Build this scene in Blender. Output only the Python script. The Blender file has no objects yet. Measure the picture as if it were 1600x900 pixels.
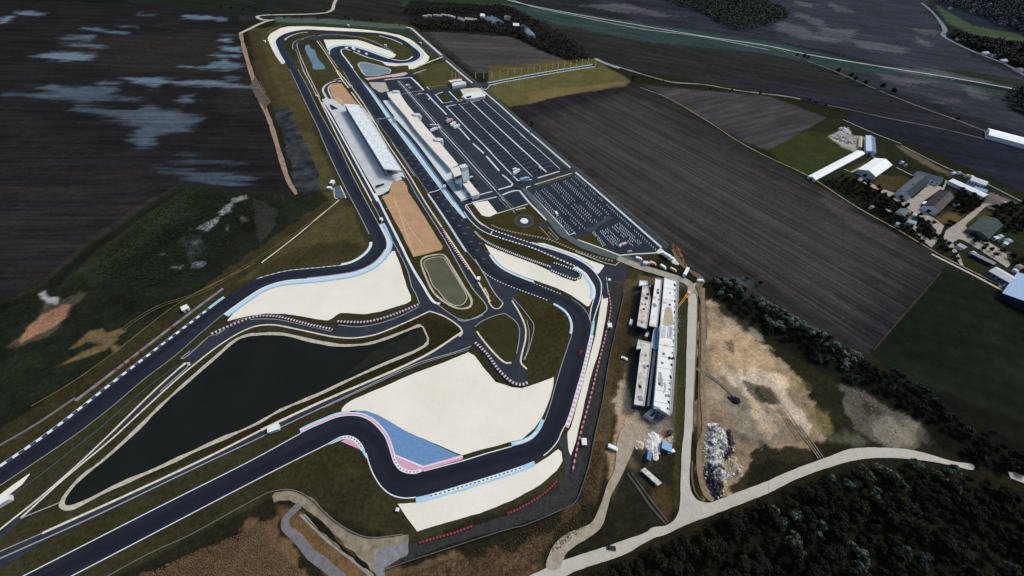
import bpy, bmesh, math, random
import numpy as np
from mathutils import Vector, Matrix
random.seed(7); rng = np.random.default_rng(7)
scene = bpy.context.scene
COL = scene.collection

# ---------------------------------------------------------------- camera
FPX, PITCH, ROLL, HCAM = 540.0, math.radians(49.2), math.radians(3.9), 200.0
_f = Vector((0, math.cos(PITCH), -math.sin(PITCH)))
_r0 = Vector((1, 0, 0)); _u0 = _r0.cross(_f)
_r = math.cos(ROLL) * _r0 + math.sin(ROLL) * _u0
_u = -math.sin(ROLL) * _r0 + math.cos(ROLL) * _u0
cam_d = bpy.data.cameras.new('camera'); cam = bpy.data.objects.new('camera', cam_d); COL.objects.link(cam)
M = Matrix((( _r.x, _u.x, -_f.x, 0), (_r.y, _u.y, -_f.y, 0), (_r.z, _u.z, -_f.z, HCAM), (0, 0, 0, 1)))
cam.matrix_world = M
cam_d.sensor_width = 36; cam_d.lens = 36 * FPX / 1600
cam_d.clip_start = 1; cam_d.clip_end = 60000
scene.camera = cam

def at(px, py, z=0.0):
    """survey point of the photograph -> point on the level z of the real site (metres)"""
    d = _f * FPX + _r * (px - 800) + _u * (450 - py)
    t = (z - HCAM) / d.z
    return Vector((d.x * t, d.y * t, z))

def S(s):
    return [tuple(float(v) for v in p.split(',')) for p in s.split()]
def T(c, r, s):      # coordinates read off a 4x enlargement
    return [(400 * c + x / 4, 225 * r + y / 4) for x, y in S(s)]
def Z(x0, y0, s):    # coordinates read off a 10x enlargement
    return [(x0 + x / 10, y0 + y / 10) for x, y in S(s)]
def W(pts, z=0.0):
    return [at(x, y, z) for x, y in pts]

# ---------------------------------------------------------------- light
world = bpy.data.worlds.new('World'); scene.world = world; world.use_nodes = True
nt = world.node_tree; bg = nt.nodes['Background']
sky = nt.nodes.new('ShaderNodeTexSky'); sky.sky_type = 'NISHITA'; sky.sun_disc = False
SUN_EL, SUN_AZ = math.radians(47), math.radians(58)      # azimuth from +Y towards +X
sky.sun_elevation = SUN_EL; sky.sun_rotation = SUN_AZ
sky.air_density = 1.0; sky.dust_density = 3.0; sky.ozone_density = 1.0
nt.links.new(sky.outputs[0], bg.inputs[0]); bg.inputs[1].default_value = 0.138
sd = bpy.data.lights.new('sun', 'SUN'); sd.energy = 2.0; sd.angle = math.radians(14); sd.color = (1, .962, .905)
sun = bpy.data.objects.new('sun', sd); COL.objects.link(sun)
sv = Vector((math.sin(SUN_AZ) * math.cos(SUN_EL), math.cos(SUN_AZ) * math.cos(SUN_EL), math.sin(SUN_EL)))
sun.rotation_euler = sv.to_track_quat('Z', 'Y').to_euler(); sun.location = (300, 300, 600)
scene.view_settings.view_transform = 'Standard'; scene.view_settings.look = 'None'
scene.view_settings.exposure = 0; scene.view_settings.gamma = 1

# ---------------------------------------------------------------- materials
def lin(c):
    return tuple((v / 255 / 12.92) if v <= 10.3 else ((v / 255 + .055) / 1.055) ** 2.4 for v in c)
MATS = {}
def mat(name, c1, c2=None, scale=.25, rough=.95, spec=.04, detail=6, contrast=.3, metal=0, stretch=None, fine=.12, fscale=2.2, bump=0, bias=0.0):
    """two-tone noise material; stretch = (angle, ratio) for streaks along a direction"""
    if name in MATS: return MATS[name]
    m = bpy.data.materials.new(name); m.use_nodes = True; n = m.node_tree; N = n.nodes; L = n.links
    b = N['Principled BSDF']; b.inputs['Roughness'].default_value = rough
    b.inputs['Specular IOR Level'].default_value = spec; b.inputs['Metallic'].default_value = metal
    c2 = c2 or tuple(max(0, v * .82) for v in c1)
    tc = N.new('ShaderNodeTexCoord'); src = tc.outputs['Object']
    if stretch:
        mp = N.new('ShaderNodeMapping'); mp.inputs['Rotation'].default_value = (0, 0, -stretch[0]); L.new(src, mp.inputs[0])
        mp2 = N.new('ShaderNodeMapping'); mp2.inputs['Scale'].default_value = (1 / stretch[1], 1, 1); L.new(mp.outputs[0], mp2.inputs[0])
        s2 = mp2.outputs[0]
    else: s2 = src
    no = N.new('ShaderNodeTexNoise'); no.inputs['Scale'].default_value = scale; no.inputs['Detail'].default_value = detail
    no.inputs['Roughness'].default_value = .62; L.new(s2, no.inputs['Vector'])
    mr = N.new('ShaderNodeMapRange'); mr.inputs[1].default_value = .5 + bias - contrast / 2; mr.inputs[2].default_value = .5 + bias + contrast / 2
    L.new(no.outputs[0], mr.inputs[0])
    mx = N.new('ShaderNodeMix'); mx.data_type = 'RGBA'; mx.inputs[6].default_value = (*lin(c1), 1); mx.inputs[7].default_value = (*lin(c2), 1)
    L.new(mr.outputs[0], mx.inputs[0]); out = mx.outputs[2]
    if fine:
        n2 = N.new('ShaderNodeTexNoise'); n2.inputs['Scale'].default_value = fscale; n2.inputs['Detail'].default_value = 3; L.new(src, n2.inputs['Vector'])
        m2 = N.new('ShaderNodeMapRange'); m2.inputs[1].default_value = .3; m2.inputs[2].default_value = .7
        m2.inputs[3].default_value = 1 - fine; m2.inputs[4].default_value = 1 + fine; L.new(n2.outputs[0], m2.inputs[0])
        vm = N.new('ShaderNodeVectorMath'); vm.operation = 'SCALE'; L.new(out, vm.inputs[0]); L.new(m2.outputs[0], vm.inputs['Scale']); out = vm.outputs[0]
    L.new(out, b.inputs['Base Color'])
    if bump:
        bp = N.new('ShaderNodeBump'); bp.inputs['Strength'].default_value = bump; L.new(no.outputs[0], bp.inputs['Height']); L.new(bp.outputs[0], b.inputs['Normal'])
    MATS[name] = m; return m

def flat(name, c, rough=.8, spec=.2): return mat(name, c, tuple(v * .93 for v in c), scale=.6, fine=.05, rough=rough, spec=spec)

# ---------------------------------------------------------------- geometry helpers
def link_mesh(name, verts, faces, mats, parent=None, midx=None, smooth=False):
    me = bpy.data.meshes.new(name); me.from_pydata([tuple(v) for v in verts], [], faces)
    for m in (mats if isinstance(mats, (list, tuple)) else [mats]): me.materials.append(m)
    if midx is not None: me.polygons.foreach_set('material_index', midx)
    if smooth: me.polygons.foreach_set('use_smooth', [True] * len(me.polygons))
    me.update()
    o = bpy.data.objects.new(name, me); COL.objects.link(o)
    if parent: o.parent = parent
    return o
def struct(o): o['kind'] = 'structure'; return o
def tag(o, label, cat, group=None, kind=None):
    if label: o['label'] = label
    if cat: o['category'] = cat
    if group: o['group'] = group
    if kind: o['kind'] = kind
    return o
def empty(name, loc, rz=0, label=None, cat=None, group=None):
    o = bpy.data.objects.new(name, None); COL.objects.link(o); o.location = loc; o.rotation_euler = (0, 0, rz)
    o.empty_display_size = .5
    return tag(o, label, cat, group)
def copy_thing(src, loc, rz, label=None, scale=None, group=None):
    r = src.copy(); COL.objects.link(r); r.location = loc; r.rotation_euler = (0, 0, rz)
    if scale: r.scale = scale if isinstance(scale, tuple) else (scale,) * 3
    if label: r['label'] = label
    if group: r['group'] = group
    for ch in src.children:
        c = ch.copy(); COL.objects.link(c); c.parent = r
        for g in ch.children:
            d = g.copy(); COL.objects.link(d); d.parent = c
    return r

_layer = [0]
def zl():
    _layer[0] += 1; return .02 + .0013 * _layer[0]

def spl(pts, n=5, closed=False):
    """centripetal Catmull-Rom through 2D/3D points"""
    P = [Vector((p[0], p[1], 0)) for p in pts]; out = []
    N = len(P); rngs = range(N if closed else N - 1)
    for i in rngs:
        p1, p2 = P[i], P[(i + 1) % N]
        p0 = P[i - 1] if (closed or i > 0) else p1 * 2 - p2
        p3 = P[(i + 2) % N] if (closed or i + 2 < N) else p2 * 2 - p1
        t0 = 0; t1 = t0 + max((p1 - p0).length, 1e-4) ** .5; t2 = t1 + max((p2 - p1).length, 1e-4) ** .5; t3 = t2 + max((p3 - p2).length, 1e-4) ** .5
        for k in range(n):
            t = t1 + (t2 - t1) * k / n
            a1 = p0 * ((t1 - t) / (t1 - t0)) + p1 * ((t - t0) / (t1 - t0)); a2 = p1 * ((t2 - t) / (t2 - t1)) + p2 * ((t - t1) / (t2 - t1)); a3 = p2 * ((t3 - t) / (t3 - t2)) + p3 * ((t - t2) / (t3 - t2))
            b1 = a1 * ((t2 - t) / (t2 - t0)) + a2 * ((t - t0) / (t2 - t0)); b2 = a2 * ((t3 - t) / (t3 - t1)) + a3 * ((t - t1) / (t3 - t1))
            out.append(b1 * ((t2 - t) / (t2 - t1)) + b2 * ((t - t1) / (t2 - t1)))
    if not closed: out.append(P[-1])
    return out
def curve(pts, smooth=True, n=5, closed=False):
    w = W(pts); return spl(w, n, closed) if smooth else [Vector((p.x, p.y, 0)) for p in w]

def hash_noise(x, y, seed=0):
    x = np.asarray(x, float); y = np.asarray(y, float)
    xi = np.floor(x); yi = np.floor(y); fx = x - xi; fy = y - yi
    def h(a, b):
        v = np.sin(a * 127.1 + b * 311.7 + seed * 74.7) * 43758.5453
        return v - np.floor(v)
    u = fx * fx * (3 - 2 * fx); v = fy * fy * (3 - 2 * fy)
    return (h(xi, yi) * (1 - u) + h(xi + 1, yi) * u) * (1 - v) + (h(xi, yi + 1) * (1 - u) + h(xi + 1, yi + 1) * u) * v
def fbm(x, y, seed=0, octv=4):
    s = 0; a = .5; t = 0
    for i in range(octv):
        s = s + a * hash_noise(x * 2 ** i, y * 2 ** i, seed + i * 13); t += a; a *= .55
    return s / t

def roughen(w, amp, step):
    out = []; N = len(w)
    for i in range(N):
        a, b = w[i], w[(i + 1) % N]; d = b - a; k = max(1, int(d.length / step)); nn = Vector((-d.y, d.x, 0)).normalized() if d.length > 0 else Vector()
        for j in range(k):
            p = a + d * (j / k); q = float(fbm(p.x / (step * 3), p.y / (step * 3), 5)) - .5
            out.append(p + nn * q * amp * 2)
    return out

def poly(name, pts, m, smooth=False, rough=0, step=2.0, n=4, world_pts=False, z=None):
    w = pts if world_pts else curve(pts, smooth, n, True)
    if rough: w = roughen(w, rough, step)
    z = zl() if z is None else z
    o = link_mesh(name, [(p.x, p.y, z) for p in w], [list(range(len(w)))], m)
    if o.data.polygons[0].normal.z < 0: o.data.flip_normals()
    return struct(o)

def offs(w, d, closed=False):
    out = []; N = len(w)
    for i in range(N):
        a = w[i - 1] if (i > 0 or closed) else w[i]; b = w[(i + 1) % N] if (i < N - 1 or closed) else w[i]
        t = (b - a); t.z = 0
        if t.length < 1e-6: out.append(w[i].copy()); continue
        t.normalize(); nn = Vector((-t.y, t.x, 0)); dd = d[i] if isinstance(d, list) else d
        out.append(w[i] + nn * dd)
    return out
def resample(w, step):
    out = [w[0].copy()]; acc = 0
    for i in range(len(w) - 1):
        a, b = w[i], w[i + 1]; L = (b - a).length
        if L < 1e-9: continue
        s = step - acc
        while s <= L:
            out.append(a + (b - a) * (s / L)); s += step
        acc = (acc + L) % step
    return out
def line(name, pts, width, m, smooth=True, off=0.0, closed=False, world_pts=False, n=5, wob=0, m2=None, period=None):
    """flat painted / paved band along a path; off shifts it sideways, m2+period gives alternating blocks"""
    w = pts if world_pts else curve(pts, smooth, n, closed)
    if period: w = resample(w, period)
    N = len(w)
    if isinstance(width, (tuple, list)): wd = [width[0] + (width[1] - width[0]) * i / max(1, N - 1) for i in range(N)]
    else: wd = [width] * N
    if wob: wd = [x * (1 + wob * (float(fbm(p.x / 6, p.y / 6, 3)) - .5) * 2) for x, p in zip(wd, w)]
    a = offs(w, [off + x / 2 for x in wd], closed); b = offs(w, [off - x / 2 for x in wd], closed)
    z = zl(); v = [(p.x, p.y, z) for p in a] + [(p.x, p.y, z) for p in b]
    K = N if closed else N - 1
    f = [(i, N + i, N + (i + 1) % N, (i + 1) % N) for i in range(K)]
    return struct(link_mesh(name, v, f, [m, m2] if m2 else m, midx=[i % 2 for i in range(K)] if m2 else None))
def dashes(name, pts, width, on, gap, m, smooth=True, off=0.0):
    w = resample(curve(pts, smooth), .5); w = w if off == 0 else offs(w, off); z = zl(); v = []; f = []
    per = on + gap; cur = []
    segs = []; d = 0
    for i in range(len(w) - 1):
        d = i * .5
        if d % per < on: cur.append(w[i])
        elif len(cur) > 1: segs.append(cur); cur = []
        else: cur = []
    if len(cur) > 1: segs.append(cur)
    for s in segs:
        a = offs(s, width / 2); b = offs(s, -width / 2); k = len(v); n = len(s)
        v += [(p.x, p.y, z) for p in a] + [(p.x, p.y, z) for p in b]
        f += [(k + i, k + n + i, k + n + i + 1, k + i + 1) for i in range(n - 1)]
    return struct(link_mesh(name, v, f, m))
def wall(name, pts, width, height, m, label, cat='wall', smooth=True, closed=False, m2=None, period=None, group=None, off=0.0, base=0.0):
    """standing barrier: real height, one mesh"""
    w = curve(pts, smooth, 4, closed)
    if period: w = resample(w, period)
    N = len(w); a = offs(w, off + width / 2, closed); b = offs(w, off - width / 2, closed)
    v = []
    for p, q in zip(a, b): v += [(p.x, p.y, base), (p.x, p.y, height), (q.x, q.y, height), (q.x, q.y, base)]
    f = []; mi = []
    for i in range(N if closed else N - 1):
        j = (i + 1) % N; A = 4 * i; B = 4 * j
        f += [(A, B, B + 1, A + 1), (A + 1, B + 1, B + 2, A + 2), (A + 2, B + 2, B + 3, A + 3)]; mi += [i % 2] * 3
    if not closed: f += [(0, 1, 2, 3), (4 * N - 4, 4 * N - 1, 4 * N - 2, 4 * N - 3)]; mi += [0, 0]
    o = link_mesh(name, v, f, [m, m2] if m2 else m, midx=mi if m2 else None)
    return tag(o, label, cat, group)

class MB:
    """collects shapes into one mesh"""
    def __init__(s): s.v = []; s.f = []; s.m = []
    def box(s, c, d, rz=0, mi=0, taper=1.0):
        k = len(s.v); cx, cy, cz = c; ca, sa = math.cos(rz), math.sin(rz)
        for dz in (0, 1):
            sc = taper if dz else 1
            for x, y in ((-1, -1), (1, -1), (1, 1), (-1, 1)):
                X = x * d[0] / 2 * sc; Y = y * d[1] / 2 * sc
                s.v.append((cx + X * ca - Y * sa, cy + X * sa + Y * ca, cz + dz * d[2]))
        s.f += [tuple(k + i for i in q) for q in ((3, 2, 1, 0), (4, 5, 6, 7), (0, 1, 5, 4), (1, 2, 6, 5), (2, 3, 7, 6), (3, 0, 4, 7))]; s.m += [mi] * 6
        return s
    def prism(s, ring, z0, z1, mi=0, mtop=None):
        """extrude a ring of xy (z1 may be a list of heights)"""
        k = len(s.v); n = len(ring); zt = z1 if isinstance(z1, (list, tuple)) else [z1] * n
        area = sum(ring[i][0] * ring[(i + 1) % n][1] - ring[(i + 1) % n][0] * ring[i][1] for i in range(n))
        if area < 0: ring = ring[::-1]; zt = zt[::-1]
        s.v += [(p[0], p[1], z0) for p in ring] + [(p[0], p[1], z) for p, z in zip(ring, zt)]
        s.f += [tuple(k + i for i in reversed(range(n))), tuple(k + n + i for i in range(n))]; s.m += [mi, mi if mtop is None else mtop]
        for i in range(n):
            j = (i + 1) % n; s.f.append((k + i, k + j, k + n + j, k + n + i)); s.m.append(mi)
        return s
    def tube(s, a, b, r0, r1=None, n=6, mi=0):
        a = Vector(a); b = Vector(b); r1 = r0 if r1 is None else r1; d = (b - a)
        if d.length < 1e-6: return s
        d.normalize(); u = d.orthogonal().normalized(); w = d.cross(u); k = len(s.v)
        for p, r in ((a, r0), (b, r1)):
            for i in range(n):
                t = 2 * math.pi * i / n; q = p + u * math.cos(t) * r + w * math.sin(t) * r; s.v.append(tuple(q))
        for i in range(n):
            j = (i + 1) % n; s.f.append((k + i, k + j, k + n + j, k + n + i)); s.m.append(mi)
        s.f += [tuple(k + i for i in reversed(range(n))), tuple(k + n + i for i in range(n))]; s.m += [mi, mi]
        return s
    def quad(s, a, b, c, d, mi=0):
        k = len(s.v); s.v += [tuple(a), tuple(b), tuple(c), tuple(d)]; s.f.append((k, k + 1, k + 2, k + 3)); s.m.append(mi); return s
    def build(s, name, mats, parent=None, smooth=False):
        ms = mats if isinstance(mats, (list, tuple)) else [mats]
        return link_mesh(name, s.v, s.f, ms, parent, s.m if len(ms) > 1 else None, smooth)
# ---------------------------------------------------------------- the ground: one continuous sheet, soil and grass region colours, corner vignette painted in
GS = 4.0
gx = np.arange(-320, 1921, 3.2); gy = np.concatenate([np.arange(-64, 300, 1.6), np.arange(300, 600, 2.5), np.arange(600, 1001, 3.4), np.arange(1008, 1161, 8)])
PXX, PYY = np.meshgrid(gx, gy)
dx = _f.x * FPX + _r.x * (PXX - 800) + _u.x * (450 - PYY); dy = _f.y * FPX + _r.y * (PXX - 800) + _u.y * (450 - PYY); dz = _f.z * FPX + _r.z * (PXX - 800) + _u.z * (450 - PYY)
tt = -HCAM / np.minimum(dz, -8); WX = dx * tt; WY = dy * tt
def sdist(pw, X, Y):
    """signed distance to a polygon, positive inside"""
    d2 = np.full(X.shape, 1e18); ins = np.zeros(X.shape, bool); n = len(pw)
    for i in range(n):
        x1, y1 = pw[i]; x2, y2 = pw[(i + 1) % n]; ex, ey = x2 - x1, y2 - y1
        t = np.clip(((X - x1) * ex + (Y - y1) * ey) / max(ex * ex + ey * ey, 1e-9), 0, 1)
        d2 = np.minimum(d2, (X - x1 - t * ex) ** 2 + (Y - y1 - t * ey) ** 2)
        if y1 != y2: ins ^= ((y1 > Y) != (y2 > Y)) & (X < ex * (Y - y1) / ey + x1)
    return np.where(ins, 1, -1) * np.sqrt(d2)
def smooth01(t): t = np.clip(t, 0, 1); return t * t * (3 - 2 * t)
N1 = fbm(WX / 9, WY / 9, 1, 5) - .5; N2 = fbm(WX / 45, WY / 45, 2, 5) - .5; N3 = fbm(WX / 2.2, WY / 2.2, 4, 3) - .5
COLR = np.zeros(WX.shape + (3,)); COLR[:] = lin((36, 36, 25))
LAB = np.zeros(WX.shape, int)
def furrow_noise(ang, across, along, seed):
    c, s = math.cos(ang), math.sin(ang); U = WX * c + WY * s; V = -WX * s + WY * c
    return fbm(U / along, V / across, seed, 4) - .5
def ang_px(a, b):
    p, q = at(*a), at(*b); return math.atan2(q.y - p.y, q.x - p.x)
A_LEFT = ang_px((60, 240), (330, 243)); A_MAIN = ang_px((860, 220), (1120, 388)); A_TRI = ang_px((1100, 195), (1230, 165)); A_TOP = ang_px((680, 80), (830, 85)); A_FAR = ang_px((1000, 50), (1500, 130))
_fn = {}
def region(pts, c, feather=2.0, noise=2.0, opacity=1.0, mottle=.15, label=None, streak=None, big=0.0, smooth=False):
    """paint one soil or vegetation region with a ragged edge"""
    pw = [(p.x, p.y) for p in W(pts)]
    if smooth: pw = [(p.x, p.y) for p in spl([Vector((a, b, 0)) for a, b in pw], 4, True)]
    xs = [p[0] for p in pw]; ys = [p[1] for p in pw]; mg = feather + noise * 2 + big * 2 + 3
    box = (WX > min(xs) - mg) & (WX < max(xs) + mg) & (WY > min(ys) - mg) & (WY < max(ys) + mg)
    if not box.any(): return
    d = sdist(pw, WX[box], WY[box]); n = noise * 2 * N1[box] + big * 2 * N2[box]
    if streak is not None:
        if streak[:3] not in _fn: _fn[streak[:3]] = furrow_noise(streak[0], streak[1], streak[2], 31)
        n = n + _fn[streak[:3]][box] * streak[3]
    a = smooth01((d + n) / feather + .5) * opacity
    mt = 1 + mottle * (1.8 * N2[box] + 1.3 * N1[box] + .8 * N3[box])
    cc = np.array(lin(c))[None, :] * np.clip(mt, .3, 2)[:, None]
    COLR[box] = COLR[box] * (1 - a[:, None]) + cc * a[:, None]
    if label is not None:
        q = LAB[box]; q[d > 0] = label; LAB[box] = q
E_ = [(-400, 1200)]
# ---- far country along the top
region([(-330, -70), (2000, -70), (2000, 300), (1560, 240), (1250, 150), (1000, 60), (640, 30), (-330, 40)], (38, 42, 44), 6, 10, label=5)
region([(425, -60), (620, -60), (635, 15), (645, 40), (540, 34), (425, 28)], (38, 40, 37), 8, 6)
region([(620, -60), (860, -60), (800, 8), (760, 12), (660, 14), (628, 10)], (42, 54, 38), 6, 6)
region([(780, 4), (1000, 34), (1210, 66), (1400, 108), (1600, 150), (1700, 180), (1700, 205), (1400, 130), (1200, 84), (1000, 64), (870, 40), (812, 26)], (50, 65, 64), 4, 3, mottle=.08, label=5)
region([(820, 28), (1000, 64), (1200, 86), (1280, 104), (1340, 125), (1260, 150), (1100, 130), (960, 105), (920, 92)], (42, 44, 41), 10, 10, streak=(A_FAR, 8, 60, 30), label=5)
region([(1100, 118), (1260, 128), (1420, 158), (1560, 200), (1700, 250), (1700, 330), (1600, 222), (1440, 195), (1290, 165)], (40, 42, 46), 10, 10, label=5)
region([(1320, 190), (1420, 222), (1600, 300), (1700, 340), (1700, 270), (1590, 226), (1440, 200), (1330, 172)], (36, 38, 46), 6, 4, label=5)
region([(830, -60), (1100, -60), (1330, 60), (1600, 130), (1600, 120), (1380, 92), (1200, 62), (1000, 36)], (46, 48, 55), 10, 12, label=5)
region([(1010, -60), (1460, -60), (1450, 20), (1480, 60), (1530, 95), (1610, 125), (1610, 145), (1400, 104), (1230, 66), (1200, 40), (1180, 10), (1100, -10)], (52, 56, 63), 10, 14, streak=(A_FAR, 10, 70, 40), label=5)
region([(1290, 108), (1420, 118), (1560, 148), (1700, 180), (1700, 250), (1580, 200), (1450, 160), (1340, 125)], (52, 54, 60), 10, 12, streak=(A_FAR, 10, 70, 40), label=5)
for b in ['1292,6 1300,4 1336,18 1330,20 1310,18', '1240,18 1262,24 1286,34 1292,44 1270,38 1246,26', '1286,44 1340,46 1330,62 1290,66 1270,58', '1330,62 1380,68 1416,76 1400,84 1350,76', '1418,44 1464,48 1460,56 1440,54', '1432,58 1460,70 1452,76 1430,66', '1372,118 1420,120 1460,128 1420,134 1380,126', '1460,152 1500,158 1490,162 1466,158', '1506,134 1550,146 1540,158 1510,148', '1380,106 1470,110 1500,116 1570,128 1540,130 1420,114', '1212,30 1260,44 1290,64 1250,60 1210,46', '905,8 980,6 1040,22 1070,26 1030,26 960,18', '1240,0 1275,8 1268,12 1240,6']:
    region(S(b), (92, 91, 94), 14, 6, .62, streak=(A_FAR, 6, 50, 40), mottle=.2)
region([(1440, 104), (1520, 112), (1600, 126), (1610, 140), (1560, 130)], (44, 50, 40), 6, 4)
region(T(3, 0, '1040,30 1200,60 1300,110 1450,170 1600,230 1640,260 1450,250 1300,230 1180,170 1120,140'), (62, 78, 56), 6, 4, label=5)
region([(1450, -60), (1700, -60), (1700, 60), (1600, 55), (1520, 40), (1470, 12)], (36, 43, 50), 8, 6)
region([(1480, 50), (1560, 62), (1640, 70), (1640, 130), (1600, 112), (1540, 90), (1490, 64)], (34, 38, 36), 8, 6)
# ---- fields to the left
region([(-330, -70), (340, -70), (372, 20), (378, 60), (392, 130), (418, 175), (470, 305), (300, 288), (250, 307), (175, 355), (100, 410), (40, 450), (-330, 640)], (33, 33, 34), 3, 3, mottle=.2, label=1)
region([(-330, 250), (100, 230), (290, 270), (250, 305), (150, 370), (60, 440), (-330, 600)], (38, 36, 36), 20, 10, .8, streak=(A_LEFT, 5, 60, 30))
region([(-330, -70), (330, -70), (365, 12), (200, 6), (100, 2), (-330, 0)], (24, 28, 26), 8, 10, .9)
region([(180, -60), (330, -60), (420, 0), (400, 24), (375, 25), (340, 18), (200, 4)], (33, 37, 31), 6, 8)
region([(100, 60), (320, 50), (360, 90), (330, 118), (180, 110), (90, 92)], (43, 42, 38), 30, 10, .8, streak=(A_LEFT, 5, 60, 40))
for b in ['0,420 150,400 400,460 100,450', '0,700 300,760 250,880 0,860', '1600,200 1650,500 1500,700 1300,660 1500,500']:
    region(T(0, 0, b), (43, 41, 38), 20, 5, .6, streak=(A_LEFT, 5, 60, 40))
for c, rr in (((60, 300), (140, 12)), ((180, 330), (120, 7)), ((90, 380), (110, 10)), ((40, 400), (60, 6)), ((200, 270), (140, 8)), ((120, 352), (150, 5)), ((40, 340), (110, 4)), ((60, 425), (60, 5))):
    region([(c[0] - rr[0], c[1]), (c[0], c[1] - rr[1]), (c[0] + rr[0], c[1]), (c[0], c[1] + rr[1])], (47, 44, 42), 14, 4, .5, streak=(A_LEFT, 4, 60, 24))
PUD = [('90,72 180,68 270,90 250,105 130,90', .9), ('0,112 80,100 50,135 0,148', .9), ('530,175 600,175 650,190 800,200 790,210 620,195', .75), ('750,165 850,162 860,172 770,172', .6),
       ('400,235 480,240 560,225 590,245 560,260 500,255', .7), ('420,222 560,222 570,235 480,236', .6), ('380,265 500,275 680,290 640,296 480,285', .8), ('200,355 320,322 500,325 570,345 580,375 400,382 300,365', .95),
       ('860,85 970,90 975,100 900,96', .7), ('1150,95 1230,92 1290,100 1400,105 1420,130 1300,125 1160,115', .75), ('1280,98 1340,98 1335,112 1290,110', .9), ('1380,210 1480,218 1478,226 1400,222', .6), ('1380,245 1430,242 1430,262 1370,255', .9), ('1390,295 1500,290 1515,328 1430,325 1385,310', .95),
       ('1330,340 1510,345 1500,365 1400,355', .85), ('1140,412 1280,415 1330,390 1420,370 1470,400 1540,440 1400,440 1260,425', .95), ('1410,480 1480,482 1470,495 1420,492', .7),
       ('740,485 1000,488 1100,510 1300,505 1560,540 1440,548 1250,535 1130,535 1060,520 960,545 880,520', .85), ('640,515 760,515 700,530 650,524', .6),
       ('250,545 320,530 420,550 640,540 720,545 690,590 900,625 860,640 700,620 560,635 420,625 260,600 40,585 60,578 240,585 360,590', .62), ('1120,610 1200,590 1190,640 1150,655', .6),
       ('480,665 640,680 820,690 940,650 980,680 1100,705 1280,735 1240,760 1180,790 1200,825 1080,830 980,850 940,900 860,900 840,830 860,790 700,740 560,710 470,690', .60)]
for b, o in PUD:  # puddles, their wet reflection put into the soil colour
    region(T(0, 0, b), (98, 116, 128) if o > .7 else (84, 99, 111), 12, 3, o * .95, streak=(A_LEFT, 4, 40, 26), mottle=.2)
for b, o in (('820,-10 960,-10 920,20 860,18', .45), ('1080,110 1200,95 1280,120 1500,115 1460,130 1240,135', .4), ('1040,170 1140,165 1300,170 1500,180 1600,230 1480,245 1280,240 1180,215', .5), ('1130,60 1220,60 1210,90 1150,90', .3), ('960,140 1060,145 1050,155', .4)):
    region(T(0, 1, b), (74, 90, 104), 9, 3, o, streak=(A_LEFT, 4, 40, 40), mottle=.25)
# dark soil by the water
region(T(0, 1, '1000,60 1150,100 1100,240 900,230 850,120'), (33, 32, 36), 20, 8, .6)
# ---- scrub and grass between left field and circuit
SCRUB = [(-330, 640), (62, 446), (175, 356), (250, 308), (290, 288), (345, 298), (395, 303), (470, 306), (500, 310), (520, 320), (400, 410), (120, 620), (-330, 900)]
region(SCRUB, (32, 37, 27), 3, 2, mottle=.55)
region(T(0, 1, '900,420 1150,300 1200,420 1000,560 700,760 600,860 400,880 500,740 700,560'), (42, 47, 32), 14, 8, .8, mottle=.5)
region(T(0, 1, '1000,640 1250,480 1420,300 1700,320 1760,420 1500,660 1300,860 1100,900 850,820'), (30, 33, 28), 10, 8, .9, mottle=.4)
for b, c, o in (('1370,420 1400,390 1450,370 1450,420 1380,445', (150, 154, 152), .9), ('1220,530 1290,490 1370,455 1360,490 1300,540 1270,530', (140, 144, 142), .85), ('1450,345 1540,320 1550,345 1460,365', (150, 150, 145), .7), ('1140,520 1200,520 1190,535', (130, 136, 140), .8), ('1200,610 1250,595 1260,615 1190,640', (110, 118, 120), .7), ('1180,670 1220,680 1210,700 1160,700', (90, 105, 110), .7), ('1190,740 1280,740 1280,770 1200,775', (120, 130, 135), .8), ('1080,770 1160,750 1130,785', (130, 125, 115), .6), ('990,685 1030,682 1020,695', (130, 125, 115), .6), ('1120,590 1250,560 1290,640 1230,720 1180,740 1150,640', (52, 60, 60), .6), ('1410,510 1440,500 1420,540', (130, 130, 125), .6), ('1580,350 1660,360 1740,420 1690,560 1620,640 1600,560', (62, 62, 58), .55), ('1500,440 1560,480 1500,500', (120, 120, 112), .4)):
    region(T(0, 1, b), c, 1.6, 2.2, o, mottle=.3)
region(T(0, 1, '1020,520 1200,480 1160,560 960,690 850,790 860,740 960,640'), (20, 23, 18), 6, 5, .7)
# dark ditch line and tracks along the field edge
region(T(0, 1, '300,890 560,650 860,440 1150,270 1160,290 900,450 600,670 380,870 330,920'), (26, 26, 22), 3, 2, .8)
region(T(0, 1, '150,950 300,870 560,630 860,420 1150,245 1150,225 850,395 540,600 280,840 100,960'), (52, 50, 44), 2, 3, .6, mottle=.4)
# mounds of earth bottom left
region(T(0, 2, '240,30 270,20 300,60 380,70 500,25 520,40 460,120 400,200 300,300 160,350 60,380 50,360 130,300 250,170 280,120'), (80, 74, 62), 3, 3, .8, mottle=.5)
region(T(0, 2, '120,330 180,240 260,170 400,100 440,110 400,190 320,250 200,310 130,345'), (148, 112, 84), 2, 1.2, .95, mottle=.25)
region(T(0, 2, '240,40 275,22 300,55 370,70 360,100 290,90'), (170, 170, 168), 2, 2.5, .8, mottle=.4)
for b in ('430,385 520,310 560,270 640,255 660,280 760,255 780,270 700,340 620,345 540,335 500,360', '330,500 520,400 640,350 720,300 740,320 660,390 480,450', '670,340 730,360 745,380 720,400 680,360'):
    region(T(0, 2, b), (112, 96, 66), 2, 1.2, .85, mottle=.3)
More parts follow.
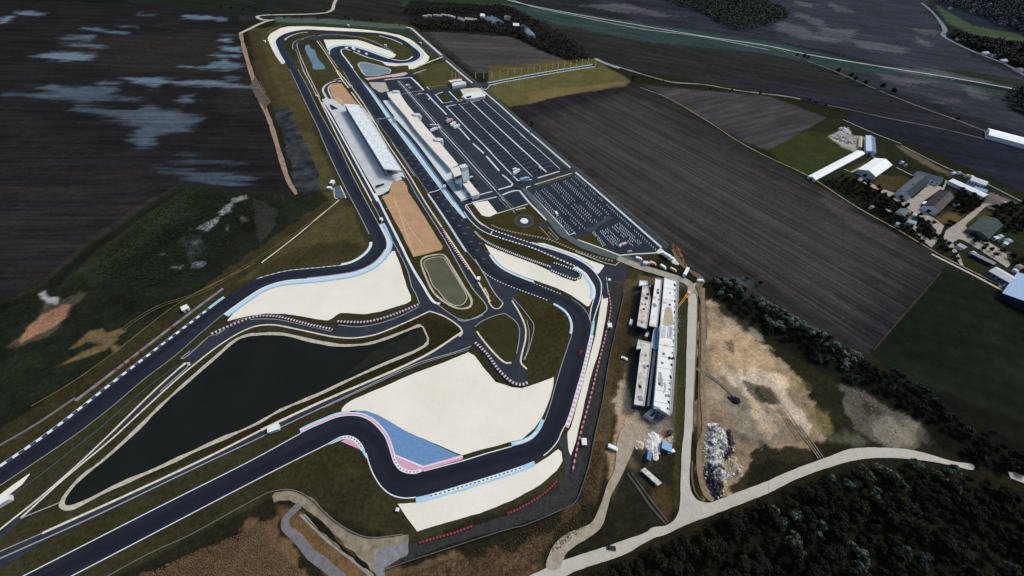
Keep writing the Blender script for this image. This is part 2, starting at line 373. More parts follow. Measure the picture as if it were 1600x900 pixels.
# grass banks round the circuit
region([(-330, 905), (120, 622), (400, 411), (520, 318), (503, 290), (470, 200), (440, 120), (410, 50), (440, 30), (640, 34), (690, 84), (1045, 390), (960, 470), (900, 720), (880, 760), (640, 850), (440, 770), (-330, 1160)], (52, 51, 34), 3, 2, mottle=.25)
region([(388, 45), (440, 42), (425, 60), (455, 110), (478, 165), (508, 250), (540, 320), (525, 330), (495, 290), (460, 200), (420, 140)], (72, 67, 42), 4, 3, mottle=.35)
region([(388, 45), (405, 50), (425, 120), (450, 170), (490, 290), (478, 280), (430, 180), (400, 120)], (60, 55, 38), 4, 3, .8, mottle=.35)
region(T(1, 1, '500,350 600,400 690,620 660,690 560,750 380,760 160,780 0,830 -100,860 40,740 300,560'), (73, 68, 42), 3, 2, mottle=.3)
region(T(1, 1, '300,640 560,600 690,640 640,700 560,745 380,755 160,775 0,825 40,760'), (52, 48, 31), 6, 3, .8, mottle=.3)
region([(505, 318), (530, 300), (545, 318), (520, 335), (400, 412), (120, 622), (-330, 905), (-330, 880), (110, 600), (390, 395)], (62, 56, 36), 3, 3, .6, mottle=.35)
region([(-330, 905), (350, 470), (352, 480), (-330, 960)], (60, 50, 30), 4, 3, .6)
region([(450, 100), (560, 60), (640, 40), (690, 86), (660, 120), (640, 110), (560, 118), (520, 140), (480, 150)], (60, 60, 38), 3, 3, mottle=.3)
region([(428, 28), (540, 33), (636, 40), (650, 52), (672, 88), (655, 76), (620, 52), (560, 43), (440, 40)], (46, 58, 46), 4, 2, .9)
region([(430, 26), (540, 31), (600, 37), (634, 39), (634, 45), (590, 43), (500, 36), (430, 35)], (92, 108, 98), 4, 2, .55)
region([(650, 112), (698, 92), (740, 128), (735, 138), (705, 141), (668, 140)], (70, 68, 40), 3, 2, mottle=.3)
region([(800, 456), (830, 460), (870, 478), (893, 500), (893, 524), (866, 589), (820, 602), (808, 570), (820, 530), (811, 490)], (53, 50, 31), 2, 2, mottle=.2)
region([(600, 210), (640, 275), (700, 375), (740, 445), (785, 480), (700, 320)], (58, 54, 32), 2, 2, mottle=.2)
region([(640, 400), (700, 380), (760, 480), (720, 502), (680, 478)], (56, 52, 31), 2, 2, mottle=.2)
region([(657, 492), (722, 515), (720, 528), (500, 630), (300, 720), (90, 800), (200, 690), (340, 560), (400, 515), (530, 534), (600, 525)], (44, 40, 25), 2, 2, mottle=.2)
region([(740, 335), (800, 322), (890, 380), (960, 410), (900, 405), (800, 380), (750, 355)], (58, 54, 26), 2, 2, mottle=.2)
region([(757, 360), (880, 395), (920, 418), (900, 428), (860, 408), (760, 372)], (54, 46, 26), 2, 2, mottle=.25)
region([(-330, 1010), (100, 900), (440, 715), (530, 690), (570, 705), (600, 770), (640, 800), (650, 840), (560, 815), (480, 770), (430, 770), (200, 860), (-330, 1100)], (50, 48, 32), 3, 2, mottle=.3)
region([(410, 720), (520, 700), (560, 705), (560, 740), (440, 760)], (56, 54, 28), 10, 5, .6, mottle=.3)
# ---- rough ground along the south fence, brown stubble
region([(-330, 1165), (180, 900), (330, 850), (420, 780), (450, 790), (480, 900), (560, 960), (1000, 1000), (900, 1160)], (36, 34, 24), 4, 4, mottle=.3)
region([(180, 930), (280, 880), (330, 850), (390, 820), (425, 810), (440, 840), (480, 890), (520, 920), (560, 1000), (240, 1000)], (94, 75, 54), 1.8, 9, .95, mottle=.6, label=6)
region([(430, 790), (470, 800), (540, 850), (580, 900), (560, 930), (510, 900), (455, 830)], (104, 82, 56), 4, 3, .9, mottle=.35)
region([(590, 900), (650, 880), (800, 858), (880, 815), (930, 780), (960, 660), (985, 560), (995, 440), (960, 440), (940, 600), (905, 770), (880, 800), (860, 870), (600, 960)], (80, 66, 46), 1.8, 6, .95, mottle=.6, label=6)
region([(640, 925), (700, 880), (800, 862), (852, 830), (850, 900), (760, 960)], (88, 70, 52), 5, 5, .9, mottle=.45)
region([(945, 440), (1000, 440), (985, 540), (965, 640), (950, 720), (930, 790), (905, 790), (930, 700), (945, 590)], (74, 64, 44), 3, 3, .9, mottle=.5)
# ---- building site soil
region([(960, 600), (985, 560), (985, 470), (1000, 430), (1075, 440), (1080, 560), (1062, 660), (1050, 700), (1010, 760), (960, 790), (950, 740), (962, 660)], (84, 78, 62), 3, 3, .9, mottle=.5, label=6)
region([(963, 600), (978, 575), (992, 630), (1010, 655), (1050, 655), (1045, 690), (1010, 720), (990, 690), (975, 720), (960, 690)], (158, 144, 122), 1.5, 7, .9, mottle=.55, label=6)
region([(960, 650), (975, 640), (985, 690), (975, 730), (955, 750), (950, 720)], (160, 132, 100), 1.5, 6, .7, mottle=.4)
region([(1002, 655), (1050, 652), (1050, 668), (1010, 676)], (84, 80, 76), 1.2, 6, .8, mottle=.5)
region([(985, 700), (1005, 695), (1050, 710), (1055, 790), (1035, 800), (1000, 740)], (36, 35, 26), 4, 4, .9, mottle=.4)
region([(1060, 450), (1076, 450), (1070, 660), (1062, 800), (1050, 790), (1056, 650)], (54, 56, 34), 2, 2, .9, mottle=.35)
region([(975, 720), (1010, 760), (1040, 800), (1035, 830), (950, 855), (880, 875), (940, 830), (960, 770)], (34, 33, 24), 4, 4, .9, mottle=.4)
region([(1020, 768), (1050, 755), (1052, 790), (1040, 812)], (72, 58, 36), 4, 4, .7, mottle=.5)
region([(985, 455), (1000, 440), (1000, 560), (986, 620), (978, 560)], (58, 58, 48), 3, 3, .8, mottle=.5)
# ---- sandy waste ground to the east
region([(1088, 440), (1110, 470), (1160, 520), (1200, 540), (1250, 590), (1290, 650), (1290, 690), (1265, 720), (1180, 730), (1140, 780), (1100, 780), (1088, 640)], (150, 132, 106), 1.5, 7, .97, mottle=.6, big=6, label=6)
region([(1100, 470), (1150, 500), (1200, 545), (1235, 600), (1215, 640), (1150, 610), (1105, 560)], (184, 160, 126), 1.8, 9, .85, mottle=.55)
region([(1170, 580), (1210, 575), (1240, 620), (1280, 680), (1260, 700), (1220, 650), (1180, 620)], (200, 184, 160), 1.8, 9, .8, mottle=.55)
region([(1120, 600), (1170, 600), (1210, 650), (1240, 690), (1190, 700), (1140, 660)], (128, 122, 108), 1.8, 9, .75, mottle=.6)
region([(1180, 700), (1230, 700), (1280, 700), (1270, 720), (1200, 745), (1150, 770)], (34, 34, 24), 1.5, 7, .95)
region([(1175, 600), (1205, 605), (1225, 635), (1195, 630)], (60, 60, 42), 3, 3, .9)
region([(1110, 470), (1200, 470), (1200, 520), (1160, 520), (1130, 490)], (62, 64, 52), 1.5, 7, .7, mottle=.5)
region([(1200, 500), (1300, 560), (1330, 620), (1310, 700), (1290, 680), (1260, 600)], (36, 38, 25), 1.8, 8, .9, mottle=.4)
region([(1290, 690), (1320, 670), (1360, 690), (1340, 700)], (92, 92, 74), 4, 4, .7)
region([(1320, 602), (1345, 605), (1400, 640), (1440, 665), (1455, 690), (1420, 705), (1380, 700), (1335, 670), (1318, 630)], (86, 82, 72), 1.5, 8, .9, mottle=.7, big=4, label=6)
region([(1345, 620), (1385, 640), (1360, 655), (1340, 640)], (42, 42, 34), 1.5, 8, .8, mottle=.6)
region([(1360, 650), (1430, 660), (1440, 690), (1380, 690)], (120, 114, 98), 1.5, 9, .7, mottle=.7)
region([(1085, 640), (1100, 600), (1102, 660), (1108, 780), (1096, 780)], (112, 96, 80), 2, 2, .8)

for b, c, o in (('1195,60 1300,130 1420,250 1500,380 1440,360 1330,240 1220,140', (186, 166, 136), .7), ('1300,480 1420,520 1500,600 1460,640 1350,580', (206, 192, 170), .75), ('1200,300 1300,330 1290,420 1210,440', (170, 150, 120), .6), ('1230,540 1330,600 1310,680 1230,660', (158, 142, 118), .6), ('1400,700 1500,760 1480,860 1380,840', (150, 142, 122), .6), ('1500,720 1600,800 1660,900 1560,880', (186, 164, 132), .6)):
    region(T(2, 2, b), c, 1.2, 11, o, mottle=.7)
for b, c, o in (('1340,340 1380,335 1370,390 1345,380', (74, 66, 50), .7), ('1260,140 1330,150 1330,210 1270,200', (118, 112, 98), .7), ('1480,600 1560,640 1640,700 1660,740 1560,700', (44, 44, 32), .8), ('1230,900 1300,880 1290,960 1240,960', (90, 86, 76), .6)):
    region(T(2, 2, b), c, 1.2, 8, o, mottle=.6)
for b in ('1430,20 1470,30 1490,80 1450,60', '1540,40 1570,60 1550,80', '1400,100 1440,120 1490,170 1440,150', '1360,-20 1400,0 1420,40 1380,20'):
    region(T(2, 3, b), (74, 70, 60), 1.5, 4, .6, mottle=.5)
region(T(2, 2, '1460,230 1500,240 1560,300 1590,350 1540,330 1490,290'), (150, 144, 128), 2, 3, .7, mottle=.4)
region(T(3, 2, '150,540 200,620 240,700 330,780 420,880 340,900 240,800 170,680'), (110, 102, 66), 1.5, 11, .7, mottle=.6)
# ---- fields to the right
region([(802, 168), (985, 129), (1003, 134), (1162, 226), (1200, 246), (1340, 326), (1460, 395), (1478, 416), (1364, 548), (1340, 560), (1100, 436), (1084, 424), (1044, 388), (893, 262)], (45, 44, 43), 2, 1.2, mottle=.12, label=2)
region([(850, 190), (960, 150), (1010, 160), (1200, 270), (1360, 370), (1420, 400), (1340, 500), (1250, 470), (1100, 400), (960, 310)], (63, 60, 57), 60, 20, .8, streak=(A_MAIN, 4, 80, 40))
region([(802, 168), (985, 129), (1000, 134), (960, 148), (860, 175), (815, 190)], (38, 36, 40), 10, 6, .8)
region([(1290, 300), (1400, 370), (1390, 380), (1280, 320)], (78, 72, 72), 8, 4, .5, streak=(A_MAIN, 4, 60, 20))
region([(1370, 480), (1470, 420), (1364, 548), (1310, 540)], (38, 38, 42), 16, 6, .7)
region([(1080, 425), (1200, 486), (1330, 553), (1320, 540), (1190, 470), (1110, 430)], (40, 42, 40), 5, 4, .7)
region([(1125, 436), (1165, 434), (1180, 448), (1150, 446)], (64, 74, 80), 4, 3, .7)
region([(1003, 132), (1060, 138), (1200, 150), (1292, 184), (1200, 236), (1164, 222)], (64, 62, 62), 3, 2, mottle=.15, label=3)
region([(655, 50), (740, 52), (800, 58), (860, 85), (905, 97), (742, 116)], (68, 65, 64), 3, 3, mottle=.12, label=4)
region([(655, 50), (670, 52), (745, 113), (738, 114)], (42, 44, 42), 6, 3, .8)
region([(640, 0), (800, 10), (900, 80), (925, 92), (900, 100), (860, 84), (800, 58), (660, 48), (630, 20)], (30, 31, 28), 4, 5, mottle=.3)
region(T(2, 0, '-140,440 100,410 500,365 560,400 740,500 740,520 300,600 100,650 -20,668 -160,560'), (88, 86, 52), 2, 1.5, mottle=.2)
region(T(2, 0, '100,570 500,530 740,505 700,540 300,600 100,650'), (116, 102, 68), 4, 3, .55)
region(T(2, 0, '-150,410 100,402 480,365 500,385 200,440 -100,480'), (84, 80, 44), 2, 1, .8)
region([(1360, 548), (1478, 416), (1620, 490), (1700, 530), (1700, 800), (1560, 690), (1400, 590)], (27, 31, 24), 3, 3, mottle=.25, label=5)
region([(1080, 440), (1110, 440), (1330, 560), (1480, 630), (1580, 700), (1540, 710), (1400, 640), (1250, 560), (1160, 500)], (26, 29, 22), 4, 5, .95, mottle=.3)
region([(1440, 600), (1600, 660), (1700, 720), (1700, 780), (1500, 715), (1450, 690)], (22, 23, 19), 6, 6, .9)
# ---- farm and village ground
region([(1200, 236), (1292, 186), (1312, 186), (1430, 240), (1620, 312), (1700, 350), (1700, 520), (1600, 462), (1478, 400), (1340, 322)], (40, 43, 30), 2, 2, mottle=.35)
region(T(3, 1, '0,40 240,-90 420,-60 560,40 260,200 100,120'), (50, 56, 31), 4, 3, .9, mottle=.3)
region(T(3, 1, '640,260 700,190 920,210 930,230 830,300 720,280'), (66, 58, 38), 3, 3, .9, mottle=.3)
region(T(3, 1, '500,160 640,80 660,95 520,170'), (58, 60, 38), 2, 1, .9)
region(T(3, 1, '1050,460 1150,430 1240,440 1180,510 1060,490'), (96, 80, 52), 4, 3, .85, mottle=.3)
region(T(3, 1, '1200,500 1340,390 1400,430 1320,560'), (66, 66, 42), 3, 2, .8, mottle=.3)
region(T(3, 1, '300,220 600,250 750,330 850,390 800,480 1000,640 860,600 600,430'), (26, 28, 22), 4, 4, .9, mottle=.3)
region(T(3, 0, '380,850 500,800 520,840 600,860 560,960 460,920'), (170, 165, 155), 2, 3, .8, mottle=.4)
region(T(3, 1, '790,0 880,30 1040,130 1160,190 1150,210 1020,150 860,60'), (110, 98, 82), 2, 2, .7, mottle=.4)
region(T(3, 1, '1390,300 1560,370 1400,410 1340,370'), (112, 104, 98), 2, 2, .9, mottle=.3)
region(T(3, 1, '1440,640 1540,690 1520,720 1430,690'), (108, 98, 86), 3, 2, .8)
region(T(3, 1, '1180,590 1260,620 1430,740 1400,800 1280,780 1220,700'), (40, 46, 28), 3, 3, .9)
# ---- woods floor, bottom right
region([(850, 1160), (860, 900), (1100, 815), (1200, 768), (1300, 728), (1400, 716), (1500, 730), (1600, 765), (1700, 800), (2000, 1160)], (32, 32, 25), 4, 4, mottle=.3)
region([(850, 905), (1100, 812), (1200, 768), (1290, 728), (1290, 740), (1100, 828), (900, 905)], (40, 38, 26), 3, 2, .8)
# ground mesh, split by what covers it
GM = {}
def ground_mat(name, ang=None, across=.16, along=90, amp=.45, nscale=.45, namp=.34):
    m = bpy.data.materials.new(name); m.use_nodes = True; n = m.node_tree; N = n.nodes; L = n.links
    b = N['Principled BSDF']; b.inputs['Roughness'].default_value = .97; b.inputs['Specular IOR Level'].default_value = 0
    at_ = N.new('ShaderNodeAttribute'); at_.attribute_name = 'soil'; tc = N.new('ShaderNodeTexCoord'); out = at_.outputs['Color']
    def mul(fac_out, lo, hi, w0=.3, w1=.7):
        nonlocal out
        mr = N.new('ShaderNodeMapRange'); mr.inputs[1].default_value = w0; mr.inputs[2].default_value = w1; mr.inputs[3].default_value = lo; mr.inputs[4].default_value = hi
        L.new(fac_out, mr.inputs[0]); vm = N.new('ShaderNodeVectorMath'); vm.operation = 'SCALE'; L.new(out, vm.inputs[0]); L.new(mr.outputs[0], vm.inputs['Scale']); out = vm.outputs[0]
    for sc, a in ((nscale, namp), (nscale * 4.3, namp * .7), (nscale * .12, namp * .45)):
        no = N.new('ShaderNodeTexNoise'); no.inputs['Scale'].default_value = sc; no.inputs['Detail'].default_value = 4; no.inputs['Roughness'].default_value = .6; L.new(tc.outputs['Object'], no.inputs['Vector']); mul(no.outputs[0], 1 - a, 1 + a)
    if ang is not None:
        for ac, al, a in ((across, along, amp), (across * .25, along * 1.6, amp * .7)):
            mp = N.new('ShaderNodeMapping'); mp.inputs['Rotation'].default_value = (0, 0, -ang); L.new(tc.outputs['Object'], mp.inputs[0])
            mp2 = N.new('ShaderNodeMapping'); mp2.inputs['Scale'].default_value = (1 / al, ac, 1); L.new(mp.outputs[0], mp2.inputs[0])
            no = N.new('ShaderNodeTexNoise'); no.inputs['Scale'].default_value = 1; no.inputs['Detail'].default_value = 3; L.new(mp2.outputs[0], no.inputs['Vector']); mul(no.outputs[0], 1 - a, 1 + a, .32, .68)
    bn = N.new('ShaderNodeTexNoise'); bn.inputs['Scale'].default_value = nscale * 2.5; bn.inputs['Detail'].default_value = 5; L.new(tc.outputs['Object'], bn.inputs['Vector'])
    bp = N.new('ShaderNodeBump'); bp.inputs['Strength'].default_value = .7; bp.inputs['Distance'].default_value = .5; L.new(bn.outputs[0], bp.inputs['Height']); L.new(bp.outputs[0], b.inputs['Normal'])
    L.new(out, b.inputs['Base Color']); return m
def build_ground():
    ny, nx = WX.shape; idx = np.arange(ny * nx).reshape(ny, nx)
    q = np.stack([idx[1:, :-1], idx[1:, 1:], idx[:-1, 1:], idx[:-1, :-1]], -1).reshape(-1, 4)
    lab = LAB[:-1, :-1].reshape(-1); V = np.stack([WX, WY, np.zeros_like(WX)], -1).reshape(-1, 3); C = np.concatenate([COLR.reshape(-1, 3), np.ones((ny * nx, 1))], 1)
    spec = {0: ('ground', ground_mat('grass_and_soil')), 1: ('field', ground_mat('wet_ploughed_soil', A_LEFT, .3, 70, .26, .2, .2)), 2: ('field', ground_mat('ploughed_soil', A_MAIN, .34, 170, .33, .4, .24)),
            3: ('field', ground_mat('stubble_soil', A_TRI, .13, 90, .3, .2, .15)), 4: ('field', ground_mat('harrowed_soil', A_TOP, .08, 120, .25, .15, .15)), 6: ('ground', ground_mat('rough_earth', nscale=.7, namp=.36)), 5: ('field', ground_mat('far_field_soil', A_FAR, .06, 120, .22, .1, .2))}
    for k, (nm, m) in spec.items():
        f = q[lab == k]
        if not len(f): continue
        u, inv = np.unique(f, return_inverse=True); inv = inv.reshape(f.shape)
        me = bpy.data.meshes.new(nm); me.from_pydata(V[u].tolist(), [], inv.tolist()); me.materials.append(m)
        at_ = me.attributes.new('soil', 'FLOAT_COLOR', 'POINT'); at_.data.foreach_set('color', C[u].astype(np.float32).ravel())
        o = bpy.data.objects.new(nm, me); COL.objects.link(o); struct(o)
    # country beyond, out to the horizon
    e = 40000; o = link_mesh('terrain', [(-e, -e, -.6), (e, -e, -.6), (e, e, -.6), (-e, e, -.6)], [(0, 1, 2, 3)], mat('distant_land', (36, 40, 36), (46, 48, 48), scale=.004, fine=0)); struct(o)
build_ground()
# ---------------------------------------------------------------- materials of the circuit
M_TRK = mat('racing_asphalt', (39, 43, 53), (30, 33, 42), scale=.045, fine=.16, fscale=1.1, contrast=.4, rough=.85, spec=.06, detail=9)
def lighten_north(m, c, y0, y1):
    # asphalt colour grows lighter towards the north: blend by site coordinate
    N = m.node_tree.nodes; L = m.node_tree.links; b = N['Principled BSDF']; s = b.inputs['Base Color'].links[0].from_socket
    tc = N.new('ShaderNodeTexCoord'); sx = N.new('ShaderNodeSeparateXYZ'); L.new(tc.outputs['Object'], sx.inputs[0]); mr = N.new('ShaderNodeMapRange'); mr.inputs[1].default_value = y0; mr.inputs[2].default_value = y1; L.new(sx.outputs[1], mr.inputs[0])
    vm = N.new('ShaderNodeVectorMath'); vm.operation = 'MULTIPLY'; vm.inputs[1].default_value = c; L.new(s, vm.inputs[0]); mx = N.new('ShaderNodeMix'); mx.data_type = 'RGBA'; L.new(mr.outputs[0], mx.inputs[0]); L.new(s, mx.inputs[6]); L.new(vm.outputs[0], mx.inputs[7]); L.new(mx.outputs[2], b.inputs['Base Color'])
lighten_north(M_TRK, (1.3, 1.5, 1.42), 60, 230)
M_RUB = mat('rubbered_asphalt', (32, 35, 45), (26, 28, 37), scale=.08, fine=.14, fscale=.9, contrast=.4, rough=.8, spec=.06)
lighten_north(M_RUB, (1.3, 1.5, 1.42), 60, 230)
M_TRK2 = mat('service_asphalt', (55, 61, 69), (40, 45, 52), scale=.09, fine=.12, fscale=1.1, contrast=.45, rough=.9)
M_PAD = mat('paddock_asphalt', (54, 61, 70), (42, 49, 57), scale=.05, fine=.12, fscale=.9, contrast=.45)
M_OLD = mat('worn_asphalt', (66, 70, 72), (44, 47, 50), scale=.14, fine=.2, fscale=1.5, contrast=.4)
M_GRV = mat('pale_gravel', (231, 228, 212), (214, 210, 193), scale=.03, fine=.06, fscale=1.3, contrast=.5, spec=.0, detail=9)
M_CON = mat('pale_concrete', (206, 210, 206), (176, 182, 182), scale=.12, fine=.1, fscale=1.2, contrast=.5)
M_CON2 = mat('grey_concrete', (186, 182, 170), (150, 148, 138), scale=.15, fine=.15, fscale=1.2, contrast=.45)
M_WHT = flat('white_paint', (222, 226, 228)); M_DIM = flat('worn_white_paint', (160, 164, 164))
M_LBL = flat('pale_blue_paint', (168, 206, 224)); M_BLU = flat('blue_paint', (104, 142, 182)); M_PNK = flat('pink_paint', (212, 160, 182))
M_RED = flat('red_paint', (178, 66, 74)); M_DRK = flat('dark_paint', (58, 64, 78)); M_LAV = flat('lavender_paint', (200, 214, 236))
M_RIM = mat('pale_rubble', (202, 196, 178), (150, 144, 126), scale=.6, fine=.2, fscale=3, contrast=.4)
M_SAND = mat('tan_sand', (186, 152, 118), (160, 128, 98), scale=.09, fine=.12, fscale=1, contrast=.5)
M_GRS = mat('mown_grass', (57, 55, 34), (45, 43, 27), scale=.1, fine=.25, fscale=1.4, contrast=.4)
M_DIRT = mat('dirt_road', (170, 160, 142), (138, 128, 112), scale=.3, fine=.15, fscale=1.5, contrast=.4)
M_GRD = mat('gravel_road', (188, 184, 172), (170, 166, 154), scale=.12, fine=.08, fscale=1, contrast=.5)
def water(name, c, rough=.25, spec=.1):
    return mat(name, c, tuple(v * .86 for v in c), scale=.05, fine=0, rough=rough, spec=spec)

# ---------------------------------------------------------------- ponds
RIM1 = T(1, 2, '1030,235 950,262 800,320 700,348 620,357 520,358 350,330 180,290 80,285 0,290 -40,293 -120,320 -250,430 -400,560 -600,740 -750,890 -960,1080 -1100,1190 -1200,1310 -1212,1360 -1170,1375 -1100,1352 -900,1250 -600,1120 -300,980 0,850 150,765 400,660 600,565 800,475 1050,365 1075,330 1060,280')
poly('pond', RIM1, water('black_pond_water', (28, 30, 27)), True, n=3)
poly('water', T(1, 2, '660,460 760,380 900,330 1040,260 1055,300 1060,330 1040,350 900,420 800,460 720,480 600,540 560,550'), mat('pond_weed', (40, 41, 33), (29, 32, 30), scale=.25, fine=.3, fscale=1.4, contrast=.3), True, rough=2, step=2)
_c = curve(RIM1, True, 3, True)
line('path', None, 3.5, M_RIM, world_pts=True, closed=True, wob=.35) if False else None
def rim(w, a, b, wid, m=M_RIM): line('path', w[a:b] if b > a else w[a:] + w[:b + 1], wid, m, world_pts=True, wob=.75)
n_ = len(_c)
rim(_c, 0, n_ - 6, 2.0); rim(_c, n_ - 7, n_ - 1, 1.2); rim(_c, n_ - 2, 1, 1.0)
W2R = T(1, 1, '1030,735 1045,712 1085,697 1170,690 1195,715 1225,765 1300,890 1350,980 1340,1015 1315,1027 1260,1028 1180,990 1110,930 1060,830')
poly('path', W2R, mat('pond_bank', (72, 64, 44), (52, 46, 32), scale=.4, fine=.3, fscale=2), True)
_c = curve(W2R, True, 3, True); line('path', _c, 1.5, M_RIM, world_pts=True, closed=True, wob=.5, off=-.2); line('path', offs(_c, -3.0, True), 1.3, M_RIM, world_pts=True, closed=True, wob=.5) if False else None
W2 = T(1, 1, '1050,745 1062,728 1100,713 1165,708 1188,735 1258,850 1292,905 1316,955 1310,975 1290,1000 1250,1008 1200,985 1140,915 1110,885 1080,810')
_w = curve(W2, True, 3, True); line('path', _w, 1.3, M_RIM, world_pts=True, closed=True, wob=.5)
poly('pond', W2, water('olive_pond_water', (92, 93, 74)), True, n=3)
poly('pond', Z(400, 20, '770,520 800,500 832,500 850,548 920,590 950,680 1000,760 1080,850 1060,880 980,885 900,880 880,800 830,700 785,620'), water('blue_pond_water', (98, 126, 144)), True)
W4 = [(560, 99.5), (563, 97.5), (567, 97), (600, 105), (608, 107.5), (610, 110), (608, 114), (604, 116.5), (574, 118.5), (570, 117), (563, 107)]
poly('pond', W4, water('grey_pond_water', (118, 138, 144)), True, n=3); line('path', curve(W4, True, 3, True), 2.2, flat('pond_kerb', (176, 182, 168)), world_pts=True, closed=True)

# ---------------------------------------------------------------- sand and aprons
poly('path', T(1, 1, '850,240 890,228 940,235 952,300 1020,400 1165,640 1160,662 985,707 900,540 785,328 830,310'), M_SAND, rough=.6, step=3)
for a, b, wd in (('860,330 990,700', '', 1.2), ('815,405 905,380', '', 1.0), ('905,545 990,515', '', 1.0), ('880,380 960,520 1050,640', '', .8)):
    line('path', T(1, 1, a), wd, mat('tan_sand_pale', (204, 176, 146), scale=.3), wob=.5)
APR = [(503, 155.5), (509, 153), (520, 154), (530, 160), (538, 161), (548, 165), (570, 170), (628, 266), (635, 276), (633, 279.5), (613, 284.5), (608, 297), (598, 303.5), (590, 305.5), (567, 266), (544, 225), (518, 177)]
poly('pavement', APR, M_CON)
poly('pavement', T(1, 1, '600,95 700,120 790,270 760,290 720,275 650,160'), mat('pale_concrete_light', (204, 206, 200), (182, 186, 182), scale=.1)) if False else None
poly('path', Z(440, 110, '750,240 800,225 940,205 960,240 1200,540 1100,560 980,530 960,560 830,460 770,360'), M_SAND, rough=.5, step=3)
poly('path', Z(440, 110, '840,440 880,425 920,450 970,500 930,520 860,475'), mat('tan_sand_pale', (204, 176, 146), scale=.3), True)
for p, w_ in ((((511, 154), (507, 147), (504.5, 141), (505.5, 137), (509, 133), (515, 129.5), (523, 127), (533, 126.5)), 2.6), (((519, 153), (516, 148), (513.5, 142), (513, 138), (515, 134), (520, 131.5), (530, 130)), 1.8), (((536, 126), (533, 122.5), (527, 123.5), (521, 125)), 1.2)):
    line('path', p, w_, M_CON)
poly('path', [(514, 155), (510, 147), (508, 141), (509, 137.5), (512, 135.5), (512, 142), (515, 149), (517.5, 154)], M_TRK2)
line('path', [(523, 128), (527, 126.5), (533, 123.5)], 2, M_TRK2)

# ---------------------------------------------------------------- paddock, car parks and public roads (lowest asphalt)
poly('paddock', [(573, 122.5), (602, 116), (634, 111), (641, 113), (652, 130), (664, 141), (705, 137), (722, 132), (738, 129), (750, 129), (770, 130), (772, 134), (758, 141), (765, 152), (800, 183), (893, 262), (905, 270), (1040, 388), (1034, 397), (1000, 401), (966, 399), (900, 381), (872, 366), (852, 350), (840, 333), (790, 322), (735, 318), (727, 331), (640, 218), (590, 145)], M_PAD)
poly('lawn', T(1, 0, '1090,575 1130,590 1170,580 1185,585 1130,585') if False else Z(680, 80, '20,680 60,660 130,650 160,700 250,780 230,795 130,810'), M_GRS)
poly('lawn', Z(680, 80, '255,630 330,618 380,650 430,690 400,720 440,745 380,770 360,765'), M_GRS)
poly('lawn', [(733, 322), (736, 319), (744, 317.5), (800, 316), (835, 312), (856, 345), (870, 360), (874, 378), (900, 390), (960, 405), (962, 412), (900, 402), (830, 380), (790, 362), (760, 348), (742, 336)], M_GRS)
poly('lawn', [(826, 322), (846, 317), (850, 331), (866, 352), (866, 377), (830, 370), (770, 345), (757, 338), (775, 335), (800, 326)], mat('lawn_dark', (62, 56, 28), (50, 46, 24), scale=.1, fine=.25), z=None)
poly('lawn', [(903, 372), (908, 369), (923, 362), (927, 366), (942, 384), (960, 392), (940, 387)], mat('lawn_dark', (62, 56, 28), scale=.1))
for s in ('950,800 1150,700 1310,640 1370,650 1300,670 1130,740 960,860 900,860', ):
    poly('lawn', [(x - 1, y - 1) for x, y in Z(760, 210, '750,800 1340,620 1370,650 1250,690 1000,780 840,830 790,830')], mat('dry_lawn', (78, 74, 58), (56, 54, 40), scale=.3, fine=.3))
poly('lawn', Z(760, 210, '820,640 950,590 1130,545 1140,570 810,670'), M_GRS)
poly('lawn', Z(760, 210, '700,10 1310,525 1200,545 1100,460 900,290 700,110 590,10'), mat('verge', (58, 64, 60), (46, 52, 50), scale=.15, fine=.2))
poly('lawn', Z(760, 210, '1190,500 1310,525 1250,560 1180,555'), M_GRS)
poly('lawn', Z(880, 320, '560,380 740,320 830,300 800,330 700,370 600,420'), mat('dry_lawn', (78, 74, 58)))
# car park surfaces
M_LOT = mat('car_park_asphalt', (47, 54, 64), (36, 43, 52), scale=.08, fine=.12, contrast=.4)
poly('car_park', Z(660, 150, '370,165 530,140 540,150 600,130 900,75 950,70 1000,90 2190,1140 2150,1160 1870,1250 1750,1270 1700,1290 1480,1300 1420,1250'), M_LOT)
poly('car_park', [(837, 292), (855, 288), (893, 276), (900, 279), (1031, 388), (1020, 394), (970, 397), (948, 388), (928, 364), (908, 366), (890, 366), (850, 310)], M_LOT)
for s in ('590,115 620,112 640,145 608,143', ):
    poly('paddock', Z(560, 110, '410,195 620,165 760,335 640,365 560,310 500,330'), M_LOT)
    poly('paddock', Z(560, 110, '660,160 820,140 990,315 830,335 800,330'), M_LOT)
poly('car_park', Z(720, 290, '420,245 560,205 735,365 575,430 500,330'), M_LOT)
poly('car_park', Z(720, 290, '680,175 870,100 1035,275 830,345'), M_LOT)
# helipad
hc = [at(818.8 + 15.0 * math.cos(a), 344.8 + 10.2 * math.sin(a)) for a in np.linspace(0, 2 * math.pi, 40, endpoint=False)]
def ell(cx, cy, rx, ry, n=36, t=0.0): return [(cx + rx * math.cos(a) + t * math.sin(a), cy + ry * math.sin(a)) for a in np.linspace(0, 2 * math.pi, n, endpoint=False)]
poly('path', Z(720, 290, '1120,590 1300,570 1370,590 1420,700 1380,690 1320,640 1240,640 1130,620'), M_TRK2)
poly('helipad', ell(819, 345.2, 15, 9.8, t=1.0), mat('helipad_edge', (92, 92, 88))); poly('helipad', ell(819, 345.2, 13.6, 8.8, t=1.0), mat('helipad_asphalt', (62, 64, 70), scale=.3)); poly('helipad', ell(819.2, 345.2, 6.2, 4.2, t=.5), M_WHT)
for s in ('1230,640 1330,745 1400,840', '1370,650 1530,830 1500,850', '1500,850 1370,720 1380,740'):
    line('path', Z(720, 290, s), .45, M_DIM, False)

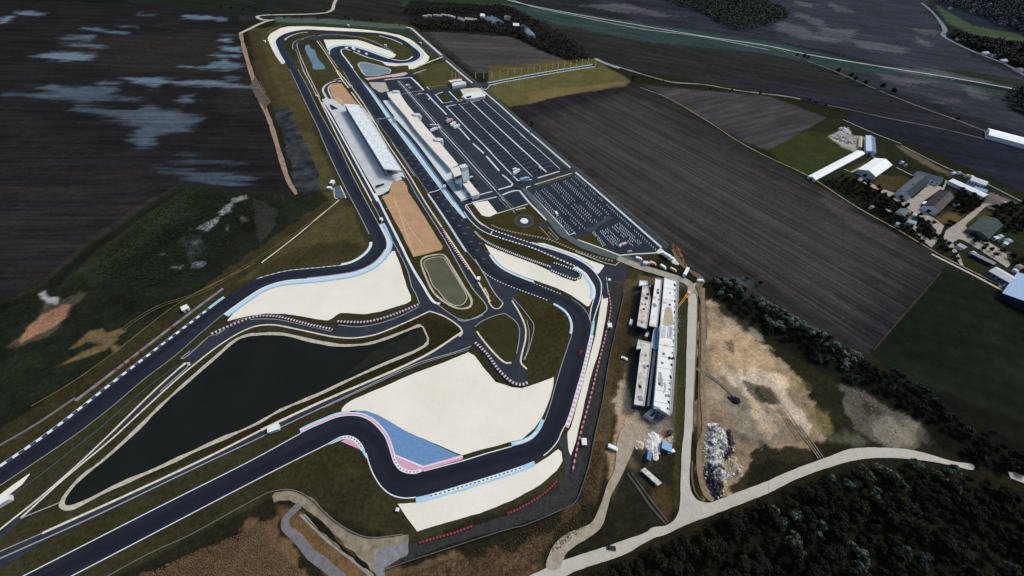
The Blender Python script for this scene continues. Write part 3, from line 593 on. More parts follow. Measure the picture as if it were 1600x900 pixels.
# ---------------------------------------------------------------- gravel traps
def gravel(p, **k): return poly('gravel_trap', p, M_GRV, **k)
gravel([(355, 501), (375, 478), (400, 461.5), (425, 447.5), (475, 441), (525, 436), (562, 428), (587, 417), (602, 406), (612, 393), (617, 392), (626, 415), (636, 449), (642, 464), (642, 470), (635, 474), (617, 480), (595, 487), (570, 491), (545, 489.5), (532, 489), (526, 492), (520, 497), (512, 501), (495, 499), (475, 495), (445, 490.5), (415, 490), (400, 492), (375, 496.5), (356, 502)], rough=.35, step=2)
gravel([(732, 550), (742, 556), (757, 577), (775, 597), (800, 605), (815, 607), (837, 600), (866, 589), (864, 605), (860, 620), (854, 637), (847, 652), (835, 670), (815, 686), (800, 690), (762, 700), (722, 711.5), (632, 673), (607, 658), (590, 648), (572, 642), (550, 642), (534, 643), (534, 639), (540, 632), (550, 625), (600, 604), (650, 582), (700, 564)], rough=.3, step=2)
gravel([(621, 787), (650, 786), (675, 779.5), (725, 766), (800, 742), (830, 730), (855, 715), (872, 702), (877, 706), (879, 720), (870, 735), (845, 757), (820, 771), (800, 782), (750, 802), (700, 816), (652, 830), (637, 810)], rough=.3, step=2)
gravel([(942, 454), (949, 457), (950, 470), (946, 500), (936, 550), (925, 595), (912, 640), (905, 665), (900, 690), (892, 712), (889, 706), (886, 690), (887, 675), (892, 668), (901, 635), (911, 597), (921, 560), (930, 525), (935, 495)], rough=.2, step=2)
gravel([(757, 381), (770, 387.5), (810, 403), (840, 414), (860, 424), (880, 434), (898, 440), (908, 435), (911, 424), (920, 430), (927, 440), (929, 450), (928, 459), (927, 465), (921, 478), (917, 479), (907, 471), (892, 461), (870, 450), (840, 439.5), (820, 432.5), (795, 422.5), (780, 414), (770, 403), (765, 395)], rough=.25, step=2)
gravel([(832, 381), (842, 379.5), (850, 380), (870, 387), (900, 397), (920, 406), (943, 414), (944, 416), (939, 423), (935, 428), (932, 427.5), (926, 421), (915, 413), (900, 404), (870, 392.5), (850, 386.5)], rough=.2, step=2)
gravel([(444, 99.5), (440, 100), (430, 86), (422, 70), (418, 60), (422, 53), (438, 44), (450, 41.5), (480, 41), (520, 43), (560, 45.5), (580, 47.5), (600, 50), (625, 55), (640, 61), (648, 66), (660, 77), (671, 89), (669, 95), (660, 101), (645, 107), (639, 108), (638, 102.5), (632, 102), (618, 103.5), (604, 102.5), (599, 99), (600, 97), (620, 99), (635, 98.5), (648, 95.5), (655, 90), (654, 81), (645, 73), (625, 60), (590, 51.5), (560, 49.7), (500, 47.2), (480, 46.2), (465, 47.7), (450, 51.2), (440, 55.2), (434, 60), (431, 65), (433.5, 73), (440, 88), (445, 96)])
gravel([(506, 62), (560, 62), (570, 65.5), (590, 73), (608, 79), (619, 85.5), (616, 89.5), (609, 91), (595, 87), (580, 81.5), (565, 77), (550, 73.5), (540, 72), (530, 72), (520, 75), (516, 79), (511, 76)])
poly('pavement', Z(560, 110, '165,185 420,188 480,325 440,352 400,350 330,340 220,270'), M_CON2)
poly('pavement', Z(560, 110, '95,120 280,105 740,28 772,55 700,85 560,105 160,160'), mat('pinkish_concrete', (206, 180, 172), (180, 164, 158), scale=.2))
gravel([(-40, 815), (0, 773), (20, 758), (46, 740), (47, 741), (35, 757), (8, 778), (-20, 800)])

# ---------------------------------------------------------------- service roads
poly('road', T(1, 2, '1020,110 900,170 760,220 640,240 510,225 490,265 470,270 300,230 120,190 0,190 -100,200 -250,290 -300,310 -420,400 -445,455 -435,478 -905,893 -1310,1250 -1600,1530 -1600,1580 -1290,1290 -862,890 -405,497 -250,370 -100,280 0,240 100,232 250,258 450,302 520,312 600,316 680,308 760,290 950,210 1085,147 1120,145 1180,165 1290,255 1300,280 1260,310 1050,432 400,722 30,892 -600,1185 -1333,1530 -1600,1660 -1600,1760 -1333,1590 0,960 200,852 600,662 1000,472 1250,400 1340,380 1360,345 1380,330 1370,250 1410,212 1530,163 1600,175 1605,60 1560,0 1490,-40 1545,98 1500,130 1465,92 1405,-15 1220,-290 1030,-530 960,-630 930,-690 900,-700 1000,-560 1180,-300 1360,0 1447,125 1440,150 1300,212 1285,205 1130,100 1060,-5 980,-120 900,-280 830,-430 770,-560 720,-600 790,-430 850,-300 900,-200 950,-100 975,-10 1000,30 1022,95'), M_TRK2)
# strip between the two small islands and the loop road
poly('road', [(735, 537), (742, 528), (748, 520), (744, 512), (752, 503), (780, 489), (792, 470), (788, 455), (800, 450), (806, 462), (815, 490), (823, 512), (823, 530), (818, 555), (817, 567), (822, 577), (826, 588), (822, 602), (808, 602), (790, 590), (770, 575), (755, 552)], M_TRK2)
poly('lawn', [(742, 511), (751, 503.5), (767, 496), (783, 491), (790, 491), (796, 495), (804, 501), (811, 512), (811, 532), (807, 553), (803, 565), (799, 568), (790, 566), (775, 555), (752, 528)], M_GRS)
poly('road', [(786, 472), (770, 450), (757, 430), (775, 438), (800, 448.5), (815, 455), (803, 457), (797, 460), (794, 472)], M_TRK2)
# pit exit road, joins from the pits to the hairpin
PXL = [(725, 331), (731, 340), (742, 352), (756, 362), (775, 370), (800, 378), (832, 388), (860, 400), (885, 411), (905, 420), (915, 427), (922, 437), (928, 447), (930, 458), (927, 470), (923, 485), (921.5, 500)]
PXR = [(926, 505), (932, 485), (937, 470), (939.5, 455), (939, 442), (934, 432), (925, 421), (912, 411), (895, 402), (870, 392.5), (845, 385), (820, 377), (790, 367), (768, 359), (752, 349), (741, 338), (735, 329), (728, 320)]
PEX = [Vector((p.x, p.y, 0)) for p in spl(W(PXL))] + spl(W(PXR))
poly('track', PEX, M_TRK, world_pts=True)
poly('road', Z(860, 370, '-160,430 0,415 60,412 250,478 380,528 450,570 470,610 447,652 400,672 300,652 150,592 0,532 -100,492'), M_PAD)
poly('road', T(2, 1, '555,790 660,755 690,735 720,760 720,800 690,850 610,860 590,900 600,960 570,970 555,900 545,850'), M_TRK2)
poly('road', Z(860, 370, '760,580 840,460 1030,465 1080,420 1120,390 1200,420 1180,560 1150,720 1020,680 880,640 870,650 830,700 800,740'), M_TRK2)
poly('road', [(938, 424), (944, 416), (963, 416), (980, 418), (976, 440), (962, 437), (947, 434), (945, 452), (941, 452), (941, 440)], M_TRK2)
# escape lane out of the hairpin
poly('road', [(941, 452), (936, 490), (926, 520), (921, 506), (928, 480), (934, 462), (936, 450)], M_TRK)
poly('road', T(2, 3, '290,60 320,30 345,10 350,80 355,140 370,155 365,260 395,330 385,370 300,420 210,465 195,440 270,390 320,330 330,250 325,180 320,130'), M_OLD)
# worn strip outside the fence, right and bottom
poly('road', [(948, 437), (958, 440), (974, 445), (973, 470), (960, 530), (947, 580), (938, 630), (930, 670), (922, 710), (912, 760), (905, 785), (895, 790), (870, 800), (800, 823), (700, 850), (655, 868), (610, 885), (602, 880), (636, 850), (650, 848), (700, 835), (790, 805), (850, 775), (885, 750), (893, 720), (905, 670), (920, 600), (938, 540), (950, 490), (952, 460)], mat('worn_gravel_lane', (60, 61, 58), (40, 41, 41), scale=.25, fine=.35, fscale=1.2, contrast=.5), rough=.5, step=3)
poly('path', T(1, 3, '100,400 120,375 200,365 280,380 350,420 420,490 520,580 620,640 700,660 770,662 910,645 955,640 955,740 945,770 870,810 800,850 805,900 760,900 700,830 640,770 560,720 480,630 420,560 330,490 280,470 210,430 150,425 115,440'), mat('pale_dirt', (150, 140, 120), (112, 102, 86), scale=.3, fine=.25, fscale=1.2), rough=1.2, step=2)
poly('path', T(1, 3, '770,720 860,700 950,690 945,770 870,805 800,850 805,905 755,900 740,790'), mat('grey_rubble', (134, 136, 138), (112, 114, 116), scale=.4, fine=.2), rough=1, step=2)
line('path', T(1, 3, '275,455 235,490 185,550 190,600 260,660 340,760 420,820 490,880 560,940'), (3.2, 4.2), mat('grey_track', (120, 120, 120), (98, 98, 98), scale=.4), wob=.3)
for s, w_ in (('275,515 370,610 480,710 600,800 720,905', 1.0), ('300,515 400,610 520,715 640,815 735,900', .7)):
    line('path', T(1, 3, s), w_, mat('track_rut', (150, 148, 136)), wob=.3)
poly('path', T(1, 3, '300,500 420,570 560,730 700,840 720,870 560,760 400,610 310,520'), mat('ditch_grass', (30, 31, 22), (22, 23, 17), scale=.3), rough=1, step=2)

# ---------------------------------------------------------------- the racing line itself
ROADL = [(-160, 999), (42, 897), (250, 791), (397, 717), (470, 677), (488, 668), (507, 660), (520, 654.5), (530, 651.5), (541, 649.8), (552, 649.5), (563, 651), (572, 654.3), (580, 659), (588, 666), (596, 675), (602, 684), (607, 697), (612, 713), (617, 725), (625, 734.5), (635, 738.8), (647, 740), (662, 736), (695, 727.5), (725, 719.5), (762, 708), (800, 697.5), (820, 692), (834, 684), (844, 672), (851, 657), (859, 635), (867, 606), (877, 572), (887, 542), (893.5, 522), (895, 510), (892, 497), (884.5, 486), (872, 477), (855, 469), (830, 459.5), (815, 454), (800, 448.5), (780, 440), (766, 432.5), (754, 423), (742, 408), (733, 397), (725, 386), (700, 347), (670, 303), (640, 260), (615, 225), (592, 194), (557, 148), (536, 111), (525, 99), (517.5, 88), (515.3, 81), (517, 77.5), (521, 74.8), (530, 72.4), (540, 71.8), (550, 73.3), (565, 77), (580, 82), (595, 87.6), (608, 92), (618, 94.3), (627, 95.2), (636, 94.3), (643, 91), (646.5, 86.5), (646.2, 82), (642.5, 77), (636, 72), (628, 68), (615, 62), (600, 57.6), (588, 55), (570, 53.6), (545, 53.2), (520, 52), (495, 50.8), (478, 50.3), (465, 52.2), (454, 55.8), (447, 59.5), (444, 63.5), (443.8, 68), (447, 76), (454, 88), (465, 108), (480, 135), (492, 160), (502, 180), (512, 198), (528, 226), (550, 272), (574, 318), (590, 347), (600, 367), (604, 379), (602.5, 390), (596, 400), (585, 411), (572, 418.6), (555, 425), (525, 430.3), (487, 434.8), (450, 437.7), (425, 443.5), (410, 449.5), (400, 455), (390, 461.5), (375, 472), (357, 485), (312, 522), (275, 555), (225, 593), (175, 635.5), (125, 674.5), (75, 709), (0, 759), (-160, 864)]
ROADR = [(-160, 1040), (115, 899), (397, 752), (462, 719), (510, 695), (532, 683), (539, 681), (547, 681.2), (557, 685.5), (565, 694), (572, 708), (577, 725), (585, 744), (597, 761.5), (612, 773.3), (630, 778), (650, 777), (672, 772), (725, 756.5), (800, 733), (830, 722), (849, 712), (862, 701), (872, 688), (877, 676), (882, 666), (890, 645), (900, 610), (910, 575), (917, 545), (922, 523), (924, 510), (921.5, 498), (916, 487), (907, 477), (893, 467.2), (876, 459.5), (850, 449), (833, 442), (820, 437), (805, 431), (790, 424), (780, 417.5), (772, 410), (766, 402), (760, 394), (750, 380), (742, 368), (725, 342), (702, 315), (688, 295), (640, 231), (618, 201), (607, 187.5), (595, 169.5), (580, 147), (562, 122.5), (553, 110), (540.5, 93), (534, 85), (532.3, 80), (534, 77.2), (539, 76.2), (548, 79), (560, 83.6), (575, 89.6), (590, 94), (602, 97), (620, 99.2), (635, 98.5), (645, 96.5), (652.5, 93), (656.5, 88.5), (656.5, 84), (652, 78.5), (645, 73), (636, 66), (625, 60), (610, 55.2), (590, 51.6), (565, 50), (530, 48.5), (500, 47), (480, 46.2), (465, 47.7), (450, 51.2), (440, 55.2), (433.5, 60), (430.7, 65), (433.2, 73), (440, 88), (446, 97), (453, 109), (465, 134), (480, 166), (496, 198), (507, 225), (535, 285), (560, 332), (577, 366), (581.5, 376), (580.5, 386), (572, 397.3), (555, 408.7), (540, 413.8), (500, 418.5), (450, 423.5), (425, 429.3), (400, 437), (375, 450), (352, 465), (310, 497), (250, 543), (175, 601), (85, 672), (0, 731), (-160, 836)]
CL, CR = curve(ROADL), curve(ROADR)
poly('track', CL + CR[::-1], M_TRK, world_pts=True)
MIDL = []
for i_, p_ in enumerate(CL):
    q_ = min(CR, key=lambda c_: (c_.x - p_.x) ** 2 + (c_.y - p_.y) ** 2); MIDL.append(p_.lerp(q_, .5 + .22 * math.sin(i_ * .045)))
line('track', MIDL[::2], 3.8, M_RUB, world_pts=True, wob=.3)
for o_, w_ in ((-2.6, .35), (2.8, .3), (-.6, .3), (.9, .25)): line('track', MIDL[::2], w_, mat('tyre_streak', (28, 30, 38), (36, 39, 49), scale=.2), world_pts=True, off=o_, wob=.9)
def near(c, p):
    q = at(*p); return min(range(len(c)), key=lambda i: (c[i].x - q.x) ** 2 + (c[i].y - q.y) ** 2)
def seg(c, p, q):
    i, j = near(c, p), near(c, q); return c[min(i, j):max(i, j) + 1]
def near2(c, p, lo, hi):
    q = at(*p); return min(range(lo, hi), key=lambda i: (c[i].x - q.x) ** 2 + (c[i].y - q.y) ** 2)
# white edge lines (CL: left of travel -> its outside is +, CR: outside is -)
line('track', seg(CL, (-100, 968), (470, 677)), .45, M_WHT, world_pts=True, off=-.1)
line('track', seg(CR, (-100, 1010), (532, 683)), .45, M_WHT, world_pts=True, off=.1)
line('track', seg(CR, (572, 708), (650, 777)), .5, M_WHT, world_pts=True)
line('track', seg(CL, (662, 736), (800, 697)), .5, M_WHT, world_pts=True)
line('track', seg(CL, (851, 657), (893, 522)), .4, M_DIM, world_pts=True)
line('track', seg(CR, (849, 712), (882, 666)), .5, M_WHT, world_pts=True)
line('track', seg(CR, (924, 510), (893, 467)), .4, M_DIM, world_pts=True)
line('track', seg(CL, (754, 423), (557, 148)), .4, M_DIM, world_pts=True)
line('track', seg(CL, (465, 108), (600, 367)), .6, M_DIM, world_pts=True); line('track', seg(CR, (453, 109), (577, 366)), .6, M_DIM, world_pts=True)
line('track', seg(CL, (360, 483), (-100, 825)), .4, M_DIM, world_pts=True)
line('track', seg(CL, (536, 111), (557, 148)), .7, M_DIM, world_pts=True); line('track', seg(CR, (562, 123), (541, 94)), .9, M_WHT, world_pts=True)
def dash_w(c, width, on, m, m2, off): line('kerb', resample(c, on), width, m, world_pts=True, off=off, m2=m2)
dash_w(seg(CR, (876, 459), (833, 442)), .6, 1.2, M_WHT, M_DRK, -.1); dash_w(seg(CL, (855, 469), (754, 423)), .6, 1.2, M_WHT, M_DRK, .1)
# kerbs ------------------------------------------------------------------
k = seg(CR, (352, 465), (-130, 817)); line('kerb', k, 1.9, M_LBL, world_pts=True, off=-1.0); line('kerb', resample(k[max(0, 0):], 2.3), 1.6, M_WHT, world_pts=True, off=-.9, m2=M_DRK)
k = seg(CR, (352, 465), (330, 481)); line('kerb', k, 2.2, M_LBL, world_pts=True, off=-1.1)
k = seg(CL, (594, 352), (345, 494)); line('kerb', k, 1.4, M_WHT, world_pts=True, off=.8); line('kerb', k, 3.2, M_LBL, world_pts=True, off=3.0); line('kerb', k, .5, M_BLU, world_pts=True, off=4.8); line('kerb', k, .5, M_WHT, world_pts=True, off=2.6)
k = seg(CL, (602, 391), (480, 435)); line('kerb', k, 1.2, flat('lilac_paint', (176, 164, 190)), world_pts=True, off=-.4)
k = seg(CR, (581, 378), (535, 415)); line('kerb', k, 2.0, M_WHT, world_pts=True, off=-1.0); line('kerb', offs(k, -2.2), .6, M_LBL, world_pts=True)
k = seg(CR, (535, 415), (400, 437)); dash_w(k, .7, 2.0, M_WHT, M_DIM, -.4)
# chicane: pink and blue painted run off
poly('kerb', [(572, 642), (590, 648), (607, 657.5), (632, 672.5), (722, 714), (661, 729.5), (617, 711), (611.5, 700), (604, 681), (597, 671), (588, 660), (578, 652), (568, 647), (552, 645), (560, 642)], M_BLU)
poly('kerb', [(616, 711), (661, 729), (655, 735.5), (647, 738.5), (636, 737), (626, 731), (620, 723)], M_PNK)
line('kerb', [(616.5, 711), (661, 729.3)], .7, M_WHT, False)
line('kerb', [(655, 735), (662, 731.5), (723, 714)], 2.4, M_PNK, False); line('kerb', [(660, 730), (723, 713)], .6, M_WHT, False)
k = seg(CL, (470, 677), (612, 713)); line('kerb', k, 1.3, M_PNK, world_pts=True, off=.9); line('kerb', k, .5, M_WHT, world_pts=True, off=1.7); line('kerb', k, .5, M_WHT, world_pts=True, off=.2)
line('kerb', seg(CL, (470, 677), (545, 649.6)), 1.0, M_LBL, world_pts=True, off=2.3)
k = seg(CL, (612, 713), (660, 736.5)); line('kerb', k, 1.7, M_WHT, world_pts=True, off=.7); dash_w(k, .55, 1.0, M_RED, M_WHT, .75)
poly('kerb', [(533, 690), (541, 685), (549, 687), (557, 692), (562, 700), (564, 703)], M_PNK)
k = seg(CR, (532, 683), (570, 703)); line('kerb', k, 1.8, M_WHT, world_pts=True, off=-.8); dash_w(k, .55, 1.0, M_DRK, M_WHT, -.8)
poly('kerb', [(511, 695.5), (522, 689.5), (533, 683), (533, 688), (520, 693)], M_LBL); poly('kerb', [(565, 699), (569, 700), (573.5, 716), (572, 716), (567, 708)], M_LBL)
k = seg(CR, (650, 777), (835, 719)); line('kerb', k, 2.6, M_LBL, world_pts=True, off=-1.3)
k = seg(CR, (672, 772), (812, 729)); line('kerb', k, 1.5, M_WHT, world_pts=True, off=-.9); dash_w(k, .6, 1.1, M_DRK, M_WHT, -.9)
k = seg(CL, (799, 698), (851, 657)); line('kerb', k, 2.2, M_LBL, world_pts=True, off=1.1); k = seg(CL, (805, 696), (841, 677)); line('kerb', k, 1.0, M_WHT, world_pts=True, off=1.0)
k = seg(CR, (882, 666), (922, 523)); line('kerb', k, 2.4, M_WHT, world_pts=True, off=-1.2); dash_w(k, 1.8, 1.5, M_PNK, M_WHT, -1.2)
poly('kerb', [(922, 523), (924, 510), (929, 500), (928.5, 512), (926, 524)], M_LBL)
k = seg(CL, (893, 522), (866, 474)); line('kerb', k, 1.8, M_LBL, world_pts=True, off=.9); line('kerb', k, .8, M_WHT, world_pts=True, off=.6)
k = seg(CR, (832, 442), (764, 399)); line('kerb', k, 1.6, M_WHT, world_pts=True, off=-.9); line('kerb', k, .7, M_BLU, world_pts=True, off=-2.2); line('kerb', k, .9, M_LBL, world_pts=True, off=-1.6)
k = seg(CL, (730, 393), (671, 305)); line('kerb', k, 1.5, M_LBL, world_pts=True, off=.9); line('kerb', k, .5, M_WHT, world_pts=True, off=.3)
# main straight: pit lane wall strip
poly('pit_lane', [(562, 122.5), (580, 138), (605, 172), (618, 190), (650, 228), (699, 291), (716, 314), (731, 338), (727, 343), (718, 332), (702, 315), (640, 231), (618, 201), (595, 169), (580, 147)], M_PAD)
BL = [(562, 122.5), (580, 147), (595, 169), (607, 187.5), (618, 201), (640, 231), (688, 295), (702, 315), (725, 341)]; BR = [(729, 341), (711, 315), (696, 294), (646, 225.5), (624, 199), (615.5, 187.5), (600, 166), (583, 143), (563, 123)]
poly('kerb', BL + BR, M_LBL); mid = [((a[0] + b[0]) / 2 - .4, (a[1] + b[1]) / 2) for a, b in zip(BL, BR[::-1])]
line('kerb', mid, .7, M_WHT, False); line('kerb', BL, .6, M_WHT, False); line('kerb', BR, .6, flat('mid_blue', (120, 168, 200)), False)
# start line and grid slots
line('track', [(670.5, 301.3), (680, 299), (688, 296.3)], 1.0, M_WHT, False)
mk = MB(); zz = zl()
d_ = (at(735, 370) - at(640, 231)); d_.z = 0; d_.normalize(); nn_ = Vector((-d_.y, d_.x, 0))
for row, (p, q, n) in enumerate((((638, 234), (762, 394), 17), ((626.5, 231.5), (757, 405), 18))):
    a, b = at(*p), at(*q)
    for i in range(n):
        c = a + (b - a) * (i / (n - 1)); c.z = zz
        for u0, u1, v0, v1 in ((-.25, .25, -1.3, 1.3), (-1.5, -.25, -1.3, -.8)):
            mk.quad(c + d_ * u0 + nn_ * v0, c + d_ * u1 + nn_ * v0, c + d_ * u1 + nn_ * v1, c + d_ * u0 + nn_ * v1)
struct(mk.build('road_marking', flat('grid_paint', (124, 130, 134))))
# pit exit road edging
XL, XR = spl(W(PXL)), spl(W(PXR))
line('track', XL, .7, M_WHT, world_pts=True, m2=None); line('track', XR, .7, M_WHT, world_pts=True)
k = seg(XL, (775, 370), (905, 420)); dash_w(k, 1.4, 1.5, M_WHT, M_DRK, .4); k = seg(XR, (845, 385), (768, 359)); dash_w(k, 1.3, 1.5, M_WHT, M_DRK, -.3)
k = seg(XR, (925, 421), (832, 381)); line('kerb', k, 1.4, M_LBL, world_pts=True, off=-.9); line('kerb', k, .8, M_WHT, world_pts=True, off=-.6); line('kerb', k, .4, M_BLU, world_pts=True, off=-2)
k = seg(XL, (897, 416), (927, 468)); line('kerb', k, 2.2, M_WHT, world_pts=True, off=-1.2) ; line('kerb', k, 1.6, M_LBL, world_pts=True, off=-2.6)
line('track', Z(720, 290, '465,765 490,715'), .9, M_WHT, False)
# top complex kerbs
k = seg(CR, (446, 97), (431, 66)); line('kerb', k, 1.8, M_WHT, world_pts=True, off=-.9); line('kerb', k, 1.6, M_LAV, world_pts=True, off=-3)
k = CL[near(CL, (443.8, 68)) - 14:near(CL, (443.8, 68)) + 1]
k = seg(CL, (480, 50.3), (444.5, 63)); line('kerb', k, 2.6, flat('kerb_white_top', (196, 208, 214)), world_pts=True, off=1.3)
i0 = near(CL, (516, 79)); i1 = near(CL, (608, 92)); k = CL[i0:i1 + 1]; line('kerb', CL[i0 - 6:i1 + 1], 1.6, M_WHT, world_pts=True, off=.8); line('kerb', k, 4.0, M_LBL, world_pts=True, off=3.6); line('kerb', k, 1.0, M_BLU, world_pts=True, off=5.8); line('kerb', k, 1.0, M_LAV, world_pts=True, off=1.9)
i0 = near(CR, (552, 80.5)); i1 = near(CR, (640, 98)); line('kerb', CR[i0:i1 + 1], 2.0, M_WHT, world_pts=True, off=-1.0); line('kerb', CR[near(CR, (600, 97)):i1 + 1], 4, M_LAV, world_pts=True, off=-3)
i0 = near(CR, (532, 80)) ; line('kerb', CR[i0 - 14:i0 + 16], 1.8, M_WHT, world_pts=True, off=-.9)
k = CR[near(CR, (640, 98)):near(CR, (637, 66.5)) + 1]; line('kerb', k, 3, M_LAV, world_pts=True, off=-1.5); line('kerb', k, .8, M_BLU, world_pts=True, off=-5)
k = CL[near(CL, (610, 92.5)):near(CL, (645.5, 88)) + 1]; line('kerb', k, 2.4, M_WHT, world_pts=True, off=1.2)
k = CL[near(CL, (630, 69)):near(CL, (594, 56)) + 1]; line('kerb', k, 2.4, flat('kerb_white_top', (196, 208, 214)), world_pts=True, off=1.2)
for s in ('1390,535 1440,530 1440,555 1400,560', '1500,520 1520,530 1560,570 1540,590 1500,560'):
    poly('kerb', Z(400, 20, s), M_WHT)
for s in ('90,540 130,550 150,575 110,570', '180,590 220,595 230,615 190,612', '300,625 340,630 350,660 315,652'):
    poly('kerb', Z(540, 20, s), M_WHT)
# ---------------------------------------------------------------- pale kerbs and lines of the service roads
def kl(s, w_=.6, m=M_DIM, sm=True): return line('kerb', s, w_ * 1.25, m, sm, wob=.15)
M_KRB = mat('cream_kerb', (222, 214, 194), (196, 188, 168), scale=.5, fine=.15)
kl(T(1, 2, '1290,275 1050,428 400,716 30,890'), 1.2, M_KRB); kl([(407, 673), (330, 712), (200, 773), (67, 833)], .9, M_KRB); kl([(67, 833), (0, 862), (-100, 905)], .35)
kl(T(1, 2, '1345,365 1250,400 1000,475 600,660 200,850 100,900') + [(300, 734), (150, 806), (0, 873), (-100, 917)], .45); kl(T(1, 2, '1330,385 1000,487 600,668 420,752'), .25)
kl(T(1, 2, '1085,146 950,210 760,288 680,306 600,314 520,310 450,300 250,257 100,231 0,240 -100,280 -230,360 -350,452 -480,560 -700,760 -900,945 -1200,1195 -1468,1440'), .8, M_KRB)
kl([(175, 676), (120, 728), (60, 780), (0, 828), (-100, 912)], .75, M_KRB); kl([(290, 567), (240, 612), (175, 676)], .9, M_KRB); kl([(33, 810), (95, 785)], .4)
kl(T(1, 2, '1085,146 1130,160 1180,180 1250,225 1285,262 1288,285 1270,305'), .8, M_KRB)
kl(T(1, 2, '1015,120 900,178 760,225 640,243 515,232'), .4); kl(T(1, 2, '470,272 300,233 120,196 0,196 -100,206 -250,296'), .4); kl(T(1, 2, '480,262 300,222 120,184 0,184 -100,196 -250,290 -300,305'), .3)
kl(T(0, 2, '1300,310 1150,440 1135,440 1190,395'), .5); kl([(293, 569), (295, 571), (250, 612)], .5); kl([(275, 580), (295, 567), (297, 571)], .6, M_KRB)
kl([(150, 675), (230, 606), (280, 570)], .4, flat('faded_blue_line', (70, 90, 96))); kl([(0, 790), (60, 745), (150, 675)], .4, flat('faded_blue_line', (70, 90, 96)))
# back straight service road: pale kerb either side
kl([(474, 110), (486, 132), (496, 152)], 1.0, M_KRB); kl([(478.5, 110), (490, 133), (500, 153)], 1.1, M_KRB)
kl(Z(400, 20, '580,570 570,520 600,460 660,420 720,405 745,410'), 1.0, M_DIM); kl(Z(400, 20, '745,415 690,430 650,470 640,510 700,700 790,900'), 1.1, M_KRB); kl(Z(400, 20, '620,570 680,720 740,900'), .9, M_KRB)
poly('road', Z(400, 20, '585,570 578,520 610,465 670,425 740,412 690,432 650,470 636,512 700,710 790,900 745,900 680,720 620,575'), M_TRK2)
poly('road', [(475, 110), (478, 110), (500, 153), (541, 225), (590, 315), (580, 315), (533, 225), (497, 153)], M_TRK2)
kl([(498, 153), (533, 225), (581, 315)], 1.0, M_KRB); kl([(504, 160), (541, 225), (566, 271), (590, 315)], 1.4, M_WHT)
kl(T(1, 1, '720,360 765,440 800,520 860,620 905,700 950,800 975,895') + T(1, 2, '1000,40 1022,100'), .5); kl(T(1, 1, '745,310 800,420 900,620 980,780 1050,895') + T(1, 2, '1075,40 1115,90 1150,100'), 1.5, M_WHT); kl(T(1, 1, '790,480 785,465'), 1.5, M_WHT)
kl(Z(400, 20, '950,440 1010,520 1120,680 1260,900'), 1.0, M_KRB); kl(Z(400, 20, '990,440 1060,540 1150,680 1280,860'), .8, M_DIM)
kl(Z(440, 110, '850,0 950,150 1050,280'), 1.4, M_KRB); kl(Z(440, 110, '1090,340 1250,560 1500,870'), 1.3, M_KRB); kl(Z(440, 110, '960,100 1080,270'), .7, M_DIM)
poly('road', Z(400, 20, '720,405 800,385 920,350 960,370 1050,345 1300,345 1600,380 1600,410 1400,385 1050,400 985,440 930,430 800,425'), M_TRK2)
kl(Z(400, 20, '960,365 1050,345 1300,345 1600,380') + Z(540, 20, '200,380 400,435 520,490 650,560 750,620'), 1.4, M_DIM); kl(Z(400, 20, '720,405 800,380 930,352'), 1, M_DIM)
kl(Z(400, 20, '1030,400 1400,395 1600,410') + Z(540, 20, '200,420 400,475 600,560'), 2.2, mat('dark_channel', (40, 42, 44)))
# beside the main straight
poly('road', [(605, 225), (632, 262), (639, 275), (645, 284), (665, 317), (705, 377), (740, 431), (755, 448), (748, 452), (737, 449), (695, 375), (655, 312), (634, 279), (628, 266)], M_TRK2)
kl([(527, 110), (560, 150), (604, 222), (640, 275), (665, 317), (705, 377), (742, 432), (766, 472)], 1.0, M_KRB); kl([(604, 228), (636, 278), (655, 312), (695, 375), (737, 449), (761, 482), (752, 492), (725, 502), (715, 500)], .6)
kl([(612, 222), (648, 276)], .7); kl([(742, 405), (757, 430), (772, 457), (786, 474)], .7); kl([(757, 450), (763, 462), (764, 472), (772, 482), (780, 482), (786, 474)], .6, M_KRB)
kl([(682, 475), (722, 500), (745, 497), (755, 492)], .4)
kl([(742, 511), (751, 503.5), (767, 496), (783, 491), (790, 491), (796, 495), (804, 501), (811, 512), (811, 532), (807, 553)], .4); kl([(745, 518), (752, 528), (775, 555), (790, 567), (799, 567)], .9, M_KRB)
kl([(800, 470), (812, 490), (821, 512), (821, 530), (815, 555), (814, 567), (823, 577)], .9, M_KRB); kl([(801, 466), (815, 481), (828, 498), (834, 508), (828, 540), (820, 562)], .35); kl([(823, 500), (827, 520), (824, 548), (818, 563)], .3)
# ---------------------------------------------------------------- kerbs of paddock and car parks
def wk(x0, y0, s, w_=1.5, m=M_WHT, sm=False): return line('kerb', Z(x0, y0, s), w_, m, sm)
M_WK = flat('white_kerb', (206, 216, 222)); M_WK2 = flat('grey_kerb', (142, 150, 154))
wk(560, 110, '410,150 600,130 820,112 920,205 1020,310', 2.6, M_WHT); wk(560, 110, '795,345 900,330 1020,312', 1.5, M_WK2); wk(560, 110, '880,395 1000,365 1070,375', 1.4, M_WK2)
wk(560, 110, '1070,370 1150,460 1380,695', 2.0, M_WK); wk(560, 110, '625,165 760,320 1020,620 1250,890 1490,1150', 1.0, M_WK); wk(560, 110, '600,180 760,350 1000,640 1200,870 1440,1150', .6, M_WK2); wk(560, 110, '660,165 800,330 1060,620 1290,880 1540,1150', .6, M_WK2)
wk(640, 225, '690,0 860,190 1010,360 1310,690 1480,895', .9, M_WK); wk(640, 225, '640,0 820,200 980,400 1290,720', .5, M_WK2); wk(640, 225, '740,0 940,210 1100,400 1370,700', .5, M_WK2)
wk(560, 110, '660,380 780,350', 1.2, M_WK2); wk(560, 110, '880,40 1000,38', 1.5, M_WK2); wk(560, 110, '860,60 960,20 1060,-10', 1.3, M_WK)
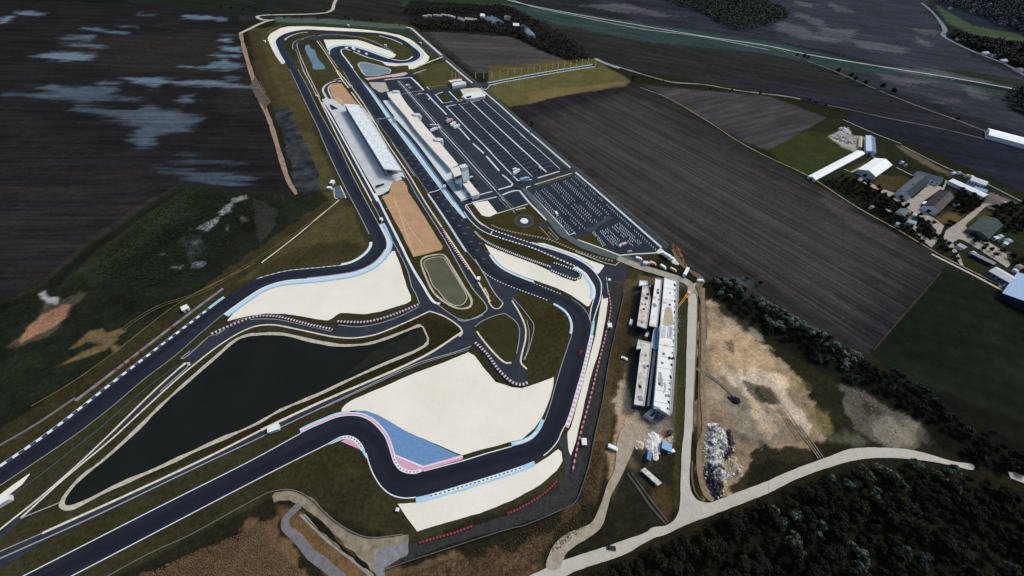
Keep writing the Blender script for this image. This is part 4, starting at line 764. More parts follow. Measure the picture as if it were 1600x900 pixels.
wk(560, 110, '1080,265 1120,260 1290,235 1340,230 1440,250', 1.0, M_WK2); wk(560, 110, '1065,260 1110,300', 1.4, M_WK)
wk(680, 80, '10,680 120,640', 1.4, M_WK); wk(680, 80, '0,680 120,815 270,790', 1.5, M_WK); wk(680, 80, '215,630 365,785 560,750 780,705', 1.6, M_WK)
wk(680, 80, '170,870 330,840', 1.2, M_WK); wk(680, 80, '370,835 450,900', .7, M_WK); wk(680, 80, '410,830 520,805', 1.2, M_WK2); wk(680, 80, '550,795 700,770', 1.2, M_WK)
wk(660, 150, '360,165 530,140', 1.2, M_WK); wk(660, 150, '375,170 700,510 1080,890', 1.4, M_WK); wk(760, 210, '0,215 200,430 490,725', 1.3, M_WK)
wk(660, 150, '570,130 900,460 1350,890', .7, M_WK); wk(760, 210, '40,0 300,250 720,665', .7, M_WK)
wk(660, 150, '760,95 1320,620 1600,880', 1.4, M_WK); wk(760, 210, '300,0 640,310 940,595', 1.5, M_WK)
wk(660, 150, '945,70 1240,330 1600,650', .8, M_WK); wk(760, 210, '530,0 840,260 1150,545', .8, M_WK)
wk(660, 150, '460,430 590,520 740,690', 1.8, M_WK); wk(660, 150, '380,340 460,400', 1.6, flat('pink_kerb', (190, 170, 172)))
wk(660, 150, '790,745 960,900', 1.9, M_WK); wk(760, 210, '0,345 200,575', 2.0, M_WK); wk(760, 210, '250,635 330,700 410,780 380,815 190,865', 1.7, M_WK)
wk(760, 210, '800,685 1140,580', 1.7, flat('cream_kerb2', (206, 206, 190))); wk(760, 210, '750,790 1350,605', 1.2, flat('cream_kerb3', (200, 196, 168))); wk(760, 210, '480,725 560,735 620,725 710,705', 1.3, M_WK)
wk(760, 210, '690,812 640,820 620,850 650,890', 1.1, M_WK); wk(720, 290, '1080,15 1030,30 1025,60 1600,660', 1.1, M_WK); wk(880, 320, '0,375 95,475 180,440', 1.1, M_WK)
wk(720, 290, '650,150 760,105 860,80 920,85 1070,270 1340,545', 1.9, M_WK); wk(720, 290, '590,70 800,0', 1.3, M_WK); wk(720, 290, '170,270 560,180', 1.3, M_WK); wk(720, 290, '0,245 290,150 490,95', 1.3, M_WK)
wk(720, 290, '570,440 800,370 1050,290', 1.0, flat('cream_kerb2', (206, 206, 190))); wk(720, 290, '800,375 850,435', .9, M_WK2); wk(720, 290, '860,385 1000,350 1010,365', 1.4, flat('cream_kerb3', (200, 196, 168)))
wk(720, 290, '590,200 740,360', .5, M_WK2); wk(720, 290, '540,80 650,200 790,370', .9, M_WK2); wk(720, 290, '600,130 830,355', .5, M_WK2)
poly('pavement', Z(720, 290, '180,275 420,240 575,435 450,492 400,490 330,470'), M_GRV); wk(720, 290, '75,310 90,370 200,510 310,600 480,700 700,780 1040,900', .0001) if False else None
kl(Z(720, 290, '170,285 90,305 75,335 150,430 250,550 350,630'), .7, M_KRB)
wk(880, 320, '220,550 450,630 640,700 870,790', 1.5, flat('cream_kerb2', (206, 206, 190))); wk(880, 320, '860,795 1100,775 1450,755', 1.3, flat('cream_kerb2', (206, 206, 190)))
poly('pavement', Z(880, 320, '1440,750 1500,690 1520,680 1570,720 1560,755 1480,770'), flat('cream_kerb2', (206, 206, 190)))
poly('road', Z(880, 320, '0,500 95,480 200,545 450,640 860,800 1000,800 1150,850 1300,900 1150,960 900,880 600,800 300,690 120,600'), mat('perimeter_asphalt', (90, 98, 96), (76, 84, 84), scale=.2, fine=.1))
poly('road', [(814, 294), (822, 294), (850, 325), (880, 357), (889, 369), (880, 373), (868, 362), (855, 345)], mat('perimeter_asphalt', (90, 98, 96)))
# perimeter road to the east, with a pale low wall along it
poly('road', [(634, 42), (646, 46), (692, 84), (760, 141), (899, 262), (1045, 384), (1040, 390), (893, 271), (752, 149), (686, 90), (644, 52), (634, 45)], mat('perimeter_lane', (64, 70, 74), (54, 60, 64), scale=.2))
for s_, w_ in (([(634, 42.5), (641, 44), (647, 48), (660, 60), (690, 86.5)], 4.2), ([(697, 95), (712, 108), (738, 130)], 2.8), ([(644, 108.5), (656, 103), (692, 89)], 3.2)): line('pavement', s_, w_, mat('cream_pavement', (206, 206, 194), (186, 188, 178), scale=.2))
kl([(691, 85), (760, 141), (900, 262), (1045, 383)], .45, mat('perimeter_line', (120, 118, 110)), False)
# bay marks in the large car park: thin lines across the rows
mk = MB(); zz = zl()
def lerp2(a, b, t): return (a[0] + (b[0] - a[0]) * t, a[1] + (b[1] - a[1]) * t)
cols = [((697.5, 167), (806, 281)), ((717, 163), (832, 276.5)), ((736, 160), (853.5, 269)), ((754.5, 157), (875, 264))]
def addbar(mk, a, b, w_, zz):
    A, B = at(*a), at(*b); d = B - A; d.z = 0
    if d.length < .01: return
    n = Vector((-d.y, d.x, 0)).normalized() * w_ / 2; A.z = B.z = zz; mk.quad(A - n, B - n, B + n, A + n)
ROWS = 24
for c in range(3):
    for i in range(1, ROWS):
        P = at(*cols[c][0]).lerp(at(*cols[c][1]), i / ROWS); Q = at(*cols[c + 1][0]).lerp(at(*cols[c + 1][1]), i / ROWS)
        for t0, t1 in ((.1, .34), (.42, .62), (.7, .92)):
            t0 += random.uniform(-.05, .05); t1 += random.uniform(-.05, .05)
            A, B = P.lerp(Q, t0), P.lerp(Q, t1); d = (B - A); n = Vector((-d.y, d.x, 0)).normalized() * .35; A.z = B.z = zz; mk.quad(A - n, B - n, B + n, A + n)
struct(mk.build('road_marking', flat('faint_paint', (96, 104, 110))))
# short bay lines of the lower car park
mk = MB(); zz = zl(); u_ = at(1000, 366) - at(870, 262); u_.z = 0; u_.normalize(); v_ = Vector((-u_.y, u_.x, 0))
def bays(a, b, n, lw=.6, ll=2.6, skip=None):
    A, B = at(*a), at(*b)
    for i in range(n):
        if random.random() < .06: continue
        c = A.lerp(B, i / (n - 1)); c.z = zz; e = Vector((.25, 1, 0)).normalized() * ll / 2; h = Vector((1, 0, 0)) * lw / 2
        mk.quad(c - e - h, c - e + h, c + e + h, c + e - h)
for a, b, n in ((( 899, 276), (1024, 390), 46), ((893, 280), (950, 335), 22), ((884, 283), (945, 340), 23), ((881, 284), (936, 337), 22), ((870, 287), (932, 347), 24), ((866, 288), (925, 347), 24), ((862, 290), (914, 345), 22), ((851, 296), (916, 360), 26), ((847, 298), (905, 357), 24), ((838, 300), (899, 366), 26), ((836, 304), (890, 362), 23),
                ((926, 364), (942, 384), 9), ((928, 363), (945, 383), 9), ((938, 362), (958, 383), 10), ((941, 361), (966, 385), 12), ((946, 360), (968, 383), 11), ((949, 358), (972, 381), 11), ((957, 355), (988, 384), 15), ((961, 353), (988, 378), 13), ((964, 351), (998, 382), 15), ((968, 350), (1001, 380), 15)):
    bays(a, b, n)
struct(mk.build('road_marking', flat('bay_paint', (160, 170, 178))))
kl(Z(880, 320, '0,100 200,250 330,360'), .5) if False else None
poly('car_park', Z(880, 320, '320,400 480,330 700,180 790,210 580,320 470,420 360,430'), mat('car_park_lane', (66, 74, 82), (54, 62, 70), scale=.2))
# ---------------------------------------------------------------- roads outside
line('road', T(0, 0, '2120,-60 2090,20 2040,80') + [(404, 25), (410, 31), (425, 32)], 7, M_GRD); line('road', [(428, 31), (415, 34), (405, 38), (393, 44), (376, 52)], 7, M_GRD)
line('road', [(376, 52), (379, 66), (390, 105), (404, 148), (418, 180), (424, 196), (440, 250), (452, 285), (464, 304)], (6.5, 3.6), mat('red_dirt_road', (160, 138, 118), (126, 106, 90), scale=.2, fine=.2), wob=.4)
poly('pond', [(427, 172), (452, 171), (463, 195), (478, 225), (492, 262), (497, 300), (480, 306), (466, 303), (455, 265), (446, 232), (438, 200), (432, 186)], mat('ditch_silt', (66, 72, 76), (32, 33, 33), scale=.06, fine=.3, contrast=.25, detail=8, bias=-.03), rough=4, step=3, smooth=True)
poly('path', T(1, 0, '0,470 40,540 90,640 60,690 20,640 -40,540'), mat('ditch_silt_brown', (110, 96, 86), (70, 62, 58), scale=.15, fine=.3), rough=2, step=3)
poly('road', Z(520, 225, '10,690 110,650 200,850 100,850 50,860'), mat('pump_pad', (92, 106, 120))); kl(Z(520, 225, '20,700 40,850 80,860'), .6, M_KRB); kl(Z(520, 225, '120,660 210,850'), .7, M_KRB)
kl([(530, 313), (500, 338), (460, 372), (409, 411)], .8, M_KRB)
# dirt track beside the western bank
for o_ in (0, 2.2): line('path', [(540, 300), (515, 325), (400, 405), (330, 448), (300, 461), (250, 477), (210, 500), (190, 515)], .5, mat('sandy_rut', (118, 106, 70), (90, 82, 54), scale=.3), off=o_, wob=.4)
line('path', [(400, 412), (318, 452), (268, 482), (185, 547), (110, 600), (50, 635)], .8, mat('sandy_rut', (118, 106, 70)), wob=.6)
# north road and tracks
for o_ in (0, 16): line('road', [(760, -12), (800, 2), (870, 17), (1000, 40), (1100, 57), (1200, 72 - o_ * .1), (1260, 85), (1400, 108), (1500, 124), (1600, 142), (1800, 178)] if o_ == 0 else [(780, -8), (830, 10), (900, 25), (1000, 45), (1100, 58), (1200, 78)], 6 if o_ == 0 else 4, mat('far_road', (176, 184, 178), (148, 156, 150), scale=.05), off=0, wob=.3)
line('road', T(3, 0, '-100,280 60,310 160,350 400,440 700,570 950,670 1200,760 1500,880 1700,960'), 4, mat('far_track', (110, 108, 104), (84, 82, 80), scale=.06), wob=.5)
line('road', T(2, 0, '520,365 560,385 700,430 900,490 1000,515 1200,530 1400,565 1600,590') + T(3, 0, '120,605 200,620'), 4.5, mat('far_track2', (138, 138, 132), (98, 98, 96), scale=.05), wob=.5)
line('road', T(3, 0, '350,655 500,685 700,730 900,770 1100,810 1350,870'), 4.5, mat('far_track3', (92, 90, 88), (64, 64, 64), scale=.05), wob=.6)
line('road', T(3, 0, '960,20 1010,60 1080,140 1110,190 1090,220 1150,260 1300,330 1480,400 1600,470 1800,560'), 8, mat('far_lane', (118, 128, 134), (92, 100, 106), scale=.04), wob=.3)
line('road', T(3, 0, '1060,120 1090,170 1105,230'), 5, mat('far_lane', (118, 128, 134)))
line('road', [(1000, 137), (1040, 152), (1090, 180), (1160, 225), (1200, 246), (1262, 275), (1340, 325), (1400, 358), (1450, 388), (1478, 404), (1550, 440), (1620, 478), (1720, 535)], 1.8, mat('field_track', (146, 134, 112), (112, 102, 84), scale=.2), wob=.4)
line('road', T(3, 1, '1020,690 1100,730 1280,820 1440,905 1700,1040'), 2.6, M_GRD, wob=.15)
line('path', [(1364, 548), (1400, 505), (1440, 460), (1470, 425)], 1.2, mat('field_edge', (58, 54, 46)), wob=.6)
# entrance avenue
line('road', [(752, 137), (765, 131), (790, 126.5), (830, 119), (880, 110), (925, 103), (938, 102)], 4.2, M_TRK2); line('kerb', [(762, 130), (785, 125.5), (830, 117), (880, 108.5), (925, 101.5)], 2.2, M_WK); line('kerb', [(764, 134), (785, 129), (830, 121), (880, 112), (930, 104.5)], 2.2, M_WK)
line('road', [(752, 137), (756, 141), (761, 139), (765, 134)], 1.2, flat('cream_kerb3', (200, 196, 168)))
line('road', [(930, 92), (945, 99), (968, 107)], 9, mat('avenue_junction', (150, 158, 158), (118, 126, 126), scale=.1), wob=.3)
# gravel road past the building site and along the wood
ROADM = T(2, 2, '1140,-60 1138,60 1128,250 1118,480 1112,700 1096,900'); 
poly('road', T(2, 2, '1105,-10 1100,100 1092,300 1085,560 1072,900') + T(2, 3, '1060,100 1052,300 1045,470 1020,540 960,585 870,600 840,625 600,710 330,800 130,890 60,930 250,930 420,860 700,765 880,665 960,640 1100,575 1300,500 1600,385') + T(3, 3, '0,385 200,285 400,215 560,175 720,163 880,170 1050,190 1200,225 1280,238 1280,205 1150,185 1000,140 900,115 750,100 640,98 500,110 350,165 100,258 0,305') + T(2, 3, '1600,305 1400,380 1310,415 1240,440 1200,440 1150,420 1115,360 1112,200 1125,0') + T(2, 2, '1130,890 1140,560 1150,300 1155,100 1160,20 1165,-30'), M_GRD, smooth=True, n=4, rough=.25, step=1.5)
line('road', T(3, 3, '1500,262 1600,300 1800,390'), 5, M_GRD)
line('road', T(2, 1, '660,715 800,770 900,800 1000,830 1100,870 1140,940'), 6.5, mat('site_road', (164, 160, 148), (140, 136, 124), scale=.2), wob=.1)
line('path', T(2, 1, '1000,660 1050,740 1120,800 1190,850') + T(2, 2, '1160,0 1190,80 1200,200 1200,320'), 4, mat('tan_track', (120, 106, 84), (84, 76, 60), scale=.3, fine=.3), wob=.6)
poly('path', T(2, 3, '700,-40 790,-40 760,100 700,240 660,320 610,420 570,560 545,610 470,670 400,710 340,760 320,800 300,850 210,850 240,740 300,660 400,610 500,560 560,440 590,340 640,240 650,120 660,40'), M_DIRT, rough=.5, step=2, smooth=True)
line('path', T(2, 3, '720,260 800,370 860,460 960,575'), 1.1, mat('site_rut', (84, 82, 76)), wob=.5); line('path', T(2, 3, '745,255 820,360 890,455 975,565'), .9, mat('site_rut', (84, 82, 76)), wob=.5)
for s in ('1130,20 1150,40 1152,300 1145,500 1135,700 1130,900', '1175,100 1170,400 1160,900'): line('path', T(2, 2, s), .8, mat('verge_rut', (112, 100, 80)), wob=.5)
line('path', T(2, 3, '1125,180 1125,300 1150,390 1200,440'), .8, mat('verge_rut', (112, 100, 80)), wob=.5); line('path', T(2, 2, '1190,0 1195,300 1190,640 1200,900') + T(2, 3, '1170,100 1180,300 1220,400 1260,420'), 3, mat('tan_track2', (142, 122, 100), (112, 98, 80), scale=.4), wob=.4)
line('path', T(2, 2, '1140,500 1180,520 1290,590 1390,680'), 1.8, mat('muddy_ruts', (124, 116, 100), (90, 86, 76), scale=.5, contrast=.3), wob=.9)
for o_ in (-1.2, 0, 1.4): line('path', T(3, 3, '180,-40 240,40 290,110 330,170'), .6, mat('pale_rut', (140, 128, 106), (104, 96, 78), scale=.5, contrast=.3), off=o_ * 1.2, wob=.9)
for o_ in (0, 1.6, 3.1, 5.2): line('path', T(3, 2, '-60,640 60,760 140,880 200,960'), .4, mat('pale_rut', (140, 128, 106)), off=o_, wob=.9)
# farm roads
M_FRM = mat('farm_concrete', (168, 162, 150), (140, 134, 124), scale=.25, fine=.15)
poly('road', T(3, 1, '560,-10 660,80 650,100 540,30'), M_FRM) if False else None
line('road', T(3, 1, '600,55 670,90 660,105 520,178 475,160'), 2.2, M_FRM, False); line('road', T(3, 1, '800,148 920,208'), 2, M_FRM)
poly('road', T(3, 1, '540,215 600,200 620,235 700,280 800,310 900,345 1000,255 1090,275 960,365 950,400 1100,515 1090,530 1085,545 1060,600 1020,650 1005,640 960,600 920,550 870,490 900,480 950,560 1010,605 1045,575 1050,540 1000,490 870,405 780,345 680,290'), M_FRM, rough=.4, step=2)
poly('road', T(3, 1, '1110,540 1190,490 1340,375 1400,375 1360,390 1230,510 1250,540 1320,580 1480,680 1510,760 1490,775 1400,715 1230,610 1190,595 1150,620 1190,690 1220,760 1200,760 1170,700 1100,610 1095,580'), M_FRM, rough=.4, step=2)
poly('road', T(3, 1, '1400,800 1480,820 1560,850 1520,870 1460,900 1440,895 1430,850'), M_FRM)
poly('road', T(3, 1, '1000,240 1090,275 1110,225 1120,235 1095,290 1040,280'), M_FRM)
for s in ('860,500 920,440 1000,450 1060,500', ): line('path', T(3, 1, s), 2, mat('farm_dirt', (118, 112, 100)), wob=.5)
line('path', T(3, 1, '830,10 1000,95 1160,170 1300,220 1520,330 1600,370'), 2.6, mat('far_lane2', (120, 134, 132), (96, 108, 106), scale=.1), wob=.2); line('path', T(3, 0, '465,748 650,830 830,900'), 2.4, mat('far_lane3', (128, 146, 150)), wob=.2)
# ---------------------------------------------------------------- buildings
def site(name, px, label, cat, group=None):
    p = at(*px); return empty(name, (p.x, p.y, 0), 0, label, cat, group)
def put(mb, name, mats, root, smooth=False):
    l = root.location; mb.v = [(x - l.x, y - l.y, z - l.z) for x, y, z in mb.v]
    return mb.build(name, mats, root, smooth)
def ring(px, z): return [(p.x, p.y) for p in W(px, z)]
def grow(r, d):
    """push a ring of xy outwards"""
    n = len(r); a = sum(r[i][0] * r[(i + 1) % n][1] - r[(i + 1) % n][0] * r[i][1] for i in range(n)); sg = 1 if a > 0 else -1; out = []
    for i in range(n):
        p0, p1, p2 = Vector(r[i - 1]), Vector(r[i]), Vector(r[(i + 1) % n]); e1 = (p1 - p0).normalized(); e2 = (p2 - p1).normalized()
        n1 = Vector((e1.y, -e1.x)) * sg; n2 = Vector((e2.y, -e2.x)) * sg; m = n1 + n2
        m = m / max(.25, m.dot(n1)) if m.length > 1e-6 else n1
        out.append(tuple(p1 + m * d))
    return out
def panel(mb, a, b, z0, z1, t0, t1, out=.05, mi=0):
    """a pane standing proud of the wall a-b (outside on the right of a->b)"""
    a = Vector((a[0], a[1], 0)); b = Vector((b[0], b[1], 0)); d = b - a; L = d.length; d.normalize(); n = Vector((d.y, -d.x, 0))
    p = a + d * L * t0; q = a + d * L * t1; c = (p + q) / 2 + n * out * .5; return mb.box((c.x, c.y, z0), ((q - p).length, out, z1 - z0), math.atan2(d.y, d.x), mi)
M_ROOFW = mat('white_roof_membrane', (226, 230, 228), (206, 210, 208), scale=.12, fine=.06, fscale=1.2, contrast=.5)
M_WALLW = flat('white_render', (206, 210, 212)); M_WALLG = flat('grey_cladding', (132, 140, 148)); M_GLASS = mat('dark_glass', (28, 38, 58), (22, 30, 46), scale=.4, fine=0, rough=.15, spec=.5)
M_CREAM = mat('cream_roof', (226, 221, 210), (212, 206, 194), scale=.07, fine=.05, contrast=.5); M_STEEL = flat('galvanised_steel', (168, 176, 180), rough=.5); M_DARKM = flat('dark_metal', (40, 44, 52))
# --- grandstand
root = site('grandstand', (585, 215), 'long grandstand with streaky white roof between back straight and main straight', 'grandstand')
A, B_, C_, D_ = at(600, 263.5, 9), at(628, 267, 10), at(538, 162, 9), at(561, 164, 10)
u = (C_ - A); u.z = 0; LG = u.length; u.normalize(); v = Vector((u.y, -u.x, 0)); WG = abs((B_ - A).dot(v))
def gp(a, b, z): p = Vector((A.x, A.y, 0)) + u * a + v * b; return (p.x, p.y, z)
mb = MB(); n = 48
rr_ = [(A, B_), (C_, D_)]
cam_roof = [A, B_, D_, C_]
mb.prism([(p.x, p.y) for p in cam_roof], 8.2, [8.9, 10.2, 10.2, 8.9]); 
m_gr = mat('streaky_white_roof', (232, 236, 234), (182, 202, 208), scale=.3, contrast=.26, detail=9, fine=.12, fscale=1.2, bias=.06, stretch=(math.atan2(u.y, u.x), 1.4))
put(mb, 'roof', m_gr, root)
mb = MB()
for i in range(12):
    mb.prism([gp(1, WG * .95 - i * 1.15, 0)[:2], gp(LG - 1, WG * .95 - i * 1.15, 0)[:2], gp(LG - 1, WG * .95 - (i + 1) * 1.15, 0)[:2], gp(1, WG * .95 - (i + 1) * 1.15, 0)[:2]], 0, .9 + i * .48)
put(mb, 'seating', mat('grey_blue_seats', (120, 134, 146), (88, 100, 112), scale=.8), root)
mb = MB(); mb.prism([gp(.5, 2.0, 0)[:2], gp(LG - .5, 2.0, 0)[:2], gp(LG - .5, 2.5, 0)[:2], gp(.5, 2.5, 0)[:2]], 0, 8.0); put(mb, 'back_wall', flat('shaded_concrete', (150, 156, 160)), root)
for i in range(17):
    a_ = .4 + i * (LG - .8) / 16
    mb = MB(); mb.tube(gp(a_, 1.2, 0), gp(a_, 1.2, 8.3), .22); put(mb, 'post', M_STEEL, root)
    if i in (0, 16):
        mb = MB(); mb.tube(gp(a_, WG * .6, 0), gp(a_, WG * .6, 8.6), .2); put(mb, 'post', M_STEEL, root)
mb = MB()
for i in range(17):
    a_ = .4 + i * (LG - .8) / 16; mb.tube(gp(a_, .6, 8.1), gp(a_, WG - .6, 8.1), .16); 
put(mb, 'roof_frame', M_STEEL, root)
mb = MB()
for t0, t1 in ((.18, .52), (.62, .9)): panel(mb, gp(.3, WG, 0), gp(.3, 0, 0), 3.0, 6.6, 1 - t1, 1 - t0, .06)
put(mb, 'opening', M_DARKM, root)
# --- black rectangles (open stair pits) on the apron
for r_, nm_, lb_ in ((Z(520, 225, '665,655 800,620 810,640 720,680 680,692'), 'ramp_wall', 'dark sunken stairwell on the pale apron past the near end of the grandstand'), (Z(440, 110, '755,530 885,600 795,615 765,570'), 'ramp_wall', 'black triangular ramp pit on the pale apron past the far end of the grandstand')):
    mb = MB(); mb.prism(ring(r_, .5), 0.9, 1.0, 0); mb.prism(ring(r_, .5), .0, .9, 1); o = mb.build('stairwell', [M_DARKM, M_CON]); tag(o, lb_, 'stairwell')
# --- pit building
root = site('pit_building', (668, 215), 'long cream roofed pit building beside the white pit apron', 'pit building')
PLf = [(606, 148), (611, 155), (635, 183), (647, 200), (671, 228), (704, 264)]; PRf = [(716, 257), (691, 227), (665, 198), (653, 183.5), (636, 163), (623, 143.5)]
rp = ring(PLf + PRf, 5.2)
mb = MB(); mb.prism(rp, 4.8, 5.2); put(mb, 'roof', M_CREAM, root)
mb = MB(); rw = grow(rp, -.7); mb.prism(rw, 0, 4.8); put(mb, 'wall', flat('pale_pit_wall', (214, 216, 214)), root)
mbw = MB(); mbd = MB()
for i in range(len(rw)):
    a, b = rw[i], rw[(i + 1) % len(rw)]; L = math.dist(a, b)
    if L < 12: continue
    ar = sum(rw[j][0] * rw[(j + 1) % len(rw)][1] - rw[(j + 1) % len(rw)][0] * rw[j][1] for j in range(len(rw)))
    aa, bb = (a, b) if ar > 0 else (b, a); k = int(L / 6)
    for j in range(k):
        panel(mbw, aa, bb, 3.5, 4.4, (j + .1) / k, (j + .9) / k, .08); panel(mbd, aa, bb, .05, 2.9, (j + .12) / k, (j + .88) / k, .08)
put(mbw, 'window_band', flat('grey_glass', (128, 136, 142), rough=.3), root); put(mbd, 'garage_door', flat('pale_shutter', (204, 208, 208)), root)
for (px, r0) in (((619, 142.5), 3.6), ((651, 178.5), 3.4), ((685, 217.5), 3.6)):
    p = at(*px, 6.6); mb = MB(); rg = [(p.x + r0 * 1.5 * math.cos(a), p.y + r0 * math.sin(a)) for a in np.linspace(0, 2 * math.pi, 14, endpoint=False)]; mb.prism(rg, 0, 6.6); put(mb, 'stair_tower', M_WALLW, root)
    mb = MB(); mb.prism([(p.x + (x - p.x) * .6 - 3.5, p.y + (y - p.y) * .6 + .6) for x, y in rg], 5.15, 5.9); put(mb, 'roof_plant', M_WALLG, root)
PA = [(598, 158), (609, 156), (633, 186), (668, 230), (703, 268), (722, 290), (742, 304), (721, 313.5), (705, 296), (655, 228), (640, 210), (620, 188)]
poly('pavement', PA, mat('white_pit_apron', (214, 224, 224), (190, 200, 200), scale=.1, fine=.07, contrast=.5))
poly('pavement', Z(560, 110, '450,350 470,345 500,335 560,330 560,440 510,450 470,430'), M_CON)
line('pavement', [(609, 157), (634, 187), (670, 231), (702, 268)], 2.2, mat('shaded_apron', (190, 198, 198), (170, 178, 178), scale=.2), False, off=-1.6)  # shadow stripe along the facade, painted as a greyer band
poly('paddock', Z(560, 110, '300,370 440,330 470,440 370,480'), M_LOT)
root = site('race_control_tower', (715, 270), 'grey glazed race control tower joining the near end of the cream roofed building', 'control tower')
mb = MB(); r1 = ring(Z(640, 225, '640,390 770,345 815,470 705,512'), 12.5); mb.prism(r1, 12.0, 12.5); put(mb, 'roof', M_CREAM, root)
mb = MB(); r2 = grow(r1, -.5); mb.prism(r2, 0, 12.0); put(mb, 'wall', M_WALLG, root)
mb = MB()
ar = sum(r2[j][0] * r2[(j + 1) % 4][1] - r2[(j + 1) % 4][0] * r2[j][1] for j in range(4)); r2 = r2 if ar > 0 else r2[::-1]
for i in range(4):
    for z0 in (2, 5.4, 8.8): mb = MB(); panel(mb, r2[i], r2[(i + 1) % 4], z0, z0 + 2.4, .08, .92, .08); put(mb, 'window', M_GLASS, root)
mb = MB(); mb.prism(ring(Z(640, 225, '690,520 800,480 830,590 780,625 720,615'), 8), 0, 8); put(mb, 'front_hall', mat('blue_grey_glazing', (116, 140, 156), (84, 104, 120), scale=.5), root)
mb = MB(); mb.prism(ring(Z(640, 225, '765,335 870,305 915,350 810,380'), 11), 0, 11); put(mb, 'stair_tower', M_WALLW, root)
mb = MB(); mb.prism(ring(Z(640, 225, '800,385 910,355 930,460 900,580 840,590 815,470'), 7), 0, 7); put(mb, 'annex', mat('pale_grey_roof', (168, 184, 190), (132, 148, 154), scale=.4), root)
root = site('medical_centre', (737, 296), 'low cream roofed block at the near end of the pit apron', 'building')
r1 = ring(Z(640, 225, '820,610 930,572 1090,768 1075,785 970,815 960,790'), 5); mb = MB(); mb.prism(r1, 4.6, 5); put(mb, 'roof', M_CREAM, root); mb = MB(); r2 = grow(r1, -.5); mb.prism(r2, 0, 4.6); put(mb, 'wall', M_WALLW, root)
# --- entrance gatehouse
root = site('gatehouse', (742, 146), 'white flat roofed gatehouse between the entrance avenue and the big car park', 'gatehouse')
mb = MB(); mb.prism(ring(Z(680, 80, '480,655 700,625 780,680 770,700 600,735 480,745 430,700'), 3.6), 3.2, 3.6); put(mb, 'roof', M_ROOFW, root)
mb = MB(); mb.prism(grow(ring(Z(680, 80, '480,655 700,625 780,680 770,700 600,735 480,745 430,700'), 3.6), -.5), 0, 3.2); put(mb, 'wall', M_WALLW, root)
mb = MB(); mb.prism(ring(Z(680, 80, '485,705 565,692 562,715 500,728'), 4.4), 3.58, 4.4); put(mb, 'roof_plant', M_DARKM, root)
poly('pavement', Z(680, 80, '390,600 470,590 660,575 710,590 800,680 780,705 440,760 360,770 440,745 410,720 440,690'), mat('cream_forecourt', (214, 208, 186), (190, 184, 162), scale=.2))
root = site('entrance_canopy', (714, 128), 'curved white entrance canopy behind the row of flagpoles', 'canopy')
mb = MB(); mb.prism(ring(Z(680, 80, '205,460 300,440 415,430 420,460 330,465 270,475 240,490'), 5), 4.6, 5); put(mb, 'roof', flat('cream_canopy', (222, 212, 184)), root)
mb = MB(); mb.prism(ring(Z(680, 80, '260,500 330,470 420,465 480,480 470,510 360,530 270,545'), 4), 0, 4); put(mb, 'wall', M_WALLW, root)
for q in Z(680, 80, '225,500 320,480 410,470'):
    mb = MB(); p = at(*q, 0); mb.tube((p.x, p.y, 0), (p.x, p.y, 4.7), .25); put(mb, 'post', M_STEEL, root)
# --- start gantry
def gantry(a, b, h, label):
    p, q = at(*a), at(*b); root = empty('gantry', (p.x, p.y, 0), 0, label, 'gantry')
    for s in (p, q):
        mb = MB(); mb.box((s.x, s.y, 0), (1.0, 1.0, h)); put(mb, 'post', M_STEEL, root)
    mb = MB(); d = q - p; c = (p + q) / 2; mb.box((c.x, c.y, h), (d.length + 1, 1.0, 1.2), math.atan2(d.y, d.x)); put(mb, 'beam', flat('gantry_beam', (150, 158, 166)), root); return root
gantry((592, 195), (616, 192), 6, 'grey timing gantry spanning the main straight halfway along the grandstand')
o = MB(); p = at(618, 188.5); o.box((p.x, p.y, 0), (2.4, 3.2, 3.2)); o.box((p.x, p.y, 3.2), (2.8, 3.6, .3)); tag(o.build('timing_hut', M_WALLW), 'white timing hut on the pit wall at the foot of the gantry', 'hut')
o = MB(); p = at(695, 294); o.box((p.x, p.y, 0), (2.2, 4.2, 2.6)); o.box((p.x, p.y, 2.6), (2.6, 4.6, .25)); tag(o.build('starter_hut', M_WALLW), 'white starter hut on the pit wall beside the start line', 'hut')
